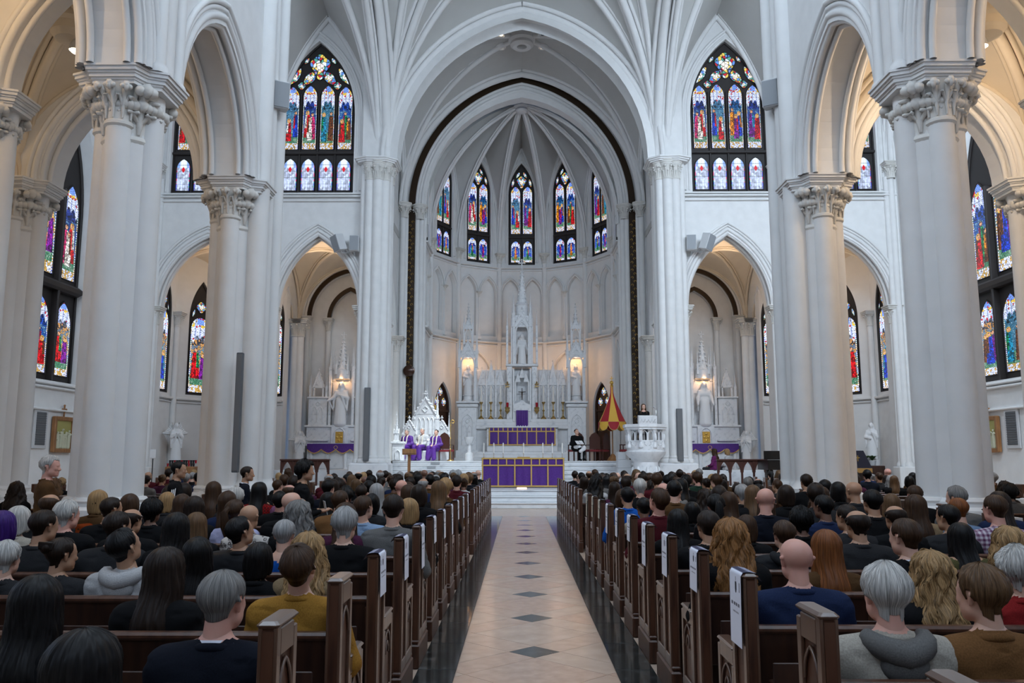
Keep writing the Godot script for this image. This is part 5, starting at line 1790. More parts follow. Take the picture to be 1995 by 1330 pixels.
func front_altar() -> void:
	var o := base("front_altar", V(0, 0.57, 30.7))
	tag(o, "marble altar table under the purple cloth at the top of the steps", "altar")
	var b := MB.new()
	b.box(Vector3(0, 0.5, 0), Vector3(2.86, 1.0, 0.8), 0.02)
	b.box(Vector3(0, 1.01, 0), Vector3(2.9, 0.03, 0.9), 0.008)
	put(b, "altar_block", M.marble, o)
	frontal("altar_frontal", "purple altar cloth with gold bands over the front altar", V(0, 0.57, 30.24), 2.95, 0.03, 1.05, 5, 10, 0.94)
	var xs := [-1.42, -1.06, -0.72, 0.72, 1.06, 1.42]
	var names := ["leftmost", "second from left", "third from left", "third from right", "second from right", "rightmost"]
	for i in 6:
		candlestick("altar_candle", V(xs[i], 0.57 + 1.052, 30.6), 0.16, 0.36, "white candle in a low brass holder on the front altar, %s" % names[i], "candles on the front altar", 0.024)
	candlestick("altar_candle", V(0.02, 1.622, 30.6), 0.16, 0.36, "white candle in a wide brass holder at the centre of the front altar", "candles on the front altar", 0.024)
	var bk := MB.new()
	bk.box(Vector3(-0.12, 0.02, 0), Vector3(0.22, 0.035, 0.28), 0.006)
	bk.box(Vector3(0.12, 0.02, 0), Vector3(0.22, 0.035, 0.28), 0.006)
	tag(put(bk, "altar_book", M.orphrey, null, V(0.02, 1.625, 30.4)), "open book lying on the front altar before the centre candle", "book")
	# paper on the steps
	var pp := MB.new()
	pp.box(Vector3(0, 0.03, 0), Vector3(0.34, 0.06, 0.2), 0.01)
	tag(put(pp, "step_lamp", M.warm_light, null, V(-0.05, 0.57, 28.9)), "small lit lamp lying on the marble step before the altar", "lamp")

# side altar with spired tabernacle; s side
func side_altar(s: float) -> void:
	var who := "left" if s < 0 else "right"
	var D := 37.6
	var X := s * 8.12
	var F := 1.15
	var b := MB.new()
	b.xf = mirror(s)
	b.box(V(8.1, F / 2, 36.3), Vector3(4.2, F, 5.8), 0.02)
	struct(b, "floor_%s_chapel" % who, M.marble, "raised marble floor of the %s side chapel" % who)
	var o := base("side_altar", V(X, F, D))
	tag(o, "white gothic side altar with a tall crocketed spire in the %s chapel" % who, "altar")
	var t := MB.new()
	t.box(Vector3(0, 0.5, 0.45), Vector3(2.6, 1.0, 0.75), 0.03)
	for q in [-1.1, -0.4, 0.4, 1.1]:
		t.lathe(PackedVector2Array([Vector2(0.1, 0.0), Vector2(0.06, 0.1), Vector2(0.09, 0.5), Vector2(0.06, 0.9), Vector2(0.1, 1.0)]), Vector3(q, 0, 0.86), 10)
	t.box(Vector3(0, 1.03, 0.5), Vector3(2.8, 0.08, 0.95), 0.02)
	put(t, "altar_table", M.marble, o)
	var g := MB.new()
	g.box(Vector3(0, 1.45, 0.0), Vector3(3.0, 0.8, 0.5), 0.02)
	g.box(Vector3(0, 1.88, 0.02), Vector3(3.15, 0.09, 0.62), 0.02)
	g.box(Vector3(0, 1.45, 0.2), Vector3(0.75, 0.8, 0.3), 0.02)
	niche(g, 0, 0.36, 0.24, 1.15, 1.5, 0.3, 0.03)
	g.box(Vector3(-0.95, 1.25, 0.28), Vector3(0.9, 0.1, 0.14), 0.02)
	g.box(Vector3(0.95, 1.25, 0.28), Vector3(0.9, 0.1, 0.14), 0.02)
	put(g, "gradine", M.carved, o)
	var dr := MB.new()
	dr.box(Vector3(0, 1.38, 0.36), Vector3(0.34, 0.5, 0.03), 0.01)
	for q in [[0.0, 0.14], [0.0, -0.14], [0.09, 0.0], [-0.09, 0.0]]: dr.ball(Vector3(q[0], 1.38 + q[1], 0.38), Vector3(0.05, 0.05, 0.015), 8, 4)
	put(dr, "gold_door", M.gold, o)
	var r := MB.new()
	r.box(Vector3(0, 2.9, -0.2), Vector3(0.95, 2.0, 0.2), 0.03)
	for e in [-1.0, 1.0]:
		r.box(Vector3(e * 1.05, 2.5, -0.05), Vector3(0.85, 1.25, 0.4), 0.03)
		niche(r, e * 1.05 - 0.13, 0.16, 0.11, 2.05, 2.5, 0.25, 0.025)
		niche(r, e * 1.05 + 0.13, 0.16, 0.11, 2.05, 2.5, 0.25, 0.025)
		r.tube(p3(foil(Vector2(e * 1.05, 2.88), 0.09, 4), 0.16), 0.02, 5, false)
		r.box(Vector3(e * 1.05, 3.16, -0.03), Vector3(0.95, 0.08, 0.5), 0.02)
		for q in [0.68, 1.42]:
			pinnacle(r, Vector3(e * q, 0, 0.05), 0.11, 3.15, 4.3, 0.4)
		gable(r, Vector3(e * 1.05, 0, 0.1), 0.26, 3.6, 0.75, 0.1)
		for q in [-0.2, 0.2]: r.box(Vector3(e * 1.05 + q, 3.4, 0.05), Vector3(0.07, 0.5, 0.1), 0.01)
		r.box(Vector3(e * 0.52, 2.9, 0.1), Vector3(0.12, 2.0, 0.14), 0.02)
		pinnacle(r, Vector3(e * 0.52, 0, 0.1), 0.13, 3.8, 5.3, 0.45)
		pinnacle(r, Vector3(e * 0.42, 0, -0.2), 0.13, 3.9, 5.5, 0.45)
		pinnacle(r, Vector3(e * 0.25, 0, 0.16), 0.09, 4.2, 5.2, 0.4)
	gable(r, Vector3(0, 0, 0.16), 0.24, 4.05, 0.7, 0.3)
	r.lathe(PackedVector2Array([Vector2(0.36, 4.0), Vector2(0.34, 4.4), Vector2(0.3, 4.45)]), Vector3(0, 0, -0.05), 8, 1, 1, TAU, PI / 8)
	spire(r, Vector3(0, 0, -0.05), 0.26, 4.4, 5.75, 8, 8)
	cross_top(r, Vector3(0, 5.8, -0.05), 0.34)
	put(r, "reredos", M.carved, o)
	var gl := MB.new()
	for x in [-0.3, 0.0, 0.3]:
		gl.prism(PackedVector2Array([Vector2(x - 0.13, 3.35), Vector2(x + 0.13, 3.35), Vector2(x + 0.11, 3.75), Vector2(x, 3.95), Vector2(x - 0.11, 3.75)]), -0.095, -0.08)
	put(gl, "niche_tracery", M.carved, o)
	statue("heart" if s < 0 else "mary", V(X, F + 1.93, D - 0.22), 1.95, ("white statue of a robed man with one arm held out on the left side altar" if s < 0 else "white statue of a veiled woman with lowered hands on the right side altar"), 0.0)
	# purple cloth with a scalloped gold hem
	var c := base("altar_frontal", V(X, F, D - 1.0))
	tag(c, "purple cloth with scalloped gold fringe on the %s side altar" % who, "altar cloth")
	var cb := MB.new(); var fr := MB.new()
	var w := 2.5
	var poly := PackedVector2Array([Vector2(-w / 2, 1.08)])
	var hem := PackedVector3Array()
	for i in 41:
		var f := i / 40.0
		var y := 0.84 - 0.16 * absf(sin(f * PI * 4.0))
		poly.append(Vector2(-w / 2 + w * f, y)); hem.append(Vector3(-w / 2 + w * f, y, 0.012))
	poly.append(Vector2(w / 2, 1.08))
	cb.prism(poly, 0.0, 0.012)
	cb.box(Vector3(0, 1.085, -0.4), Vector3(w, 0.012, 0.85), 0.003)
	put(cb, "purple_cloth", M.purple, c)
	fr.tube(hem, 0.022, 5)
	fr.tube(p3(foil(Vector2(0, 0.93), 0.08, 4), 0.014), 0.012, 5, false)
	put(fr, "gold_fringe", M.orphrey, c)
	for i in 3:
		candlestick("small_candlestick", V(X - s * (0.75 + 0.2 * i), F + 1.07, D - 0.62), 0.22, 0.12, "small brass candlestick on the %s side altar, %s from the tabernacle door" % [who, ordinal(i)], "small candlesticks of the side altars", 0.02)
	# adoring angel beside the altar
	statue("pray", V(s * 9.62, F, 36.3), 1.35, "small white angel statue with raised wings beside the %s side altar" % who, -s * 0.5, true, 0.3)
	statue("pray" if s < 0 else "plain", V(s * 14.0, 0.0, 33.9), 1.5, ("white angel statue with a child beside the votive rack, left chapel" if s < 0 else "white statue of a robed figure above the plants, right chapel"), -s * 0.6, s < 0, 1.55)
# ---------------------------------------------------------------- furniture of the sanctuary and transepts
func throne() -> void:
	var o := base("throne", V(-4.36, SAN, 37.15), -0.45)
	tag(o, "brightly lit white marble throne with crocketed gable behind the priests", "throne")
	var b := MB.new()
	b.box(Vector3(0, 0.22, 0.2), Vector3(1.2, 0.44, 0.8), 0.03)
	put(b, "seat", M.marble, o)
	var k := MB.new()
	k.box(Vector3(0, 1.15, -0.2), Vector3(1.1, 1.9, 0.16), 0.02)
	gable(k, Vector3(0, 0, -0.11), 0.55, 2.05, 0.75, 0.16)
	for x in [-0.34, -0.11, 0.11, 0.34]: niche(k, x, -0.11, 0.09, 1.15, 1.7, 0.2, 0.025)
	for s in [-1.0, 1.0]:
		pinnacle(k, Vector3(s * 0.6, 0, -0.15), 0.16, 0.0, 3.0, 0.62)
		pinnacle(k, Vector3(s * 0.3, 0, -0.2), 0.09, 2.0, 2.9, 0.3)
	spire(k, Vector3(0, 0, -0.2), 0.1, 2.6, 3.3, 5, 4)
	put(k, "backrest", M.carved, o)
	for s in [-1.0, 1.0]:
		var a := MB.new()
		a.box(Vector3(s * 0.55, 0.6, 0.2), Vector3(0.12, 0.5, 0.7), 0.02)
		a.ball(Vector3(s * 0.55, 0.88, 0.5), Vector3(0.08, 0.08, 0.08), 10, 6)
		put(a, "armrest", M.marble, o)
	# marble side seats
	for q in [[-5.06, 37.05, "left"], [-3.62, 37.1, "right"]]:
		var c := base("marble_stall", V(q[0], SAN, q[1]), -0.45)
		tag(c, "white marble stall with crocketed posts %s of the throne" % q[2], "seat")
		var cb := MB.new()
		cb.box(Vector3(0, 0.22, 0.15), Vector3(0.66, 0.44, 0.6), 0.03)
		put(cb, "seat", M.marble, c)
		var cd := MB.new()
		cd.box(Vector3(0, 0.9, -0.18), Vector3(0.62, 1.0, 0.12), 0.02)
		gable(cd, Vector3(0, 0, -0.12), 0.32, 1.35, 0.45, 0.12)
		for s in [-1.0, 1.0]: pinnacle(cd, Vector3(s * 0.34, 0, -0.16), 0.11, 0.0, 2.1, 0.55)
		put(cd, "backrest", M.carved, c)
	# marble balustrade post in front, left
	var p := base("marble_post", V(-5.25, SAN, 35.6))
	tag(p, "carved grey-white marble bench end left of the priests", "post")
	var pb := MB.new()
	pb.box(Vector3(0, 0.36, 0), Vector3(0.5, 0.72, 0.4), 0.03)
	pb.box(Vector3(0, 0.76, 0), Vector3(0.6, 0.1, 0.5), 0.02)
	niche(pb, 0, 0.21, 0.1, 0.08, 0.3, 0.15, 0.025)
	pinnacle(pb, Vector3(-0.1, 0, -0.1), 0.2, 0.8, 2.1, 0.3)
	put(pb, "body", M.carved, p)
	# gold crest standing behind
	var g := base("gold_crest", V(-4.02, SAN, 37.35))
	tag(g, "ornate gold emblem on a pole between throne and door", "emblem")
	var gb := MB.new()
	gb.tube(PackedVector3Array([Vector3(0, 0, 0), Vector3(0, 1.75, 0)]), 0.02, 8)
	put(gb, "pole", M.gold, g)
	var ge := MB.new()
	ge.ball(Vector3(0, 2.05, 0), Vector3(0.13, 0.15, 0.04), 14, 8)
	for s in [-1.0, 1.0]:
		for i in 4:
			var y := 1.78 + 0.16 * i
			ge.tube(PackedVector3Array([Vector3(s * 0.06, y, 0), Vector3(s * (0.20 - 0.03 * absf(i - 1)), y + 0.07, 0.02), Vector3(s * (0.24 - 0.045 * absf(i - 1.2)), y + 0.16, 0), Vector3(s * 0.08, y + 0.2, -0.01)]), PackedFloat32Array([0.03, 0.035, 0.03, 0.02]), 6)
	ge.ball(Vector3(0, 2.38, 0), Vector3(0.08, 0.09, 0.04), 10, 6)
	cross_top(ge, Vector3(0, 2.42, 0), 0.14)
	put(ge, "emblem", M.gold, g)
	# crozier on its stand
	var c2 := base("crozier", V(-3.08, SAN, 36.0))
	tag(c2, "tall gold crozier with curled head standing right of the priests", "crozier")
	var cz := MB.new()
	var hook := PackedVector3Array([Vector3(0, 0.05, 0), Vector3(0, 1.55, 0)])
	for i in 13:
		var a := PI - TAU * 0.85 * i / 12.0
		hook.append(Vector3(0.09 + 0.09 * cos(a) * (1 - i / 26.0), 1.66 + 0.09 * sin(a) * (1 - i / 26.0), 0))
	cz.tube(hook, 0.016, 8)
	for y in [0.5, 0.95, 1.5]: cz.ball(Vector3(0, y, 0), Vector3(0.032, 0.03, 0.032), 8, 5)
	put(cz, "staff", M.gold, c2)
	var cf := MB.new()
	cf.lathe(PackedVector2Array([Vector2(0, 0), Vector2(0.16, 0), Vector2(0.14, 0.04), Vector2(0.04, 0.08), Vector2(0, 0.08)]), Vector3.ZERO, 14)
	put(cf, "stand", M.brass, c2)
	# white marble stand near the high altar
	var w := base("marble_stand", V(-2.35, SAN, 37.4))
	tag(w, "white marble pedestal stand left of the front altar", "stand")
	var wb := MB.new()
	wb.lathe(PackedVector2Array([Vector2(0, 0), Vector2(0.2, 0), Vector2(0.2, 0.3), Vector2(0.1, 0.38), Vector2(0.08, 0.72), Vector2(0.12, 0.78), Vector2(0.24, 0.95), Vector2(0.26, 1.05), Vector2(0, 1.05)]), Vector3.ZERO, 8, 1, 1, TAU, PI / 8)
	for k2 in 8:
		var a := TAU * k2 / 8
		wb.tube(PackedVector3Array([Vector3(cos(a) * 0.11, 0.72, sin(a) * 0.11), Vector3(cos(a) * 0.2, 0.9, sin(a) * 0.2)]), 0.02, 5)
	put(wb, "pedestal", M.carved, w)
	# wooden lectern below the stairs
	var l := base("wooden_lectern", V(-4.2, 0.57, 31.15), 0.15)
	tag(l, "brown wooden book stand before the marble stairs", "lectern")
	var lb := MB.new()
	lb.box(Vector3(0, 0.62, 0), Vector3(0.11, 1.24, 0.11), 0.015)
	lb.box(Vector3(0, 0.04, 0), Vector3(0.4, 0.08, 0.36), 0.02)
	put(lb, "post", M.wood_light, l)
	var lt := MB.new()
	lt.xf = Transform3D(Basis(Vector3.RIGHT, 0.5), Vector3(0, 1.28, 0))
	lt.box(Vector3.ZERO, Vector3(0.52, 0.05, 0.4), 0.012)
	lt.box(Vector3(0, 0.04, 0.19), Vector3(0.52, 0.05, 0.03), 0.008)
	put(lt, "desk_top", M.wood_light, l)
	# round bronze medallion on the mosaic
	var md := base("wall_medallion", V(-5.16, 5.55, 37.78))
	tag(md, "round dark bronze medallion hanging on the left mosaic band", "medallion")
	var mb := MB.new()
	mb.xf = Transform3D(Basis(Vector3.RIGHT, PI / 2), Vector3.ZERO)
	mb.lathe(PackedVector2Array([Vector2(0, -0.16), Vector2(0.22, -0.16), Vector2(0.27, -0.05), Vector2(0.25, 0.02), Vector2(0.2, 0.04), Vector2(0.12, 0.09), Vector2(0, 0.11)]), Vector3.ZERO, 24)
	put(mb, "disc", M.medallion, md)

func pulpit() -> void:
	var o := base("pulpit", V(4.5, 0.57, 31.05))
	tag(o, "white carved marble pulpit with open arches beside the right pier", "pulpit")
	var n := 8
	var st := MB.new()
	st.lathe(PackedVector2Array([Vector2(0, 0), Vector2(0.62, 0), Vector2(0.62, 0.14), Vector2(0.5, 0.2), Vector2(0.46, 0.9), Vector2(0.6, 1.06), Vector2(0, 1.06)]), Vector3.ZERO, n, 1, 1, TAU, PI / n)
	for k in n:
		var a := TAU * k / n
		var c := Vector3(cos(a), 0, sin(a)) * 0.47
		st.ball(c + Vector3(0, 0.55, 0), Vector3(0.07, 0.2, 0.07), 8, 6)
	put(st, "base", M.carved, o)
	var fl := MB.new()
	fl.lathe(PackedVector2Array([Vector2(0, 1.06), Vector2(0.62, 1.06), Vector2(0.74, 1.2), Vector2(0.76, 1.28), Vector2(0.70, 1.32), Vector2(0.70, 1.44), Vector2(0, 1.44)]), Vector3.ZERO, n, 1, 1, TAU, PI / n)
	put(fl, "floor_slab", M.carved, o)
	for k in n:
		if k in [6]: continue
		var a := TAU * k / n
		var a2 := TAU * (k + 0.5) / n
		var cn := Vector3(cos(a2), 0, sin(a2)) * 0.66
		var ps := MB.new()
		ps.lathe(PackedVector2Array([Vector2(0.09, 1.42), Vector2(0.09, 1.52), Vector2(0.055, 1.58), Vector2(0.055, 1.95), Vector2(0.1, 2.05), Vector2(0.1, 2.1)]), cn, 8)
		ps.ball(cn * 1.06 + Vector3(0, 1.78, 0), Vector3(0.06, 0.16, 0.06), 8, 6)
		put(ps, "post", M.carved, o)
		var pn := MB.new()
		var dir := Vector3(cos(a), 0, sin(a))
		pn.xf = Transform3D(Basis(Vector3(-sin(a), 0, cos(a)), Vector3.UP, Vector3(cos(a), 0, sin(a)) * -1.0), dir * 0.61)
		pn.box(Vector3(0, 1.56, 0), Vector3(0.42, 0.26, 0.06), 0.01)
		for s in [-1.0, 1.0]:
			pn.tube(PackedVector3Array([Vector3(s * 0.04, 1.5, -0.035), Vector3(s * 0.12, 1.56, -0.04), Vector3(s * 0.08, 1.63, -0.035), Vector3(s * 0.16, 1.64, -0.03)]), 0.018, 5)
		pn.box(Vector3(0, 1.72, 0), Vector3(0.03, 0.5, 0.05), 0.008)
		for s in [-0.11, 0.11]: niche(pn, s, 0, 0.09, 1.68, 1.9, 0.13, 0.02)
		put(pn, "panel", M.carved, o)
	var rm := MB.new()
	for k in n:
		if k in [6]: continue
		var a0 := TAU * (k - 0.5) / n; var a1 := TAU * (k + 0.5) / n
		var P := func(a: float, r: float, y: float) -> Vector3: return Vector3(cos(a) * r, y, sin(a) * r)
		for q in [[0.55, 0.80, 2.08, 2.16], [0.53, 0.84, 2.16, 2.27]]:
			rm.quad(P.call(a0, q[1], q[2]), P.call(a0, q[1], q[3]), P.call(a1, q[1], q[3]), P.call(a1, q[1], q[2]))
			rm.quad(P.call(a0, q[0], q[2]), P.call(a0, q[0], q[3]), P.call(a1, q[0], q[3]), P.call(a1, q[0], q[2]))
			rm.quad(P.call(a0, q[0], q[3]), P.call(a0, q[1], q[3]), P.call(a1, q[1], q[3]), P.call(a1, q[0], q[3]))
			rm.quad(P.call(a0, q[0], q[2]), P.call(a0, q[1], q[2]), P.call(a1, q[1], q[2]), P.call(a1, q[0], q[2]))
	put(rm, "rim", M.carved, o)
	var bk := MB.new()
	bk.xf = Transform3D(Basis(Vector3.RIGHT, 0.12), Vector3(0.0, 2.42, 0.62))
	bk.box(Vector3.ZERO, Vector3(0.66, 0.3, 0.34), 0.015)
	for i in 5: bk.tube(PackedVector3Array([Vector3(-0.28 + 0.12 * i, -0.08, 0.175), Vector3(-0.22 + 0.12 * i, 0.05, 0.18), Vector3(-0.17 + 0.12 * i, -0.06, 0.175)]), 0.014, 4)
	put(bk, "bookrest", M.carved, o)
	var mic := base("microphone", V(4.76, 3.12, 30.4))
	tag(mic, "thin gooseneck microphone curving up from the pulpit bookrest", "microphone")
	var mc := MB.new()
	mc.tube(PackedVector3Array([Vector3(0.05, 0, 0), Vector3(0.07, 0.2, -0.03), Vector3(0.0, 0.33, -0.12)]), 0.012, 6)
	mc.ball(Vector3(-0.01, 0.34, -0.13), Vector3(0.025, 0.025, 0.03), 8, 5)
	put(mc, "gooseneck", M.chrome, mic)
	# marble steps up to it on the left
	var sp := MB.new()
	for i in 3: sp.box(Vector3(-0.1 * i, 0.15 + 0.3 * i, 0), Vector3(0.7 - 0.2 * i, 0.3, 0.7), 0.02)
	var so := put(sp, "stair_block", M.marble, null, V(3.95, 0.57, 32.35))
	so.position.y = SAN - 0.55
	tag(so, "stepped white marble blocks left of the pulpit", "stairs")

func umbrella() -> void:
	var o := base("processional_umbrella", V(3.9, SAN, 36.5))
	tag(o, "half-closed red and yellow striped processional umbrella on a pole", "umbrella")
	var p := MB.new()
	p.tube(PackedVector3Array([Vector3(0, 0.05, 0), Vector3(0, 3.2, 0)]), 0.025, 8)
	put(p, "pole", M.wood_light, o)
	var st := MB.new()
	for k in 4:
		var a := TAU * k / 4 + 0.4
		st.box(Vector3(cos(a) * 0.12, 0.08, sin(a) * 0.12), Vector3(0.16, 0.16, 0.16), 0.03)
	st.lathe(PackedVector2Array([Vector2(0, 0.0), Vector2(0.28, 0.0), Vector2(0.2, 0.1), Vector2(0.06, 0.3), Vector2(0, 0.3)]), Vector3.ZERO, 8)
	put(st, "stand", M.wood_light, o)
	var n := 8
	for k in n:
		var a0 := TAU * (k - 0.5) / n; var a1 := TAU * (k + 0.5) / n
		var col: Material = M.umb_red if k % 2 == 1 else M.umb_yellow
		var g := MB.new()
		var rows := []
		for q in [[0.06, 3.24], [0.07, 2.95], [0.10, 2.80], [0.22, 2.48], [0.42, 2.02], [0.60, 1.66]]:
			var row := PackedVector3Array()
			for i in 5:
				var f := i / 4.0
				var a := lerpf(a0, a1, f)
				var r: float = q[0] * (1.0 - 0.05 * sin(f * PI))
				row.append(Vector3(sin(a) * r, q[1], cos(a) * r))
			rows.append(row)
		g.grid(rows)
		put(g, "gore", col, o)
		var v := MB.new()
		var vr := []
		for j in 5:
			var row := PackedVector3Array()
			for i in 9:
				var f := i / 8.0
				var a := lerpf(a0, a1, f)
				var len := 0.12 + 0.24 * sqrt(maxf(0.0, sin(f * PI)))
				row.append(Vector3(sin(a) * 0.605, 1.66 - len * j / 4.0, cos(a) * 0.605))
			vr.append(row)
		v.grid(vr)
		put(v, "valance", M.umb_yellow if k % 2 == 1 else M.umb_red, o)
		var e := MB.new()
		var ep := PackedVector3Array()
		for i in 9:
			var f := i / 8.0
			var a := lerpf(a0, a1, f)
			ep.append(Vector3(sin(a) * 0.61, 1.66 - (0.12 + 0.24 * sqrt(maxf(0.0, sin(f * PI)))), cos(a) * 0.61))
		e.tube(ep, 0.014, 5)
		e.tube(PackedVector3Array([Vector3(sin(a0) * 0.605, 1.665, cos(a0) * 0.605), Vector3(sin(a1) * 0.605, 1.665, cos(a1) * 0.605)]), 0.012, 5)
		put(e, "fringe", M.orphrey, o)
	var f := MB.new()
	f.ball(Vector3(0, 3.38, 0), Vector3(0.085, 0.085, 0.085), 12, 8)
	f.lathe(PackedVector2Array([Vector2(0.07, 3.2), Vector2(0.08, 3.25), Vector2(0.04, 3.3)]), Vector3.ZERO, 10)
	cross_top(f, Vector3(0, 3.44, 0), 0.2)
	put(f, "finial", M.gold, o)

func chair(x: float, d: float, turn: float, label: String) -> void:
	var o := base("chair", V(x, SAN, d), turn)
	tag(o, label, "chair", "red upholstered chairs of the sanctuary")
	for q in [[-0.24, -0.22], [0.24, -0.22], [-0.24, 0.22], [0.24, 0.22]]:
		var l := MB.new()
		l.box(Vector3(q[0], 0.24, q[1]), Vector3(0.05, 0.48, 0.05), 0.008)
		put(l, "leg", M.wood_red, o)
	var s := MB.new()
	s.box(Vector3(0, 0.44, 0), Vector3(0.54, 0.1, 0.5), 0.03)
	put(s, "seat", M.red_cloth, o)
	var b := MB.new()
	b.prism(PackedVector2Array([Vector2(-0.24, 0.5), Vector2(-0.24, 1.0), Vector2(-0.14, 1.14), Vector2(0, 1.22), Vector2(0.14, 1.14), Vector2(0.24, 1.0), Vector2(0.24, 0.5)]), -0.26, -0.20)
	put(b, "backrest", M.wood_red, o)
	var c := MB.new()
	c.prism(PackedVector2Array([Vector2(-0.17, 0.58), Vector2(-0.17, 0.96), Vector2(0, 1.1), Vector2(0.17, 0.96), Vector2(0.17, 0.58)]), -0.205, -0.185)
	put(c, "cushion", M.red_cloth, o)
	for e in [-1.0, 1.0]:
		var a := MB.new()
		a.box(Vector3(e * 0.25, 0.68, 0.0), Vector3(0.05, 0.04, 0.46), 0.012)
		a.box(Vector3(e * 0.25, 0.58, 0.2), Vector3(0.04, 0.2, 0.04), 0.008)
		put(a, "armrest", M.wood_red, o)

func box_speaker(at: Vector3, size: Vector3, turn: Vector3, label: String) -> void:
	var o := base("wall_speaker", at)
	o.rotation = turn
	tag(o, label, "speaker", "white box loudspeakers")
	var b := MB.new()
	b.box(Vector3.ZERO, size, 0.015)
	put(b, "cabinet", M.speaker_white, o)
	var g := MB.new()
	g.box(Vector3(0, 0, size.z / 2 + 0.004), Vector3(size.x * 0.9, size.y * 0.92, 0.014), 0.006)
	put(g, "grille", M.grille, o)
	var k := MB.new()
	k.tube(PackedVector3Array([Vector3(0, -size.y / 2, 0), Vector3(0, -size.y / 2 - 0.08, -0.02), Vector3(0, -size.y / 2 - 0.1, -size.z / 2 - 0.3)]), 0.016, 6)
	put(k, "bracket", M.speaker_white, o)

func line_speaker(at: Vector3, h: float, w: float, label: String) -> void:
	var o := base("column_speaker", at)
	tag(o, label, "speaker")
	var b := MB.new()
	b.box(Vector3(0, h / 2, 0), Vector3(w, h, 0.1), 0.01)
	put(b, "cabinet", M.grille_dark, o)
	var g := MB.new()
	g.box(Vector3(0, h / 2, 0.052), Vector3(w * 0.8, h * 0.97, 0.008), 0.003)
	put(g, "grille", M.grille_dark2, o)

func hymn_board(s: float, at: Vector3) -> void:
	var o := base("hymn_board", at)
	tag(o, "pointed wooden hymn board with white numbers on the %s pier" % ("left" if s < 0 else "right"), "hymn board")
	var b := MB.new()
	b.prism(PackedVector2Array([Vector2(-0.17, 0), Vector2(0.17, 0), Vector2(0.17, 0.72), Vector2(0.1, 0.9), Vector2(0, 1.0), Vector2(-0.1, 0.9), Vector2(-0.17, 0.72)]), -0.04, 0.0)
	put(b, "board", M.wood_light, o)
	var t := [["185", 0.5], ["127", 0.38], ["234", 0.26], ["130", 0.06]]
	for q in t:
		var c := MB.new()
		c.box(Vector3(-0.01, q[1] + 0.035, 0.006), Vector3(0.36, 0.095, 0.012), 0.003)
		put(c, "number_slat", M.black, o)
		var tm := TextMesh.new()
		tm.text = q[0]
		tm.font_size = 24
		tm.pixel_size = 0.0038
		tm.depth = 0.006
		var f := SystemFont.new()
		f.font_names = PackedStringArray(["Droid Serif"])
		tm.font = f
		var e := MeshInstance3D.new()
		e.mesh = tm
		e.name = "number"
		e.material_override = M.white_cloth
		e.position = Vector3(0.06, q[1] + 0.035, 0.014)
		o.add_child(e, true)
		var ln := MB.new()
		ln.box(Vector3(-0.12, q[1] + 0.035, 0.014), Vector3(0.1, 0.012, 0.003), 0.0)
		put(ln, "number_label", M.white_cloth, o)

func station(s: float) -> void:
	var who := "left" if s < 0 else "right"
	var o := base("station_relief", V(s * 14.66, 1.85, 26.55))
	o.rotation.y = PI / 2 if s < 0 else -PI / 2
	tag(o, "framed gold relief of many figures on the %s transept wall" % who, "relief")
	var f := MB.new()
	for q in [[-0.52, 0.45, 0.12, 1.0], [0.52, 0.45, 0.12, 1.0]]: f.box(Vector3(q[0], 0.5, 0.06), Vector3(0.13, 1.12, 0.12), 0.02)
	for y in [0.0, 1.0]: f.box(Vector3(0, y, 0.06), Vector3(1.0, 0.13, 0.12), 0.02)
	cross_top(f, Vector3(0, 1.06, 0.05), 0.36)
	put(f, "frame", M.wood_light, o)
	var g := MB.new()
	g.box(Vector3(0, 0.5, 0.03), Vector3(0.94, 0.94, 0.05), 0.005)
	put(g, "gold_ground", M.relief_gold, o)
	var r := RandomNumberGenerator.new(); r.seed = 12
	var B := []
	for i in 8:
		var x := -0.36 + 0.1 * i + r.randf_range(-0.03, 0.03)
		var h := r.randf_range(0.42, 0.62)
		B.append([Vector3(x, 0.1, 0.07), Vector3(x + r.randf_range(-0.05, 0.05), 0.1 + h * 0.75, 0.08), 0.055, 0.045])
		B.append([Vector3(x, 0.1 + h * 0.9, 0.09), Vector3(x, 0.1 + h * 0.92, 0.09), 0.035, 0.034])
		B.append([Vector3(x, 0.1 + h * 0.7, 0.08), Vector3(x + r.randf_range(-0.16, 0.16), 0.1 + h * r.randf_range(0.5, 1.0), 0.11), 0.026, 0.018])
	put(nets(B, 0.016, 0.02), "figure_group", M.relief_white, o)
	var v := base("wall_vent", V(s * 14.68, 1.95, 25.35))
	v.rotation.y = PI / 2 if s < 0 else -PI / 2
	tag(v, "grey vent grille in a white frame beside the %s wall relief" % who, "vent")
	var vb := MB.new()
	vb.box(Vector3(0, 0.55, 0.02), Vector3(0.72, 1.2, 0.05), 0.01)
	put(vb, "frame", M.speaker_white, v)
	var vg := MB.new()
	vg.box(Vector3(0, 0.55, 0.045), Vector3(0.52, 1.0, 0.01), 0.0)
	put(vg, "grille", M.grille_dark2, v)
	for i in 14:
		var sl := MB.new()
		sl.box(Vector3(0, 0.09 + 0.07 * i, 0.055), Vector3(0.52, 0.02, 0.015), 0.0)
		put(sl, "slat", M.grille_dark, v)

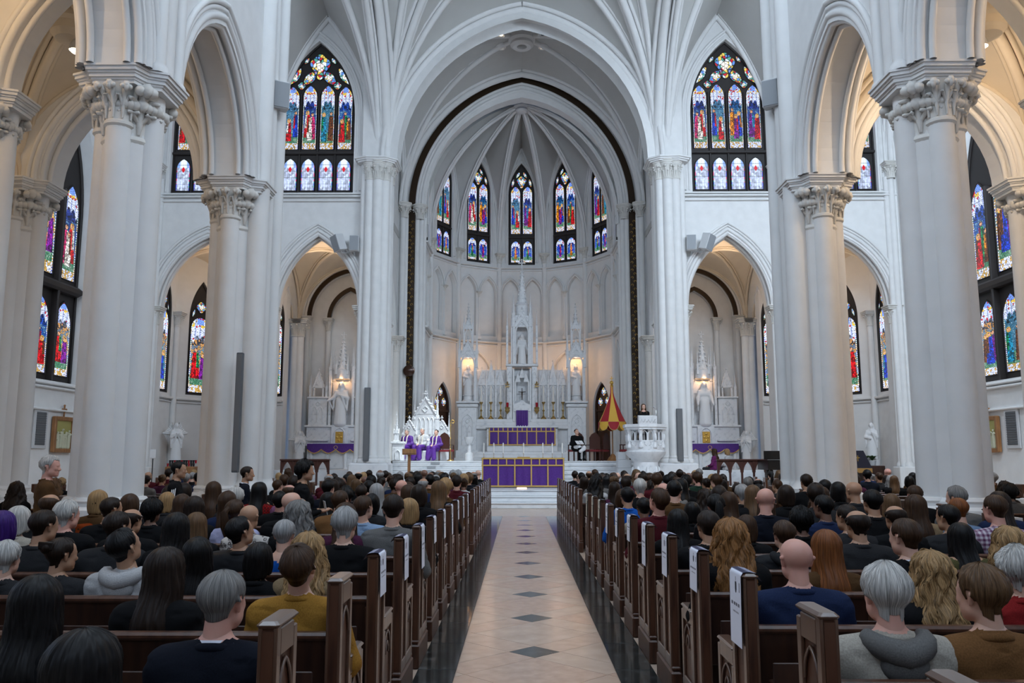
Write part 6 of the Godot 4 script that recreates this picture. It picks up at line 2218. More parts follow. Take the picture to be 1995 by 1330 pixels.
func chapel_rail(s: float) -> void:
	var who := "left" if s < 0 else "right"
	var pf := MB.new()
	pf.box(V(s * 8.05, 0.29, 32.55), Vector3(3.2, 0.58, 1.7), 0.02)
	struct(pf, "floor_%s_chapel_step" % who, M.marble, "low marble step before the %s side chapel" % who)
	var o := base("kneeling_rail", V(s * 8.3, 0.58, 32.15))
	tag(o, "dark wooden rail with pointed arches before the %s side altar" % who, "rail")
	var b := MB.new()
	b.box(Vector3(0, 0.97, 0), Vector3(1.9, 0.06, 0.22), 0.015)
	put(b, "top_rail", M.wood_red, o)
	for i in 5:
		var p := MB.new()
		p.box(Vector3(-0.9 + 0.45 * i, 0.47, 0), Vector3(0.07, 0.94, 0.1), 0.012)
		put(p, "post", M.wood_red, o)
	for i in 4:
		var c: float = -0.675 + 0.45 * i
		var a := MB.new()
		var ar := arch(0.17, 0.4, 6, Vector2(c, 0.5))
		var poly := PackedVector2Array([Vector2(c - 0.19, 0.94), Vector2(c - 0.19, 0.5)])
		poly.append_array(ar)
		poly.append(Vector2(c + 0.19, 0.5)); poly.append(Vector2(c + 0.19, 0.94))
		a.prism(poly, -0.03, 0.03)
		put(a, "arch_panel", M.wood_red, o)

func transept_things() -> void:
	for s in [-1.0, 1.0]:
		chapel_rail(s)
		station(s)
		var who := "left" if s < 0 else "right"
		hymn_board(s, V(s * 10.03, 2.12, 31.72))
		box_speaker(V(s * 6.52, 9.85, 31.55), Vector3(0.36, 0.6, 0.3), Vector3(0, -s * 0.1, 0), "white box loudspeaker close to the %s sanctuary pier" % who)
		box_speaker(V(s * 7.12, 9.85, 31.45), Vector3(0.42, 0.64, 0.36), Vector3(0.25, s * 0.7, -s * 0.18), "tilted white box loudspeaker on the %s chapel arch" % who)
		box_speaker(V(s * 5.02, 8.95, 16.25), Vector3(0.33, 0.56, 0.28), Vector3(0.1, -s * 0.5, 0), "white box loudspeaker high on the %s crossing pier" % who)
		line_speaker(V(s * 5.85, 1.5, 31.42), 2.75 if s < 0 else 1.95, 0.22, "tall grey column loudspeaker on the %s sanctuary pier" % who)
		# aisle lamps
		var l := base("ceiling_lamp", V(s * 7.75, 8.55, 13.5))
		tag(l, "small lit spotlight under the vault boss of the %s aisle" % who, "lamp")
		var lb := MB.new()
		lb.lathe(PackedVector2Array([Vector2(0, 0.22), Vector2(0.05, 0.2), Vector2(0.1, 0.1), Vector2(0.11, 0.0), Vector2(0.1, 0.0)]), Vector3.ZERO, 14)
		put(lb, "housing", M.speaker_white, l)
		var lg := MB.new()
		lg.ball(Vector3(0, 0.0, 0), Vector3(0.085, 0.06, 0.085), 12, 6)
		put(lg, "bulb", M.lamp_glow, l)
	line_speaker(V(-5.26, 1.35, 15.25), 2.18, 0.115, "slim dark grey column loudspeaker on the left crossing column")
	# boss lamps of the sanctuary vault
	var qs := [[-0.95, -0.5, "front left"], [0.95, -0.5, "front right"], [-0.95, 0.6, "rear left"], [0.95, 0.6, "rear right"]]
	for q in qs:
		var b := MB.new()
		b.ball(Vector3.ZERO, Vector3(0.12, 0.05, 0.12), 12, 6)
		var e := put(b, "ceiling_lamp_bulb", M.lamp_glow if q[2] != "rear right" else M.grille_dark, null, V(q[0], 20.02, 35.1 - q[1]))
		tag(e, "small round lamp beside the sanctuary vault boss, %s" % q[2], "lamp", "lamps of the sanctuary vault")
	# doors in the apse
	for k in [-2, 2]:
		var f := facet(k)
		var d := base("door_%d" % (1 if k < 0 else 2))
		tag(d, "dark pointed door with leaded glass head, %s side of the apse" % ("left" if k < 0 else "right"), "door", "", "structure")
		var m := MB.new()
		m.xf = f
		var poly := PackedVector2Array([Vector2(-0.7, SAN)])
		poly.append_array(arch(0.7, 1.33, 8, Vector2(0, 4.1)))
		poly.append(Vector2(0.7, SAN))
		m.prism(poly, -0.235, -0.2)
		var rim := p3(poly, -0.17)
		m.tube(rim, 0.06, 6, false)
		m.box(Vector3(0, 4.0, -0.17), Vector3(1.4, 0.1, 0.08), 0.01)
		put(m, "door_leaf", M.wood_dark, d)
		for q in [[-0.3, 4.45], [0.3, 4.45], [0.0, 4.95]]:
			pane(d, f * Transform3D(Basis(), Vector3(0, 0, -0.22)), foil(Vector2(q[0], q[1]), 0.2, 4), G.trace[0], m)
	# votive rack, cushion stool and notice on the left, desk and plants on the right
	var v := base("votive_rack", V(-13.05, 0.0, 32.3))
	tag(v, "wooden votive candle rack with dark rows before the angel statue", "candle rack")
	var vb := MB.new()
	vb.box(Vector3(0, 0.65, 0), Vector3(1.1, 1.3, 0.6), 0.03)
	put(vb, "cabinet", M.wood_light, v)
	for i in 12:
		for j in 2:
			var c := MB.new()
			c.lathe(PackedVector2Array([Vector2(0.035, 0), Vector2(0.045, 0.12), Vector2(0, 0.12)]), Vector3(-0.5 + 0.09 * i, 1.3 + 0.12 * j, 0.15 - 0.2 * j), 8)
			put(c, "votive_glass", M.red_glass if (i + j) % 3 == 0 else M.black, v)
	var n := base("notice_stand", V(-13.85, 0, 31.5))
	tag(n, "white framed notice on a thin black stand beside the votive rack", "notice")
	var nb := MB.new()
	nb.tube(PackedVector3Array([Vector3(0, 0, 0), Vector3(0, 1.6, 0)]), 0.02, 6)
	nb.box(Vector3(0, 0.02, 0), Vector3(0.3, 0.04, 0.3), 0.01)
	put(nb, "stand", M.black, n)
	var ns := MB.new()
	ns.box(Vector3(0, 1.78, 0.02), Vector3(0.22, 0.32, 0.02), 0.005)
	put(ns, "sheet", M.white_cloth, n)
	var st := base("red_stool", V(-12.35, 0, 33.4))
	tag(st, "white legged kneeler with red cushion in the left outer chapel", "kneeler")
	var sb := MB.new()
	sb.box(Vector3(0, 1.5, 0), Vector3(0.7, 0.1, 0.4), 0.03)
	put(sb, "cushion", M.red_cloth, st)
	for q in [-0.28, 0.28]:
		var lg := MB.new()
		lg.box(Vector3(q, 0.72, 0), Vector3(0.06, 1.45, 0.3), 0.01)
		put(lg, "leg", M.speaker_white, st)
	var dk := base("draped_table", V(12.75, 0, 32.4))
	tag(dk, "golden wooden stand draped in black cloth with a gold cross", "table")
	var db := MB.new()
	for q in [[-0.42, -0.22], [0.42, -0.22], [-0.42, 0.22], [0.42, 0.22]]: db.box(Vector3(q[0], 0.6, q[1]), Vector3(0.05, 1.2, 0.05), 0.008)
	db.box(Vector3(0, 1.15, 0), Vector3(0.95, 0.18, 0.55), 0.015)
	put(db, "frame", M.wood_gold, dk)
	var dc := MB.new()
	dc.prism(PackedVector2Array([Vector2(-0.46, 1.24), Vector2(-0.46, 1.9), Vector2(0.18, 1.9), Vector2(0.48, 1.24)]), -0.2, 0.24)
	put(dc, "drape", M.drape, dk)
	var dx := MB.new()
	cross_top(dx, Vector3(-0.05, 1.5, 0.25), 0.2)
	put(dx, "cross", M.gold, dk)
	for i in 3:
		plant(V(13.2 + 0.32 * i, 1.33, 33.4 + 0.1 * i), 0.5, "green leafy plant in a pot below the right chapel statue, %s" % ordinal(i))
	var ps := MB.new()
	ps.box(Vector3(0, 0.66, 0), Vector3(1.2, 1.33, 0.7), 0.02)
	tag(put(ps, "wooden_chest", M.wood_dark, null, V(13.55, 0, 33.5)), "dark wooden chest carrying plants in the right outer chapel", "chest")
	# piano
	var pi_ := base("piano", V(9.45, 0.0, 30.7))
	tag(pi_, "black grand piano under the right chapel pier", "piano")
	var pb := MB.new()
	pb.xf = Transform3D(Basis(Vector3.RIGHT, -PI / 2), Vector3.ZERO)
	pb.prism(PackedVector2Array([Vector2(-0.7, -0.4), Vector2(0.7, -0.4), Vector2(0.7, 0.2), Vector2(0.2, 0.5), Vector2(-0.2, 0.9), Vector2(-0.7, 0.9)]), 1.2, 1.55)
	put(pb, "case", M.piano, pi_)
	var pl := MB.new()
	pl.box(Vector3(-0.1, 1.72, -0.25), Vector3(1.1, 0.32, 0.03), 0.01)
	put(pl, "lid", M.piano, pi_)
	for q in [[-0.55, 0.25], [0.55, 0.25], [-0.4, -0.7]]:
		var lg := MB.new()
		lg.box(Vector3(q[0], 0.6, q[1]), Vector3(0.12, 1.2, 0.12), 0.02)
		put(lg, "leg", M.piano, pi_)
	for i in 2:
		plant(V(9.75 + 0.42 * i, 0.62, 29.6), 0.35, "small white-potted green plant beside the piano, %s" % ["left one", "right one"][i])
		var t := MB.new()
		t.lathe(PackedVector2Array([Vector2(0, 0), Vector2(0.12, 0), Vector2(0.1, 0.62), Vector2(0, 0.62)]), Vector3.ZERO, 10)
		tag(put(t, "plant_stand", M.wood_dark, null, V(9.75 + 0.42 * i, 0, 29.6)), "dark stand under the %s white plant pot by the piano" % ["left", "right"][i], "stand")
	chair(2.31, 36.45, PI + 0.5, "red chair under the cleric in black by the high altar")
	chair(3.05, 36.6, PI + 0.3, "empty red chair between the cleric and the umbrella")
	chair(3.45, 36.9, PI + 0.9, "red chair with pointed back behind the umbrella")
	chair(4.45, 36.2, PI + 1.2, "red chair right of the umbrella, turned sideways")
	chair(-3.3, 36.55, PI - 0.3, "red chair beside the priest with glasses")

func plant(at: Vector3, h: float, label: String) -> void:
	var o := base("potted_plant", at)
	tag(o, label, "plant")
	var p := MB.new()
	p.lathe(PackedVector2Array([Vector2(0, 0), Vector2(h * 0.22, 0), Vector2(h * 0.3, h * 0.4), Vector2(h * 0.27, h * 0.4), Vector2(0, h * 0.36)]), Vector3.ZERO, 14)
	put(p, "pot", M.speaker_white, o)
	var r := RandomNumberGenerator.new(); r.seed = int(at.x * 100)
	for i in 16:
		var a := TAU * i / 16 + r.randf() * 0.4
		var l := MB.new()
		var L := h * r.randf_range(0.6, 1.0)
		var rows := []
		for j in 6:
			var f := j / 5.0
			var w := h * 0.085 * sin(PI * (0.12 + 0.88 * f)) * 1.3
			var c := Vector3(cos(a) * L * 0.55 * f, h * 0.38 + L * (0.95 * f - 0.55 * f * f), sin(a) * L * 0.55 * f)
			var sd := Vector3(-sin(a), 0, cos(a)) * w
			rows.append(PackedVector3Array([c - sd, c + Vector3(0, w * 0.2, 0), c + sd]))
		l.grid(rows)
		put(l, "leaf", M.leaf, o)

func sanctuary() -> void:
	throne()
	pulpit()
	umbrella()
	transept_things()
# ---------------------------------------------------------------- people
var HAIRC := {"black": lin(0.007, 0.006, 0.006), "dark": lin(0.022, 0.013, 0.009), "brown": lin(0.055, 0.028, 0.015), "light": lin(0.13, 0.072, 0.035), "blond": lin(0.36, 0.22, 0.10), "auburn": lin(0.20, 0.068, 0.02), "redblond": lin(0.27, 0.125, 0.042), "grey": lin(0.34, 0.335, 0.33), "white": lin(0.52, 0.50, 0.47), "salt": lin(0.20, 0.19, 0.18), "purple": lin(0.05, 0.015, 0.16)}
var SKINC := {"fair": lin(0.60, 0.35, 0.26), "pink": lin(0.62, 0.32, 0.25), "tan": lin(0.42, 0.23, 0.14), "brown": lin(0.17, 0.08, 0.05), "dark": lin(0.06, 0.032, 0.022)}
var TOPC := {"black": ["black coat", lin(0.010, 0.010, 0.011)], "charcoal": ["charcoal jacket", lin(0.030, 0.030, 0.032)], "grey": ["grey sweater", lin(0.17, 0.165, 0.16)], "hoodie": ["pale grey hoodie", lin(0.55, 0.54, 0.54)], "navy": ["navy suit", lin(0.017, 0.028, 0.075)], "darknavy": ["dark navy suit", lin(0.010, 0.012, 0.020)], "mustard": ["mustard T-shirt", lin(0.40, 0.20, 0.035)], "blue": ["bright blue top", lin(0.01, 0.10, 0.45)], "lilac": ["pale lilac shirt", lin(0.50, 0.50, 0.72)], "orange": ["orange jacket", lin(0.42, 0.07, 0.015)], "white": ["white top", lin(0.62, 0.62, 0.63)], "cream": ["cream knit", lin(0.50, 0.44, 0.36)], "brown": ["brown coat", lin(0.10, 0.05, 0.02)], "camel": ["camel brown coat", lin(0.20, 0.095, 0.035)], "red": ["red top", lin(0.28, 0.02, 0.02)], "olive": ["olive top", lin(0.10, 0.09, 0.035)], "skyblue": ["light blue shirt", lin(0.28, 0.40, 0.58)], "denim": ["denim shirt", lin(0.16, 0.26, 0.42)], "plum": ["plum top", lin(0.08, 0.02, 0.05)], "green": ["dark green jacket", lin(0.02, 0.045, 0.03)], "gingham": ["purple gingham shirt", Color.WHITE], "stripe": ["purple striped shirt", Color.WHITE], "plaid": ["red plaid shirt", Color.WHITE], "leopard": ["spotted top", Color.WHITE], "ivory": ["ivory jacket with grey collar", lin(0.46, 0.42, 0.36)], "puffer": ["black puffer jacket", lin(0.012, 0.012, 0.014)], "magenta": ["purple plaid shirt", Color.WHITE], "teal": ["teal top", lin(0.03, 0.22, 0.26)], "burgundy": ["burgundy sweater", lin(0.09, 0.012, 0.018)], "tan": ["tan jacket", lin(0.30, 0.21, 0.12)]}
var STYLE := {"s": "short", "b": "balding", "B": "bald", "m": "chin-length", "l": "long", "w": "long wavy", "p": "ponytailed", "u": "pinned-up", "c": "curly", "e": "fluffy"}
var hair_mats := {}; var skin_mats := {}; var top_mats := {}
var body_cache := {}; var hair_cache := {}; var head_cache := {}; var hand_cache := {}

func pattern_tex(kind: String) -> ImageTexture:
	var n := 64
	var im := Image.create(n, n, false, Image.FORMAT_RGB8)
	var r := RandomNumberGenerator.new(); r.seed = 5
	var spots := []
	for i in 18: spots.append(Vector2(r.randf() * n, r.randf() * n))
	for y in n:
		for x in n:
			var a := (x / 8) % 2 == 0; var b := (y / 8) % 2 == 0
			var c := Color.WHITE
			match kind:
				"gingham": c = lin(0.10, 0.03, 0.08) if a and b else (lin(0.30, 0.2, 0.27) if a != b else lin(0.62, 0.58, 0.62))
				"stripe": c = lin(0.10, 0.02, 0.07) if (x / 3) % 2 == 0 else lin(0.24, 0.12, 0.20)
				"plaid": c = lin(0.25, 0.01, 0.01) if a != b else (lin(0.01, 0.01, 0.01) if a else lin(0.12, 0.005, 0.005))
				"magenta": c = lin(0.16, 0.02, 0.12) if a != b else (lin(0.02, 0.01, 0.05) if a else lin(0.25, 0.05, 0.15))
				"leopard":
					c = lin(0.5, 0.46, 0.42)
					for s in spots:
						var dd: float = Vector2(x, y).distance_to(s)
						if dd < 6 and dd > 2.5: c = lin(0.03, 0.02, 0.02)
			im.set_pixel(x, y, c)
	return ImageTexture.create_from_image(im)

func people_materials() -> void:
	var nz := FastNoiseLite.new(); nz.seed = 8; nz.frequency = 0.5
	var im := Image.create(256, 64, false, Image.FORMAT_RGB8)
	for x in 256:
		for y in 64:
			var v := 0.72 + 0.45 * nz.get_noise_2d(x * 1.0, y * 0.03) + 0.25 * nz.get_noise_2d(x * 0.17 + 90, y * 0.05)
			im.set_pixel(x, y, Color(v, v, v).clamp())
	var streak := ImageTexture.create_from_image(im)
	for k in HAIRC:
		var m := mat((HAIRC[k] as Color) * 1.25, 0.42)
		m.albedo_color.a = 1.0
		m.albedo_texture = streak
		m.uv1_scale = Vector3(4, 1, 1)
		m.metallic_specular = 0.3
		hair_mats[k] = m
	for k in SKINC:
		var m := mat(SKINC[k], 0.5)
		m.subsurf_scatter_enabled = true; m.subsurf_scatter_strength = 0.12
		skin_mats[k] = m
	var cloth := noise_tex(128, 0.2, [Color(0.78, 0.78, 0.78), Color(1, 1, 1)], 51, 3)
	for k in TOPC:
		var m := mat(TOPC[k][1], 0.9)
		m.metallic_specular = 0.22
		if k in ["gingham", "stripe", "plaid", "leopard", "magenta"]:
			tri_tex(m, pattern_tex(k), 6.5 if k != "stripe" else 5.0, false)
		else:
			tri_tex(m, cloth, 4.0, false)
		if k == "puffer": m.roughness = 0.45
		top_mats[k] = m
	M.trousers = mat(lin(0.018, 0.019, 0.024), 0.85)
	M.collar_white = mat(lin(0.62, 0.64, 0.72), 0.8)
	M.glass_frame = mat(lin(0.01, 0.01, 0.012), 0.3)

# distance to the head's surface
var head_b := []
func head_sdf(p: Vector3) -> float:
	var f := 1000.0
	for q in head_b:
		var ab: Vector3 = q[1] - q[0]
		var ap: Vector3 = p - q[0]
		var t := clampf(ap.dot(ab) / maxf(ab.length_squared(), 1e-9), 0.0, 1.0)
		var d: float = (ap - ab * t).length() - (q[2] + (q[3] - q[2]) * t)
		if f > 900.0: f = d
		else:
			var k: float = q[5]
			var h := clampf(0.5 + 0.5 * (f - d) / k, 0.0, 1.0)
			f = f + (d - f) * h - k * h * (1.0 - h)
	return f

# where a ray from inside the head leaves it
func head_hit(c: Vector3, dir: Vector3) -> float:
	var r := 0.14
	for i in 14:
		var d := head_sdf(c + dir * r)
		r -= d * 0.9
		if absf(d) < 0.0004: break
	return clampf(r, 0.05, 0.16)

# head about its own middle, looking to -z
func head_mesh(cell: float) -> MB:
	var key := int(cell * 10000)
	if head_cache.has(key): return head_cache[key]
	var B := []
	var A := func(a: Vector3, b: Vector3, ra: float, rb: float, k := 0.02) -> void: B.append([a, b, ra, rb, Vector3.ONE, k])
	A.call(Vector3(0, 0.035, 0.028), Vector3(0, 0.04, -0.022), 0.078, 0.074)
	A.call(Vector3(0, 0.03, 0.0), Vector3(0, 0.0, -0.03), 0.076, 0.066)
	A.call(Vector3(-0.018, -0.05, -0.03), Vector3(0.018, -0.05, -0.03), 0.052, 0.052)
	A.call(Vector3(0, -0.075, -0.055), Vector3(0, -0.085, -0.068), 0.034, 0.026)
	A.call(Vector3(-0.04, -0.06, -0.01), Vector3(-0.022, -0.085, -0.05), 0.024, 0.02)
	A.call(Vector3(0.04, -0.06, -0.01), Vector3(0.022, -0.085, -0.05), 0.024, 0.02)
	A.call(Vector3(-0.04, -0.015, -0.066), Vector3(0.04, -0.015, -0.066), 0.02, 0.02)
	A.call(Vector3(-0.034, 0.022, -0.078), Vector3(0.034, 0.022, -0.078), 0.015, 0.015, 0.012)
	A.call(Vector3(0, 0.012, -0.086), Vector3(0, -0.026, -0.108), 0.010, 0.013, 0.012)
	A.call(Vector3(-0.012, -0.030, -0.096), Vector3(0.012, -0.030, -0.096), 0.011, 0.011, 0.01)
	A.call(Vector3(-0.016, -0.054, -0.086), Vector3(0.016, -0.054, -0.086), 0.0085, 0.0085, 0.008)
	A.call(Vector3(-0.013, -0.065, -0.084), Vector3(0.013, -0.065, -0.084), 0.009, 0.009, 0.008)
	for s in [-1.0, 1.0]:
		A.call(Vector3(s * 0.076, 0.014, 0.014), Vector3(s * 0.086, 0.018, 0.026), 0.012, 0.012, 0.008)
		A.call(Vector3(s * 0.078, -0.002, 0.012), Vector3(s * 0.074, -0.026, 0.006), 0.011, 0.009, 0.008)
	A.call(Vector3(0, -0.04, 0.02), Vector3(0, -0.165, 0.045), 0.052, 0.054)
	var m := nets(B, cell, 0.02)
	head_b = B
	head_cache[key] = m
	return m

# right hand resting, fingers to -z, palm down, thumb towards -x
func hand_mesh(cell: float) -> MB:
	var key := int(cell * 10000)
	if hand_cache.has(key): return hand_cache[key]
	var B := []
	var A := func(a: Vector3, b: Vector3, ra: float, rb: float) -> void: B.append([a, b, ra, rb, Vector3.ONE, 0.006])
	A.call(Vector3(-0.02, 0, 0.0), Vector3(-0.024, 0, -0.07), 0.019, 0.016)
	A.call(Vector3(0.02, 0, 0.0), Vector3(0.024, 0, -0.065), 0.018, 0.015)
	A.call(Vector3(0, 0, 0.02), Vector3(0, 0, -0.07), 0.021, 0.017)
	var F := [[-0.032, 0.072, 0.0088], [-0.0105, 0.082, 0.0092], [0.011, 0.076, 0.0088], [0.031, 0.060, 0.0078]]
	for f in F:
		var x: float = f[0]; var L: float = f[1]; var r: float = f[2]
		var p0 := Vector3(x, 0.002, -0.075)
		var p1 := p0 + Vector3(x * 0.12, 0.006, -L * 0.48)
		var p2 := p1 + Vector3(0, -0.012, -L * 0.30)
		var p3_ := p2 + Vector3(0, -0.016, -L * 0.16)
		A.call(p0, p1, r, r * 0.95); A.call(p1, p2, r * 0.95, r * 0.9); A.call(p2, p3_, r * 0.9, r * 0.78)
	A.call(Vector3(-0.028, -0.004, -0.01), Vector3(-0.055, -0.010, -0.045), 0.014, 0.0115)
	A.call(Vector3(-0.055, -0.010, -0.045), Vector3(-0.060, -0.014, -0.078), 0.0112, 0.009)
	var m := nets(B, cell, 0.006)
	hand_cache[key] = m
	return m

# kind: "man", "woman", "child", pose: "sit", "stand", "read"; returns {mesh, head}
func body(kind: String, pose: String, yaw: float, pitch: float, bulk: float, near: bool, vneck := 0.0) -> Dictionary:
	var key := "%s %s %.1f %.1f %.2f %s %.2f" % [kind, pose, yaw, pitch, bulk, near, vneck]
	if body_cache.has(key): return body_cache[key]
	var w := {"man": 1.0, "woman": 0.86, "child": 0.74}[kind] as float
	var B := []
	var A := func(a: Vector3, b: Vector3, ra: float, rb: float) -> void: B.append([a, b, ra, rb])
	var up := 0.0
	var lean := 0.0
	if pose == "stand": up = 0.40
	if pose == "read": lean = -0.05
	var g := bulk
	var hip := Vector3(0, 0.55 + up, 0.0)
	# torso
	A.call(hip + Vector3(-0.07 * w, 0, 0), hip + Vector3(0.07 * w, 0, 0), 0.135 * w + g, 0.135 * w + g)
	A.call(hip + Vector3(-0.05 * w, 0.16, 0.0), hip + Vector3(0.05 * w, 0.16, 0.0), 0.118 * w + g, 0.118 * w + g)
	A.call(Vector3(-0.085 * w, 0.86 + up, 0.005 + lean * 0.7), Vector3(0.085 * w, 0.86 + up, 0.005 + lean * 0.7), 0.112 * w + g, 0.112 * w + g)
	if kind == "woman": A.call(Vector3(-0.07, 0.84 + up, -0.06 + lean), Vector3(0.07, 0.84 + up, -0.06 + lean), 0.075, 0.075)
	A.call(Vector3(-0.10 * w, 0.945 + up, 0.02 + lean), Vector3(0.10 * w, 0.945 + up, 0.02 + lean), 0.075 * w + g, 0.075 * w + g)
	var nb := Vector3(0, 1.01 + up, 0.025 + lean)
	for s in [-1.0, 1.0]:
		A.call(nb + Vector3(s * 0.03, -0.02, 0), Vector3(s * 0.185 * w, 0.958 + up, 0.015 + lean), 0.055 + g * 0.6, 0.060 * (0.5 + 0.5 * w) + g)
	A.call(nb + Vector3(0, -0.05, 0), nb + Vector3(0, 0.07, -0.02), 0.057 * (0.6 + 0.4 * w), 0.052 * (0.6 + 0.4 * w))
	var hands := []
	for s in [-1.0, 1.0]:
		var sh := Vector3(s * 0.195 * w, 0.945 + up, 0.015 + lean)
		var el := Vector3(s * (0.25 * w + g), 0.70 + up, -0.02 + lean)
		var wr := Vector3(s * 0.085, 0.645 + up, -0.25)
		if pose == "stand": el = Vector3(s * 0.25 * w, 0.68 + up, 0.0); wr = Vector3(s * 0.10, 0.72 + up, -0.20)
		if pose == "read": wr = Vector3(s * 0.11, 0.70, -0.30)
		A.call(sh, el, 0.055 * w + g, 0.047 * w + g)
		A.call(el, wr, 0.046 * w + g, 0.031 * w + g * 0.5)
		hands.append([s, wr, (wr - el).normalized()])
		var hp := hip + Vector3(s * 0.085 * w, -0.02, 0)
		if pose == "stand":
			var kn := Vector3(s * 0.09, 0.50, -0.01)
			A.call(hp, kn, 0.085 * w + 0.01, 0.058)
			A.call(kn, Vector3(s * 0.09, 0.09, 0.02), 0.056, 0.042)
			A.call(Vector3(s * 0.09, 0.05, 0.03), Vector3(s * 0.10, 0.035, -0.15), 0.042, 0.034)
		else:
			var kn := Vector3(s * 0.105 * w, 0.53, -0.43)
			A.call(hp, kn, 0.088 * w + 0.008, 0.062)
			A.call(kn, Vector3(s * 0.105, 0.10, -0.40), 0.060, 0.043)
			A.call(Vector3(s * 0.105, 0.06, -0.38), Vector3(s * 0.115, 0.04, -0.56), 0.044, 0.034)
	var bm := nets(B, 0.015 if near else 0.026, 0.05)
	# folds of the clothing
	var wr_n := FastNoiseLite.new()
	wr_n.seed = hash(key) % 1000; wr_n.frequency = 7.0; wr_n.fractal_octaves = 2
	for i in bm.v.size():
		var q: Vector3 = bm.v[i]
		if q.y > nb.y - 0.01: continue
		var f := wr_n.get_noise_3d(q.x * 0.8 + q.y * 0.5, q.y * 1.3, q.z * 0.8)
		bm.v[i] = q + bm.n[i] * (0.011 * f - 0.006 * absf(f))
	renormal(bm)
	# head
	var hx := Transform3D(Basis.from_euler(Vector3(-pitch, yaw, 0)), Vector3.ZERO)
	var pivot := nb + Vector3(0, 0.05, -0.015)
	var hk := {"man": 1.0, "woman": 0.95, "child": 0.92}[kind] as float
	hx = Transform3D(hx.basis.scaled(Vector3.ONE * hk), pivot) * Transform3D(Basis(), Vector3(0, 0.135, -0.03))
	var skin := MB.new(); var top := MB.new(); var leg := MB.new()
	var parts := [skin, top, leg]
	var cls := PackedInt32Array()
	var neck_y := nb.y + 0.025 - vneck
	for i in range(0, bm.ix.size(), 3):
		var c := (bm.v[bm.ix[i]] + bm.v[bm.ix[i + 1]] + bm.v[bm.ix[i + 2]]) / 3.0
		var k := 1
		if c.y > neck_y + absf(c.x) * 0.25 + (0.02 if c.z > nb.z else 0.0) - (absf(c.z - nb.z) * 0.2 if vneck > 0 else 0.0) and absf(c.x) < 0.085 + vneck * 1.6: k = 0
		elif pose == "stand" and c.y < 0.86: k = 2
		elif pose != "stand" and (c.y < 0.50 or (c.z < -0.16 and c.y < 0.625 and absf(c.x) < 0.2)): k = 2
		for h in hands:
			if (c - h[1]).dot(h[2]) > 0.0 and c.distance_to(h[1]) < 0.06: k = 0
		cls.append(k)
	for k in 3:
		var re := {}
		var p: MB = parts[k]
		for t in cls.size():
			if cls[t] != k: continue
			for e in 3:
				var id := bm.ix[t * 3 + e]
				if not re.has(id):
					re[id] = p.v.size()
					p.v.append(bm.v[id]); p.n.append(bm.n[id]); p.uv.append(Vector2.ZERO)
				p.ix.append(re[id])
	skin.merge(head_mesh(0.006 if near else 0.0105), hx)
	for h in hands:
		var dir: Vector3 = h[2]
		var z := -dir
		var x := Vector3.UP.cross(z).normalized()
		var y := z.cross(x)
		var bs := Basis(x * (1.0 if h[0] > 0 else -1.0), y, z)
		skin.merge(hand_mesh(0.005 if near else 0.011), Transform3D(bs, (h[1] as Vector3) + dir * 0.02))
	var m := ArrayMesh.new()
	for p in parts: p.add_to(m)
	var out := {"mesh": m, "head": hx, "neck": nb}
	body_cache[key] = out
	return out

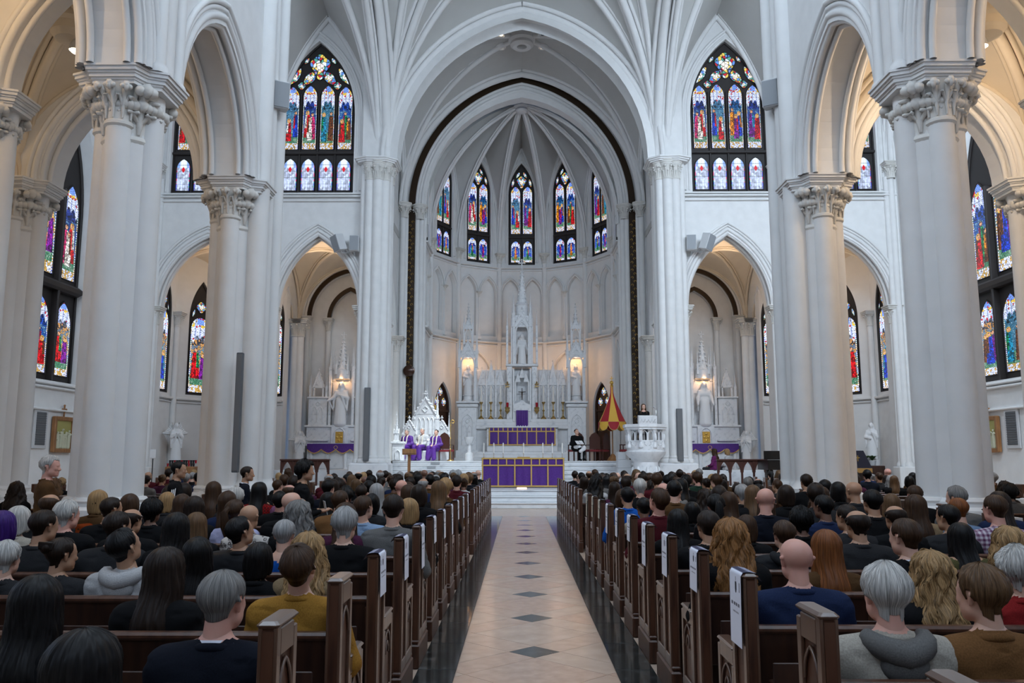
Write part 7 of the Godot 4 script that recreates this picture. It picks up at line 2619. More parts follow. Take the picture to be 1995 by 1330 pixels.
func hair(style: String, near: bool, sd: int) -> ArrayMesh:
	var key := "%s %s %d" % [style, near, sd]
	if hair_cache.has(key): return hair_cache[key]
	var nC := 112 if near else 44
	var nR := {"l": 30, "w": 34, "m": 20}.get(style, 14) as int
	if not near: nR = int(nR * 0.6)
	var nz := FastNoiseLite.new(); nz.seed = sd; nz.frequency = 1.0
	var P := {
		"s": [0.011, 0.083, 0.012, -0.062, 0.018, 0.25], "e": [0.022, 0.078, -0.01, -0.085, 0.05, 0.6], "c": [0.030, 0.076, -0.01, -0.085, 0.10, 1.5],
		"b": [0.009, 0.05, 0.005, -0.066, 0.010, 0.0], "m": [0.024, 0.083, -0.10, -0.13, 0.03, 0.4], "l": [0.022, 0.085, -0.30, -0.40, 0.035, 0.3], "w": [0.032, 0.085, -0.30, -0.40, 0.10, 1.6],
		"p": [0.014, 0.085, -0.01, -0.08, 0.02, 0.0], "u": [0.014, 0.085, -0.01, -0.075, 0.02, 0.0]}
	var q: Array = P[style]
	var th: float = q[0]
	var len_j := 0.06 * nz.get_noise_1d(sd * 3.7) if style in ["l", "w"] else 0.0
	var rx := 0.081 + th; var ry := 0.088 + th; var rz := 0.099 + th
	var cy := 0.034
	var rows := []
	for i in nR + 2:
		rows.append([])
	if head_b.is_empty(): head_mesh(0.0105)
	var close := style in ["s", "b", "e", "c", "p", "u"]
	for j in nC:
		var phi := TAU * j / nC
		var ab := absf(wrapf(phi, -PI, PI))
		# hem height by direction
		var hem: float
		if ab < 0.75: hem = q[1] - 0.006 * cos(ab * 4)
		elif ab < 1.25: hem = lerpf(q[1], maxf(q[2], 0.02) if style in ["s", "b", "e", "c", "p", "u"] else q[2], smoothstep(0.75, 1.25, ab))
		elif ab < 1.9: hem = q[2]
		else: hem = lerpf(q[2], q[3] + len_j, smoothstep(1.9, 2.4, ab))
		if style in ["s", "b", "e", "p", "u"] and ab > 1.35 and ab < 1.8: hem = maxf(hem, 0.028)
		if style in ["l", "w", "m"]: hem += 0.02 * nz.get_noise_1d(j * 0.9)
		var t_top := 0.0
		if style == "b": t_top = lerpf(1.35, 0.95, smoothstep(0.8, 2.2, ab))
		var y_top := cy + ry * cos(t_top)
		var th_hem := acos(clampf((hem - cy) / ry, 0.0, 1.0))
		var arc := maxf(th_hem - t_top, 0.05) * ry
		var fall := maxf(0.0, cy - hem) if hem < cy else 0.0
		var total := arc + fall
		if close:
			# follow the skull itself and thin out towards the hem
			var c0 := Vector3(0, 0.03, 0.004)
			var line := PackedVector3Array()
			var nrm := PackedVector3Array()
			var steps := 26
			for i in steps:
				var tt := t_top + (2.55 - t_top) * i / (steps - 1)
				var dir := Vector3(sin(tt) * sin(phi), cos(tt), -sin(tt) * cos(phi))
				var hit := c0 + dir * head_hit(c0, dir)
				if i > 2 and hit.y < hem: break
				line.append(hit); nrm.append(dir)
			for i in nR:
				var f := float(i) / (nR - 1)
				var at := f * (line.size() - 1)
				var i0 := int(at); var i1 := mini(i0 + 1, line.size() - 1)
				var p := line[i0].lerp(line[i1], at - i0)
				var dn := nrm[i0].lerp(nrm[i1], at - i0).normalized()
				var taper := 1.0 - 0.82 * smoothstep(0.55, 1.0, f) if style != "c" else 1.0 - 0.4 * smoothstep(0.7, 1.0, f)
				if style == "b": taper *= smoothstep(-0.1, 0.35, f)
				var lift := th * taper * (1.0 + 0.5 * smoothstep(0.5, 0.0, f)) + 0.002
				var wv2: float = q[5]
				var st2 := sin(phi * 31.0 + 4.0 * sin(p.y * 40.0 + sd + phi)) * 0.35 + nz.get_noise_2d(phi * 14.0, p.y * 40.0 * (0.5 + wv2)) * 0.9 + nz.get_noise_2d(phi * 40.0, p.y * 60.0) * 0.4
				p += dn * (lift + q[4] * 0.16 * st2 * taper)
				rows[i + 1].append(p)
				if i == 0: rows[0].append(p - dn * 0.012 if style == "b" else p)
				if i == nR - 1: rows[nR + 1].append(p - dn * 0.012)
			continue
		for i in nR:
			var s := total * i / (nR - 1)
			var p: Vector3
			var rad_n := Vector3(sin(phi), 0, -cos(phi))
			var y: float
			if s <= arc:
				var tt := t_top + s / ry
				y = cy + ry * cos(tt)
				p = Vector3(rx * sin(tt) * sin(phi), y, -rz * sin(tt) * cos(phi))
				rad_n = Vector3(p.x / (rx * rx), (y - cy) / (ry * ry), p.z / (rz * rz)).normalized()
			else:
				var f := s - arc
				y = cy - f
				var sc_x := 1.0; var sc_z := 1.0
				if style in ["s", "b", "p", "u", "e", "c"]:
					sc_x = 1.0 - f * 1.5; sc_z = 1.0 - f * 1.15
				elif style == "m":
					sc_x = 1.0 + 0.10 * sin(f * 22.0) - f * 0.4; sc_z = 1.0 - f * 0.6
				else:
					var vol := 0.34 if style == "w" else 0.10
					sc_x = 1.0 + vol * smoothstep(0.0, 0.14, f) + 0.28 * smoothstep(0.16, 0.32, f)
					sc_z = 1.0 + (0.15 if ab > 1.9 else -0.35) * smoothstep(0.05, 0.3, f)
				p = Vector3(rx * sin(phi) * sc_x, y, -rz * cos(phi) * sc_z)
				if style in ["l", "w"] and ab > 1.7: p.z += 0.045 * smoothstep(0.12, 0.3, f)
			var grow := smoothstep(0.0, 0.35, s / maxf(total, 0.001))
			var wv: float = q[5]
			var st := sin(phi * 19.0 + 3.0 * sin(y * 9.0 + sd + phi * 2.0)) * 0.3 + sin(phi * 43.0 + y * 30.0 * wv + 2.5 * sin(y * 17.0 + phi)) * 0.25 + nz.get_noise_2d(phi * 9.0, y * 14.0 * (0.3 + wv)) * 0.9
			p += rad_n * q[4] * 0.13 * st * (0.3 + grow)
			if wv > 1.0:
				var tang := Vector3(cos(phi), 0, sin(phi))
				p += tang * 0.012 * grow * sin(y * 42.0 + phi * 4.0 + 3.0 * nz.get_noise_1d(j * 2.0)) + rad_n * 0.008 * grow * sin(y * 36.0 + phi * 9.0)
			rows[i + 1].append(p)
			if i == 0: rows[0].append(p.lerp(Vector3(0, y_top - 0.03, 0), 0.12) if style == "b" else p)
			if i == nR - 1: rows[nR + 1].append(Vector3(p.x * 0.86, p.y + 0.004, p.z * 0.86))
	var out := MB.new()
	var packed := []
	for row in rows: packed.append(PackedVector3Array(row))
	out.grid(packed, true)
	if style == "u":
		out.ball(Vector3(0, 0.07, 0.115), Vector3(0.05, 0.045, 0.045), 14, 10)
		for k in 5: out.tube(PackedVector3Array([Vector3(-0.05, 0.05 + 0.01 * k, 0.10), Vector3(0, 0.075 + 0.008 * k, 0.165), Vector3(0.05, 0.06 + 0.01 * k, 0.10)]), 0.012, 6)
	if style == "p":
		out.ball(Vector3(0, 0.055, 0.105), Vector3(0.03, 0.03, 0.03), 10, 7)
		for k in 7:
			var a := TAU * k / 7
			out.tube(PackedVector3Array([Vector3(0.012 * cos(a), 0.055 + 0.012 * sin(a), 0.11), Vector3(0.022 * cos(a), 0.02 + 0.02 * sin(a), 0.165), Vector3(0.03 * cos(a), -0.12, 0.16 + 0.02 * sin(a)), Vector3(0.015 * cos(a), -0.28 + 0.02 * sin(a * 3), 0.15)]), PackedFloat32Array([0.014, 0.022, 0.022, 0.006]), 6)
	var made := out.mesh()
	hair_cache[key] = made
	return made

# p: dictionary with x, d, top, kind, pose, yaw, pitch, style, hair, skin, cloth, label and options
func person(p: Dictionary) -> Node3D:
	var near: bool = p.d < 8.6 or p.get("fine", false)
	var pose: String = p.get("pose", "sit")
	var kind: String = p.kind
	var bulk: float = p.get("bulk", 0.012)
	var q := body(kind, pose, snappedf(p.get("yaw", 0.0), 0.2), snappedf(p.get("pitch", 0.0), 0.15), bulk, near, p.get("vneck", 0.0))
	var hx: Transform3D = q.head
	var crown: float = hx.origin.y + 0.125
	var floor_y: float = p.get("floor", 0.0)
	var k := clampf((p.top - floor_y) / crown, 0.84, 1.10)
	var o := base("person", V(p.x, floor_y, p.d), p.get("turn", 0.0))
	tag(o, p.label, "person", p.get("group", "people seated in the pews"))
	o.scale = Vector3.ONE * k
	var b := MeshInstance3D.new()
	b.name = "body"
	b.mesh = q.mesh
	b.set_surface_override_material(0, skin_mats[p.skin])
	b.set_surface_override_material(1, top_mats[p.cloth])
	b.set_surface_override_material(2, p.get("legs", M.trousers))
	o.add_child(b, true)
	if p.style != "B":
		var h := put(hair(p.style, near, p.get("seed", 1) % 3), "hair", hair_mats[p.hair], o)
		h.transform = hx
	if true:
		var nk := MB.new()
		var nb2: Vector3 = q.neck
		var ring := PackedVector3Array()
		var vn: float = p.get("vneck", 0.0)
		for j in 25:
			var a := TAU * j / 24
			var r := 0.066 + bulk * 0.35 + vn * 1.3 * absf(sin(a))
			ring.append(nb2 + Vector3(sin(a) * r, 0.012 - vn * 0.6 + 0.02 * cos(a) * -1.0 - vn * 0.9 * absf(cos(a)), -cos(a) * (0.058 + bulk * 0.3) - 0.006))
		nk.tube(ring, 0.013 + bulk * 0.35, 8, false)
		put(nk, "neckline", top_mats[p.cloth], o)
	if p.has("collar"):
		var c := MB.new()
		var nb: Vector3 = q.neck
		var rows := []
		for i in 4:
			var row := PackedVector3Array()
			for j in 24:
				var a := TAU * j / 24
				var r: float = [0.074, 0.066, 0.062, 0.056][i] + bulk * 0.4
				row.append(nb + Vector3(sin(a) * r, [-0.015, 0.03, 0.048, 0.03][i] + 0.012 * cos(a) * -1.0, -cos(a) * r * 0.95 - 0.008 * i))
			rows.append(row)
		c.grid(rows, true)
		put(c, "collar", p.collar, o)
	if p.has("hood"):
		var c := MB.new()
		var nb: Vector3 = q.neck
		var pts := PackedVector3Array()
		for i in 13:
			var a := PI * 1.25 * (i / 12.0 - 0.5)
			pts.append(nb + Vector3(sin(a) * 0.115, 0.015 - 0.035 * cos(a) + 0.02 * absf(sin(a)), 0.03 + 0.085 * cos(a)))
		c.tube(pts, PackedFloat32Array([0.02, 0.035, 0.042, 0.048, 0.052, 0.056, 0.058, 0.056, 0.052, 0.048, 0.042, 0.035, 0.02]), 10)
		c.ball(nb + Vector3(0, -0.06, 0.10), Vector3(0.10, 0.085, 0.05), 14, 8)
		put(c, "hood", p.hood, o)
	return o
# side, row, X, height of the crown, kind, hair style, hair, skin, clothing, head turn, head tilt, extra
const SEATED := [
	["L", 0, -1.22, 1.17, "woman", "l", "black", "tan", "black", 0.4, 0, ""],
	["L", 1, -1.89, 1.17, "woman", "l", "black", "tan", "black", 0, 0, ""],
	["L", 1, -1.21, 1.19, "man", "s", "salt", "pink", "darknavy", 0.2, 0, "collar"],
	["L", 2, -1.84, 1.17, "woman", "l", "dark", "tan", "black", 0.4, 0, ""],
	["L", 2, -1.10, 1.20, "man", "s", "brown", "fair", "mustard", 0, -0.45, ""],
	["L", 3, -2.45, 1.19, "man", "s", "black", "tan", "hoodie", 0.4, -0.45, "hood"],
	["L", 3, -2.87, 1.13, "woman", "u", "dark", "tan", "charcoal", 0.6, 0, ""],
	["L", 3, -2.04, 1.13, "woman", "l", "black", "tan", "black", 0, -0.15, ""],
	["L", 3, -3.19, 1.04, "woman", "e", "white", "fair", "charcoal", 0, 0, ""],
	["L", 3, -1.38, 1.15, "woman", "w", "blond", "fair", "tan", -0.2, 0, ""],
	["L", 3, -1.66, 1.04, "child", "m", "black", "tan", "black", 0, 0, ""],
	["L", 4, -3.01, 1.22, "man", "s", "dark", "tan", "charcoal", 0.4, 0, ""],
	["L", 4, -3.80, 1.22, "woman", "m", "purple", "fair", "plum", 0, 0, ""],
	["L", 4, -3.54, 1.23, "man", "s", "dark", "tan", "charcoal", 0.4, 0, ""],
	["L", 4, -1.80, 1.17, "woman", "s", "grey", "fair", "blue", 0, 0, "low"],
	["L", 4, -1.37, 1.24, "man", "e", "grey", "fair", "black", 0, 0, ""],
	["L", 4, -2.08, 1.19, "man", "s", "black", "tan", "puffer", 0.6, -0.3, "bulk"],
	["L", 4, -2.58, 1.21, "woman", "l", "black", "tan", "black", 0, 0, ""],
	["L", 5, -2.81, 1.15, "woman", "l", "light", "fair", "black", 0, 0, ""],
	["L", 5, -4.29, 1.20, "woman", "m", "white", "fair", "cream", 0, 0, ""],
	["L", 5, -3.90, 1.24, "man", "e", "white", "pink", "black", 0.4, 0, ""],
	["L", 5, -3.36, 1.19, "man", "b", "dark", "tan", "black", 0.2, 0, ""],
	["L", 5, -2.33, 1.23, "woman", "B", "grey", "tan", "leopard", 0, 0, ""],
	["L", 5, -1.47, 1.23, "woman", "l", "brown", "fair", "plum", 0, 0, ""],
	["L", 5, -1.04, 1.30, "man", "s", "dark", "fair", "grey", 0, 0, ""],
	["L", 5, -1.78, 1.24, "woman", "w", "salt", "fair", "black", 0.2, 0, ""],
	["L", 6, -0.93, 1.22, "woman", "m", "blond", "fair", "black", 0, 0, ""],
	["L", 6, -4.59, 1.27, "man", "b", "brown", "tan", "charcoal", 0, 0, ""],
	["L", 6, -3.68, 1.23, "man", "s", "dark", "tan", "black", 0.6, 0, ""],
	["L", 6, -3.49, 1.21, "woman", "c", "black", "brown", "black", 0, 0, ""],
	["L", 6, -3.13, 1.24, "woman", "l", "dark", "tan", "black", 0, 0, ""],
	["L", 6, -1.60, 1.25, "man", "s", "brown", "fair", "skyblue", 0.4, -0.15, ""],
	["L", 7, -4.64, 1.22, "man", "b", "black", "brown", "orange", 0.2, 0, ""],
	["L", 7, -5.58, 1.26, "woman", "m", "blond", "fair", "brown", 0, 0, ""],
	["L", 7, -4.28, 1.22, "woman", "m", "brown", "fair", "black", 0, 0, ""],
	["L", 7, -3.72, 1.22, "woman", "l", "brown", "fair", "black", 0, 0, ""],
	["L", 8, -4.29, 1.20, "woman", "m", "blond", "fair", "charcoal", 0, 0, ""],
	["L", 6, -2.81, 1.21, "man", "p", "brown", "fair", "lilac", 0.4, -0.15, ""],
	["L", 7, -2.46, 1.19, "man", "b", "brown", "tan", "black", 0, 0, ""],
	["L", 7, -2.04, 1.26, "man", "s", "brown", "fair", "camel", 0.4, 0, ""],
	["L", 8, -1.31, 1.29, "woman", "m", "dark", "tan", "black", 0, 0, ""],
	["L", 8, -3.48, 1.25, "woman", "c", "white", "fair", "charcoal", 0, 0, ""],
	["L", 9, -4.25, 1.28, "woman", "m", "dark", "tan", "navy", 0.4, 0, ""],
	["L", 9, -4.10, 1.30, "woman", "l", "brown", "fair", "black", 0, 0, ""],
	["L", 9, -4.86, 1.26, "man", "s", "dark", "fair", "black", 0.4, -0.45, ""],
	["L", 9, -3.11, 1.27, "man", "b", "brown", "pink", "stripe", 0, 0, ""],
	["L", 9, -1.15, 1.31, "woman", "l", "light", "fair", "black", 0, 0, ""],
	["L", 9, -0.98, 1.26, "woman", "l", "brown", "fair", "black", 0, 0, ""],
	["L", 10, -1.79, 1.31, "man", "B", "grey", "pink", "black", 0, 0, ""],
	["L", 10, -0.85, 1.31, "woman", "c", "blond", "fair", "brown", 0, 0, ""],
	["L", 9, -3.26, 1.29, "woman", "l", "black", "tan", "plaid", 0.2, 0, ""],
	["R", 3, 1.18, 1.22, "woman", "w", "redblond", "fair", "black", 0, 0, ""],
	["R", 2, 1.26, 1.21, "man", "B", "grey", "pink", "navy", 0, 0, ""],
	["R", 3, 1.77, 1.16, "woman", "l", "auburn", "fair", "brown", -0.2, 0, ""],
	["R", 1, 1.28, 1.19, "man", "e", "white", "pink", "ivory", 0, 0, "hood"],
	["R", 1, 1.65, 1.19, "woman", "e", "light", "fair", "camel", -0.4, 0, "collar2"],
	["R", 2, 1.93, 1.13, "woman", "w", "blond", "fair", "black", 0, 0, ""],
	["R", 2, 2.35, 1.15, "woman", "c", "white", "fair", "red", 0, 0, ""],
	["R", 3, 2.89, 1.17, "woman", "w", "blond", "fair", "brown", 0, 0, ""],
	["R", 4, 3.10, 1.13, "woman", "l", "black", "tan", "olive", -0.2, 0, "low"],
	["R", 3, 2.26, 1.23, "man", "s", "brown", "fair", "black", -0.4, 0, "collar"],
	["R", 4, 2.35, 1.23, "man", "b", "dark", "tan", "charcoal", 0, 0, ""],
	["R", 4, 1.81, 1.15, "man", "s", "brown", "fair", "puffer", 0, 0, "hood"],
	["R", 4, 1.26, 1.22, "man", "s", "dark", "tan", "black", 0, 0, ""],
	["R", 5, 1.80, 1.12, "woman", "m", "brown", "fair", "black", 0, 0, ""],
	["R", 5, 1.22, 1.17, "woman", "l", "black", "brown", "black", 0, 0, ""],
	["R", 5, 2.87, 1.21, "man", "b", "dark", "tan", "black", 0, 0, ""],
	["R", 5, 2.46, 1.21, "man", "s", "dark", "tan", "charcoal", -0.4, 0, "collar"],
	["R", 5, 2.26, 1.18, "woman", "c", "black", "brown", "black", 0, 0, ""],
	["R", 5, 3.75, 1.29, "man", "s", "brown", "pink", "gingham", -0.2, 0, ""],
	["R", 5, 3.51, 1.21, "man", "s", "black", "tan", "charcoal", -0.4, 0, ""],
	["R", 6, 3.90, 1.22, "man", "s", "auburn", "fair", "denim", -0.2, 0, ""],
	["R", 7, 4.67, 1.29, "man", "e", "salt", "fair", "grey", -0.6, 0, "collar"],
	["R", 6, 4.44, 1.28, "woman", "l", "dark", "tan", "navy", 0, 0, ""],
	["R", 6, 3.70, 1.25, "woman", "l", "brown", "fair", "tan", -0.4, 0, ""],
	["R", 7, 3.89, 1.22, "woman", "l", "light", "fair", "black", 0, 0, ""],
	["R", 6, 3.28, 1.30, "man", "s", "black", "tan", "black", 0, 0, ""],
	["R", 8, 4.74, 1.28, "man", "s", "brown", "fair", "black", 0, 0, ""],
	["R", 7, 1.74, 1.13, "woman", "m", "black", "tan", "black", 0, 0, ""],
	["R", 7, 1.90, 1.24, "woman", "l", "brown", "fair", "black", 0, 0, ""],
	["R", 7, 1.22, 1.18, "man", "s", "black", "brown", "cream", 0, 0, ""],
	["R", 7, 2.49, 1.20, "woman", "l", "brown", "fair", "black", 0, 0, ""],
	["R", 8, 3.00, 1.26, "woman", "w", "brown", "fair", "plaid", 0, 0, ""],
	["R", 8, 2.56, 1.28, "woman", "l", "light", "fair", "black", 0, 0, ""],
	["R", 8, 2.81, 1.28, "woman", "m", "dark", "tan", "black", 0, 0, ""],
	["R", 8, 1.12, 1.26, "man", "s", "black", "tan", "blue", 0, 0, ""],
	["R", 8, 2.27, 1.27, "woman", "m", "dark", "tan", "black", 0, 0, ""],
	["R", 9, 1.77, 1.29, "man", "B", "grey", "pink", "darknavy", 0, 0, ""],
	["R", 10, 2.12, 1.25, "man", "s", "salt", "fair", "grey", 0, 0, "hood"],
	["R", 10, 1.60, 1.30, "man", "e", "white", "fair", "black", 0, 0, ""],
	["R", 9, 4.06, 1.29, "woman", "m", "black", "tan", "black", 0, 0, ""],
	["R", 11, 4.31, 1.36, "man", "s", "dark", "tan", "black", 0, 0, ""],
	["R", 10, 4.24, 1.30, "man", "s", "black", "dark", "black", 0, 0, ""],
]
var crowd := []

func pick(r: RandomNumberGenerator, a: Array):
	return a[r.randi() % a.size()]

func random_person(r: RandomNumberGenerator) -> Dictionary:
	var woman := r.randf() < 0.55
	var p := {"kind": "woman" if woman else "man"}
	if woman:
		p.style = pick(r, ["l", "l", "l", "w", "m", "m", "p", "u", "c"])
		p.hair = pick(r, ["black", "black", "dark", "dark", "dark", "brown", "brown", "light", "blond", "grey"])
	else:
		p.style = pick(r, ["s", "s", "s", "s", "e", "b", "B"])
		p.hair = pick(r, ["black", "black", "dark", "dark", "brown", "brown", "grey", "salt"])
	p.skin = pick(r, ["fair", "fair", "tan", "tan", "pink", "brown"])
	p.cloth = pick(r, ["black", "black", "black", "black", "charcoal", "charcoal", "darknavy", "navy", "brown", "grey", "plum", "green", "burgundy", "puffer", "white" if r.randf() < 0.3 else "black"])
	p.yaw = pick(r, [0.0, 0.0, 0.0, 0.2, -0.2, 0.4, -0.4])
	p.pitch = pick(r, [0.0, 0.0, 0.0, -0.15, -0.3])
	p.top = r.randf_range(1.17, 1.31) if woman else r.randf_range(1.22, 1.35)
	p.seed = r.randi() % 3
	return p

func hair_words(p: Dictionary) -> String:
	if p.style == "B": return "bald person"
	var c: String = {"redblond": "red-blond", "salt": "grey-streaked", "dark": "dark brown", "light": "light brown"}.get(p.hair, p.hair)
	if p.style == "b": return "balding %s-haired person" % c
	return "person with %s %s hair" % [STYLE[p.style], c]

func seat_crowd() -> void:
	people_materials()
	var r := RandomNumberGenerator.new()
	r.seed = 99
	for q in SEATED:
		var left: bool = q[0] == "L"
		var row: int = q[1]
		var p := {"block": "left" if left else "right", "row": row, "x": q[2], "top": q[3], "kind": q[4], "style": q[5], "hair": q[6], "skin": q[7], "cloth": q[8], "yaw": -q[9] if true else 0.0, "pitch": q[10], "seed": r.randi() % 3}
		p.x = clampf(absf(p.x), 1.17, 4.6) * signf(p.x)
		p.d = ROWS[p.block][row] + 0.33
		p.group = "people in the pews"
		match q[11]:
			"collar": p.collar = M.collar_white
			"collar2": p.collar = top_mats.camel
			"hood": p.hood = top_mats[{"hoodie": "hoodie", "ivory": "grey", "puffer": "charcoal", "grey": "grey"}.get(p.cloth, "grey")]
			"low": p.vneck = 0.05
			"bulk": p.bulk = 0.035
		if p.cloth in ["navy", "darknavy", "black", "charcoal", "ivory", "camel", "puffer"] and not p.has("bulk"): p.bulk = 0.022
		crowd.append(p)
	# the rest of the congregation
	for block in ["left", "right"]:
		var s := -1.0 if block == "left" else 1.0
		for row in range(6, 22):
			var x := 1.2 + r.randf() * 0.15
			while x < 4.6:
				var free := true
				for c in crowd:
					if c.block == block and c.row == row and absf(absf(c.x) - x) < 0.42: free = false
				if free and r.randf() < 0.9:
					var p := random_person(r)
					p.merge({"block": block, "row": row, "x": s * x, "d": ROWS[block][row] + 0.33 + r.randf_range(-0.03, 0.03), "group": "people in the pews"})
					crowd.append(p)
				x += r.randf_range(0.47, 0.60)
	for block in ["left_side", "right_side", "left_aisle", "right_aisle"]:
		var s := -1.0 if block.begins_with("left") else 1.0
		for row in ROWS[block].size():
			if block.ends_with("aisle") and row in [2]: continue
			var x := 6.95
			while x < (9.9 if block.ends_with("side") else 8.1):
				if r.randf() < 0.8:
					var p := random_person(r)
					p.merge({"block": block, "row": row, "x": s * x, "d": ROWS[block][row] + 0.33, "group": "people in the side pews"})
					crowd.append(p)
				x += r.randf_range(0.5, 0.65)
	# seat order and labels
	var per := {}
	for c in crowd:
		var k := "%s %d" % [c.block, c.row]
		if not per.has(k): per[k] = []
		per[k].append(c)
	for k in per:
		per[k].sort_custom(func(a, b): return absf(a.x) < absf(b.x))
		for i in range(1, per[k].size()):
			var gap := 0.40 if per[k][i].row > 4 else 0.30
			var prev: float = absf(per[k][i - 1].x)
			if absf(per[k][i].x) < prev + gap: per[k][i].x = signf(per[k][i].x) * (prev + gap if per[k][i].block.length() > 5 else minf(prev + gap, 4.62))
		for i in per[k].size():
			var c: Dictionary = per[k][i]
			var where: String
			var nrows: int = ROWS[c.block].size()
			match c.block:
				"left", "right": where = "%s seat, %s pew, %s" % [ordinal(i), ordinal(nrows - 1 - c.row), c.block]
				"left_side", "right_side": where = "%s seat, %s pew, %s transept" % [ordinal(i), ordinal(nrows - 1 - c.row), c.block.split("_")[0]]
				_: where = "%s seat, %s pew, %s aisle" % [ordinal(i), ordinal(nrows - 1 - c.row), c.block.split("_")[0]]
			c.label = "%s in %s, %s" % [hair_words(c), TOPC[c.cloth][0], where]
			person(c)
	# people on their feet
	var st := [
		{"x": -5.35, "d": 9.35, "top": 1.62, "kind": "man", "style": "e", "hair": "white", "skin": "pink", "cloth": "brown", "yaw": -0.4, "turn": -1.0, "label": "white-haired man in patterned brown jacket standing by the large left column"},
		{"x": -4.32, "d": 10.35, "top": 1.57, "kind": "child", "style": "s", "hair": "black", "skin": "tan", "cloth": "black", "turn": -1.35, "label": "boy in black jacket with three white sleeve stripes standing between pews", "stripes": true},
		{"x": -3.78, "d": 11.3, "top": 1.50, "kind": "child", "style": "s", "hair": "dark", "skin": "tan", "cloth": "darknavy", "turn": -1.25, "label": "boy in navy jacket and white shirt standing by the left column", "collar": M.collar_white},
		{"x": -2.50, "d": 9.3, "top": 1.57, "kind": "woman", "style": "c", "hair": "black", "skin": "tan", "cloth": "black", "turn": -1.2, "label": "curly black-haired woman in black jacket standing with a paper among the pews", "paper": true}]
	for p in st:
		p.merge({"pose": "stand", "pitch": 0.0, "fine": true, "group": "people on their feet"})
		var o := person(p)
		if p.has("stripes"):
			var b := MB.new()
			for s in [-1.0, 1.0]:
				for i in 3:
					b.tube(PackedVector3Array([Vector3(s * 0.155, 1.405, -0.02 + 0.02 * i), Vector3(s * 0.215, 1.33, -0.02 + 0.02 * i), Vector3(s * 0.252, 1.2, -0.02 + 0.02 * i), Vector3(s * 0.272, 1.09, -0.015 + 0.02 * i)]), 0.0065, 5)
			put(b, "sleeve_stripe", M.white_cloth, o)
		if p.has("paper"):
			var b := MB.new()
			b.box(Vector3.ZERO, Vector3(0.15, 0.22, 0.004), 0.001)
			var t := put(b, "paper_sheet", M.white_cloth, null, o.position + Vector3(0.24, 1.03, -0.08))
			t.rotation = Vector3(0.2, -1.2, 0)
			tag(t, "white sheet of paper held by the standing curly-haired woman", "paper")
	sanctuary_people()

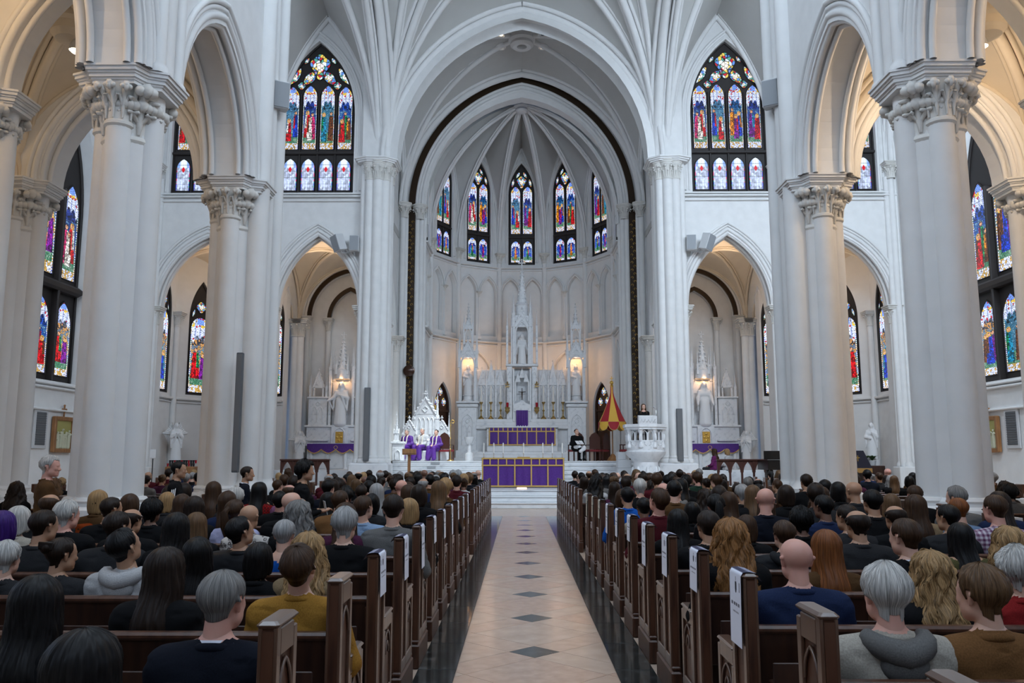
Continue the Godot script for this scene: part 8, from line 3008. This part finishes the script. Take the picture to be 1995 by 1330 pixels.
func sanctuary_people() -> void:
	var vest := {"kind": "man", "skin": "fair", "fine": true, "floor": SAN, "group": "clergy in the sanctuary", "legs": top_mats_purple()}
	top_mats["vestment"] = M.purple
	TOPC["vestment"] = ["purple vestment", Color.WHITE]
	for q in [
		{"x": -5.02, "d": 36.6, "top": SAN + 1.36, "style": "e", "hair": "grey", "cloth": "vestment", "yaw": 0.0, "turn": PI - 0.5, "pitch": 0.0, "label": "grey-haired priest in purple vestment seated left of the white throne"},
		{"x": -4.36, "d": 36.75, "top": SAN + 1.42, "style": "s", "hair": "white", "cloth": "white", "yaw": 0.0, "turn": PI - 0.45, "pitch": 0.0, "label": "priest in white and purple seated on the white throne"},
		{"x": -3.74, "d": 36.5, "top": SAN + 1.34, "style": "s", "hair": "dark", "cloth": "vestment", "yaw": 0.0, "turn": PI - 0.4, "pitch": -0.15, "label": "dark-haired priest in purple vestment and glasses seated right of the throne"},
		{"x": 2.31, "d": 36.2, "top": SAN + 1.36, "style": "s", "hair": "dark", "cloth": "black", "yaw": 0.0, "turn": PI + 0.5, "pitch": -0.3, "pose": "read", "label": "cleric in black cassock reading a booklet on a chair by the high altar"}]:
		var p := vest.duplicate()
		p.merge(q, true)
		p.bulk = 0.03
		if p.cloth == "black": p.legs = top_mats.black
		var o := person(p)
		if p.cloth != "black":
			# orphrey bands falling from the shoulders, and a lap of cloth
			var b := MB.new()
			for s in [-1.0, 1.0]:
				b.tube(PackedVector3Array([Vector3(s * 0.07, 1.06, -0.03), Vector3(s * 0.09, 0.98, -0.13), Vector3(s * 0.085, 0.8, -0.16), Vector3(s * 0.08, 0.66, -0.2), Vector3(s * 0.09, 0.60, -0.42), Vector3(s * 0.09, 0.3, -0.50)]), 0.026, 6)
			put(b, "orphrey_band", M.cream_cloth, o)
			var c := nets([[Vector3(-0.12, 0.57, -0.1), Vector3(-0.13, 0.56, -0.44), 0.10, 0.085], [Vector3(0.12, 0.57, -0.1), Vector3(0.13, 0.56, -0.44), 0.10, 0.085], [Vector3(-0.13, 0.54, -0.45), Vector3(-0.15, 0.12, -0.46), 0.09, 0.10], [Vector3(0.13, 0.54, -0.45), Vector3(0.15, 0.12, -0.46), 0.09, 0.10], [Vector3(-0.1, 0.5, -0.45), Vector3(0.1, 0.14, -0.47), 0.09, 0.10]], 0.02, 0.04)
			put(c, "vestment_skirt", M.purple if p.cloth == "vestment" else M.purple, o)
		else:
			var c := nets([[Vector3(-0.10, 0.57, -0.1), Vector3(-0.11, 0.56, -0.42), 0.10, 0.08], [Vector3(0.10, 0.57, -0.1), Vector3(0.11, 0.56, -0.42), 0.10, 0.08], [Vector3(-0.1, 0.5, -0.42), Vector3(0.1, 0.40, -0.47), 0.09, 0.07]], 0.02, 0.04)
			put(c, "surplice", M.white_cloth, o)
			var bk := MB.new()
			bk.box(Vector3(-0.09, 0, 0), Vector3(0.17, 0.006, 0.24), 0.002)
			bk.box(Vector3(0.09, 0.01, 0), Vector3(0.17, 0.006, 0.24), 0.002)
			var t := put(bk, "booklet", M.white_cloth, null, V(2.42, SAN + 0.77, 36.2 - 0.42))
			t.rotation = Vector3(0.7, 0.5, 0)
			tag(t, "open white booklet on the lap of the cleric in black", "booklet")
	var lady := person({"x": 4.5, "d": 31.3, "top": 3.62, "floor": 2.02, "kind": "woman", "pose": "stand", "style": "l", "hair": "light", "skin": "fair", "cloth": "black", "turn": PI, "yaw": 0.0, "pitch": -0.3, "fine": true, "vneck": 0.03, "label": "woman with long blond-brown hair in black speaking at the marble pulpit", "group": "people on their feet"})
	for q in [{"x": 7.62, "top": 1.99, "kind": "woman", "style": "l", "hair": "brown", "skin": "fair", "cloth": "magenta", "turn": 0.9, "label": "long-haired woman in purple plaid shirt seated before the right side altar"}, {"x": 8.12, "top": 1.98, "kind": "woman", "style": "m", "hair": "blond", "skin": "fair", "cloth": "white", "turn": 0.9, "label": "fair-haired person in white top seated before the right side altar"}]:
		q.merge({"d": 33.55, "floor": 0.66, "yaw": 0.0, "pitch": 0.0, "fine": true, "group": "people at the piano"})
		person(q)

func top_mats_purple() -> Material:
	return M.purple
func materials() -> void:
	var pn := noise_tex(256, 0.02, [lin(0.70, 0.70, 0.69), lin(0.76, 0.76, 0.75)], 3)
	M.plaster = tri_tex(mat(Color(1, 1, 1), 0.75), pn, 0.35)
	M.plaster_cap = tri_tex(mat(Color(0.97, 0.96, 0.94), 0.8), pn, 1.3)
	M.plaster_warm = tri_tex(mat(Color(0.98, 0.93, 0.85), 0.8), pn, 0.35)
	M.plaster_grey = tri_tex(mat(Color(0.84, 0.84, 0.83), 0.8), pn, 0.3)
	var mt := noise_tex(256, 0.012, [lin(0.50, 0.52, 0.54), lin(0.72, 0.73, 0.74), lin(0.76, 0.77, 0.78), lin(0.74, 0.75, 0.76)], 9, 6)
	M.marble = tri_tex(mat(Color(1, 1, 1), 0.35), mt, 0.6)
	M.statue = mat(lin(0.72, 0.72, 0.72), 0.5)
	var st := noise_tex(256, 0.03, [lin(0.50, 0.38, 0.30), lin(0.60, 0.47, 0.375)], 5)
	M.floor_stone = tri_tex(mat(Color(1, 1, 1), 0.25), st, 0.8)
	M.tiles = []
	for i in 3:
		var tm := tri_tex(mat(Color(1.0, 0.98 - 0.015 * i, 0.96 - 0.02 * i), 0.2), st, 0.5 + 0.2 * i)
		M.tiles.append(tm)
	var gt := noise_tex(256, 0.02, [lin(0.012, 0.016, 0.016), lin(0.02, 0.026, 0.026), lin(0.025, 0.03, 0.03), lin(0.09, 0.10, 0.10)], 15, 6)
	M.granite = tri_tex(mat(Color(1, 1, 1), 0.12), gt, 1.0)
	var mo := noise_tex(256, 0.09, [lin(0.03, 0.015, 0.004), lin(0.06, 0.035, 0.01), lin(0.20, 0.13, 0.04), lin(0.45, 0.33, 0.12)], 25, 2, FastNoiseLite.TYPE_CELLULAR)
	M.mosaic = tri_tex(mat(Color(1, 1, 1), 0.4, 0.4), mo, 1.2)
	M.gold = mat(lin(0.75, 0.48, 0.12), 0.3, 0.9)
	M.tracery = mat(lin(0.018, 0.014, 0.013), 0.6)
	var wt := noise_tex(256, 0.03, [lin(0.035, 0.012, 0.006), lin(0.075, 0.028, 0.014), lin(0.10, 0.04, 0.02)], 33, 5, FastNoiseLite.TYPE_SIMPLEX_SMOOTH, 1.0, 0.12)
	M.wood = tri_tex(mat(Color(1, 1, 1), 0.38), wt, 1.6, false)
	M.wood_frame = tri_tex(mat(Color(1, 1, 1), 0.28), noise_tex(128, 0.04, [lin(0.085, 0.042, 0.026), lin(0.13, 0.07, 0.045)], 36, 4, FastNoiseLite.TYPE_SIMPLEX_SMOOTH, 1.0, 0.15), 2.3, false)
	M.wood_frame.clearcoat_enabled = true
	M.wood_frame.clearcoat = 0.5
	M.wood_frame.clearcoat_roughness = 0.2
	M.wood_dark = tri_tex(mat(Color(0.72, 0.7, 0.7), 0.45), wt, 1.3, false)
	M.wood_light = tri_tex(mat(Color(1, 1, 1), 0.45), noise_tex(128, 0.04, [lin(0.20, 0.09, 0.03), lin(0.34, 0.16, 0.06)], 35, 4, FastNoiseLite.TYPE_SIMPLEX_SMOOTH, 1.0, 0.15), 1.5, false)
	M.leather = mat(lin(0.03, 0.012, 0.01), 0.5)
	M.carved = tri_tex(mat(Color(1, 1, 1), 0.5), mt, 1.5)
	var pu := noise_tex(128, 0.06, [lin(0.055, 0.008, 0.16), lin(0.085, 0.013, 0.23)], 41)
	M.purple = tri_tex(mat(Color(1, 1, 1), 0.6), pu, 2.0)
	M.orphrey = mat(lin(0.58, 0.36, 0.10), 0.5, 0.2)
	M.brass = mat(lin(0.45, 0.31, 0.12), 0.3, 0.9)
	M.bronze = mat(lin(0.05, 0.03, 0.02), 0.4, 0.6)
	M.chrome = mat(lin(0.7, 0.7, 0.72), 0.2, 0.9)
	M.wax = mat(lin(0.82, 0.80, 0.74), 0.5)
	M.red_glass = mat(lin(0.35, 0.01, 0.02), 0.1)
	M.black = mat(lin(0.008, 0.008, 0.009), 0.5)
	M.white_cloth = mat(lin(0.75, 0.75, 0.76), 0.8)
	M.medallion = mat(lin(0.05, 0.022, 0.014), 0.25, 0.3)
	M.umb_red = mat(lin(0.36, 0.01, 0.02), 0.6)
	M.umb_yellow = mat(lin(0.72, 0.42, 0.05), 0.6)
	M.wood_red = mat(lin(0.055, 0.016, 0.010), 0.4)
	M.red_cloth = mat(lin(0.20, 0.015, 0.02), 0.7)
	M.speaker_white = mat(lin(0.55, 0.56, 0.57), 0.5)
	M.grille = mat(lin(0.28, 0.30, 0.32), 0.6)
	M.grille_dark = mat(lin(0.10, 0.11, 0.12), 0.6)
	M.grille_dark2 = mat(lin(0.14, 0.145, 0.15), 0.7)
	M.relief_gold = mat(lin(0.45, 0.42, 0.14), 0.4, 0.4)
	M.relief_white = mat(lin(0.50, 0.50, 0.36), 0.5)
	M.wood_gold = mat(lin(0.33, 0.18, 0.05), 0.45)
	M.drape = mat(lin(0.012, 0.010, 0.022), 0.8)
	M.piano = mat(lin(0.006, 0.006, 0.006), 0.2)
	M.leaf = mat(lin(0.025, 0.06, 0.018), 0.5)
	M.leaf.backlight_enabled = true
	M.leaf.backlight = Color(0.2, 0.3, 0.1)
	M.lamp_glow = mat(lin(0.9, 0.8, 0.7), 0.4)
	M.lamp_glow.emission_enabled = true
	M.lamp_glow.emission = Color(1.0, 0.93, 0.82)
	M.lamp_glow.emission_energy_multiplier = 6.0
	M.cream_cloth = mat(lin(0.62, 0.58, 0.48), 0.7)
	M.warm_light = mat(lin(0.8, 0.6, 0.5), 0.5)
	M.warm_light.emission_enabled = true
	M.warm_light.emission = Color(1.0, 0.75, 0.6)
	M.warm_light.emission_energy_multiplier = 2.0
	M.vent = mat(lin(0.3, 0.31, 0.32), 0.5)

func area(at: Vector3, look: Vector3, size: Vector2, col: Color, energy: float, called: String) -> void:
	var l := AreaLight3D.new()
	l.name = called
	l.area_size = size
	l.light_color = col
	l.light_energy = energy
	l.area_range = 80.0
	l.area_normalize_energy = true
	l.shadow_enabled = true
	add_child(l, true)
	l.look_at_from_position(at, look, Vector3.UP if absf((look - at).normalized().y) < 0.95 else Vector3.RIGHT)

func omni(at: Vector3, col: Color, energy: float, size := 0.05, called := "lamp_light") -> void:
	var l := OmniLight3D.new()
	l.name = called
	l.light_color = col
	l.light_energy = energy
	l.light_size = size
	l.omni_range = 60.0
	l.omni_attenuation = 2.0
	l.shadow_enabled = true
	add_child(l, true)
	l.position = at

func spot(at: Vector3, look: Vector3, col: Color, energy: float, angle := 30.0, size := 0.1) -> void:
	var l := SpotLight3D.new()
	l.name = "spot_light"
	l.light_color = col
	l.light_energy = energy
	l.spot_angle = angle
	l.spot_range = 60.0
	l.spot_attenuation = 2.0
	l.light_size = size
	l.shadow_enabled = true
	add_child(l, true)
	l.look_at_from_position(at, look, Vector3.UP if absf((look - at).normalized().y) < 0.95 else Vector3.RIGHT)

func _ready() -> void:
	rng.seed = 20240
	# ---- camera
	var cam := Camera3D.new()
	cam.name = "camera"
	add_child(cam)
	cam.position = Vector3(-0.12, 1.6, 0)
	cam.fov = rad_to_deg(2.0 * atan(665.0 / 1630.0))
	cam.rotation = Vector3(atan(228.0 / 1630.0), atan(15.0 / 1645.9), 0)
	cam.near = 0.05
	cam.far = 200.0
	cam.current = true
	# ---- environment
	var we := WorldEnvironment.new()
	var env := Environment.new()
	env.background_mode = Environment.BG_COLOR
	env.background_color = Color(0.62, 0.75, 0.95)
	env.background_energy_multiplier = 1.0
	env.tonemap_mode = Environment.TONE_MAPPER_LINEAR
	env.tonemap_exposure = 1.0
	env.sdfgi_enabled = true
	env.ssao_enabled = true
	env.ssil_enabled = true
	we.environment = env
	add_child(we)
	# ---- daylight through the windows outside the picture
	var day := Color(0.86, 0.93, 1.0)
	for s in [-1.0, 1.0]:
		for d in [0.05, 4.55, 9.05, 13.55]:
			area(V(s * 5.15, 15.4, d), V(0, 10.0, d + 3.0), Vector2(2.0, 4.6), day, 30.0, "clerestory_light")
		for x in [8.0, 12.3]:
			area(V(s * x, 13.6, 16.6), V(s * x * 0.95, 4.0, 32.0), Vector2(2.3, 4.6), day, 120.0 if s > 0 else 34.0, "transept_window_light")
	area(V(0, 13.0, -6.2), V(0, 8.0, 20.0), Vector2(5.6, 8.0), day, 30.0, "west_window_light")
	# ---- warm lamps in the aisles and chapels
	omni(V(-7.75, 8.53, 13.5), Color(1.0, 0.88, 0.74), 0.8, 0.06)
	omni(V(7.75, 8.53, 13.5), Color(1.0, 0.88, 0.74), 6.0, 0.06)
	for s in [-1.0, 1.0]:
		omni(V(s * 7.3, 8.6, 9.2), Color(1.0, 0.85, 0.66), 2.2, 0.06)
		omni(V(s * 12.4, 8.6, 13.7), Color(1.0, 0.85, 0.66), 1.5, 0.06)
		omni(V(s * 8.1, 9.6, 34.6), Color(1.0, 0.87, 0.74), 1.3, 0.1)
		omni(V(s * 12.4, 9.4, 34.6), Color(1.0, 0.87, 0.74), 1.0, 0.1)
		omni(V(s * 1.75, 6.2, 42.7), Color(1.0, 0.80, 0.62), 0.9, 0.08)
		omni(V(s * 2.68, 6.5, 41.4), Color(1.0, 0.74, 0.48), 0.35, 0.05)
		omni(V(s * 8.12, 5.1, 37.3), Color(1.0, 0.74, 0.48), 0.3, 0.05)
	# stage light on the clergy and the left flight of stairs
	spot(V(-1.5, 16.5, 30.0), V(-4.2, 2.2, 36.3), Color(0.92, 0.97, 1.0), 420.0, 9.0, 0.25)
	spot(V(1.5, 16.5, 30.0), V(-2.6, 1.0, 33.4), Color(0.92, 0.97, 1.0), 160.0, 12.0, 0.25)
	materials()
	glass_setup()
	floors()
	platform()
	for s in [-1.0, 1.0]: side(s)
	chancel()
	windows()
	pews()
	high_altar()
	front_altar()
	for s in [-1.0, 1.0]: side_altar(s)
	sanctuary()
	seat_crowd()
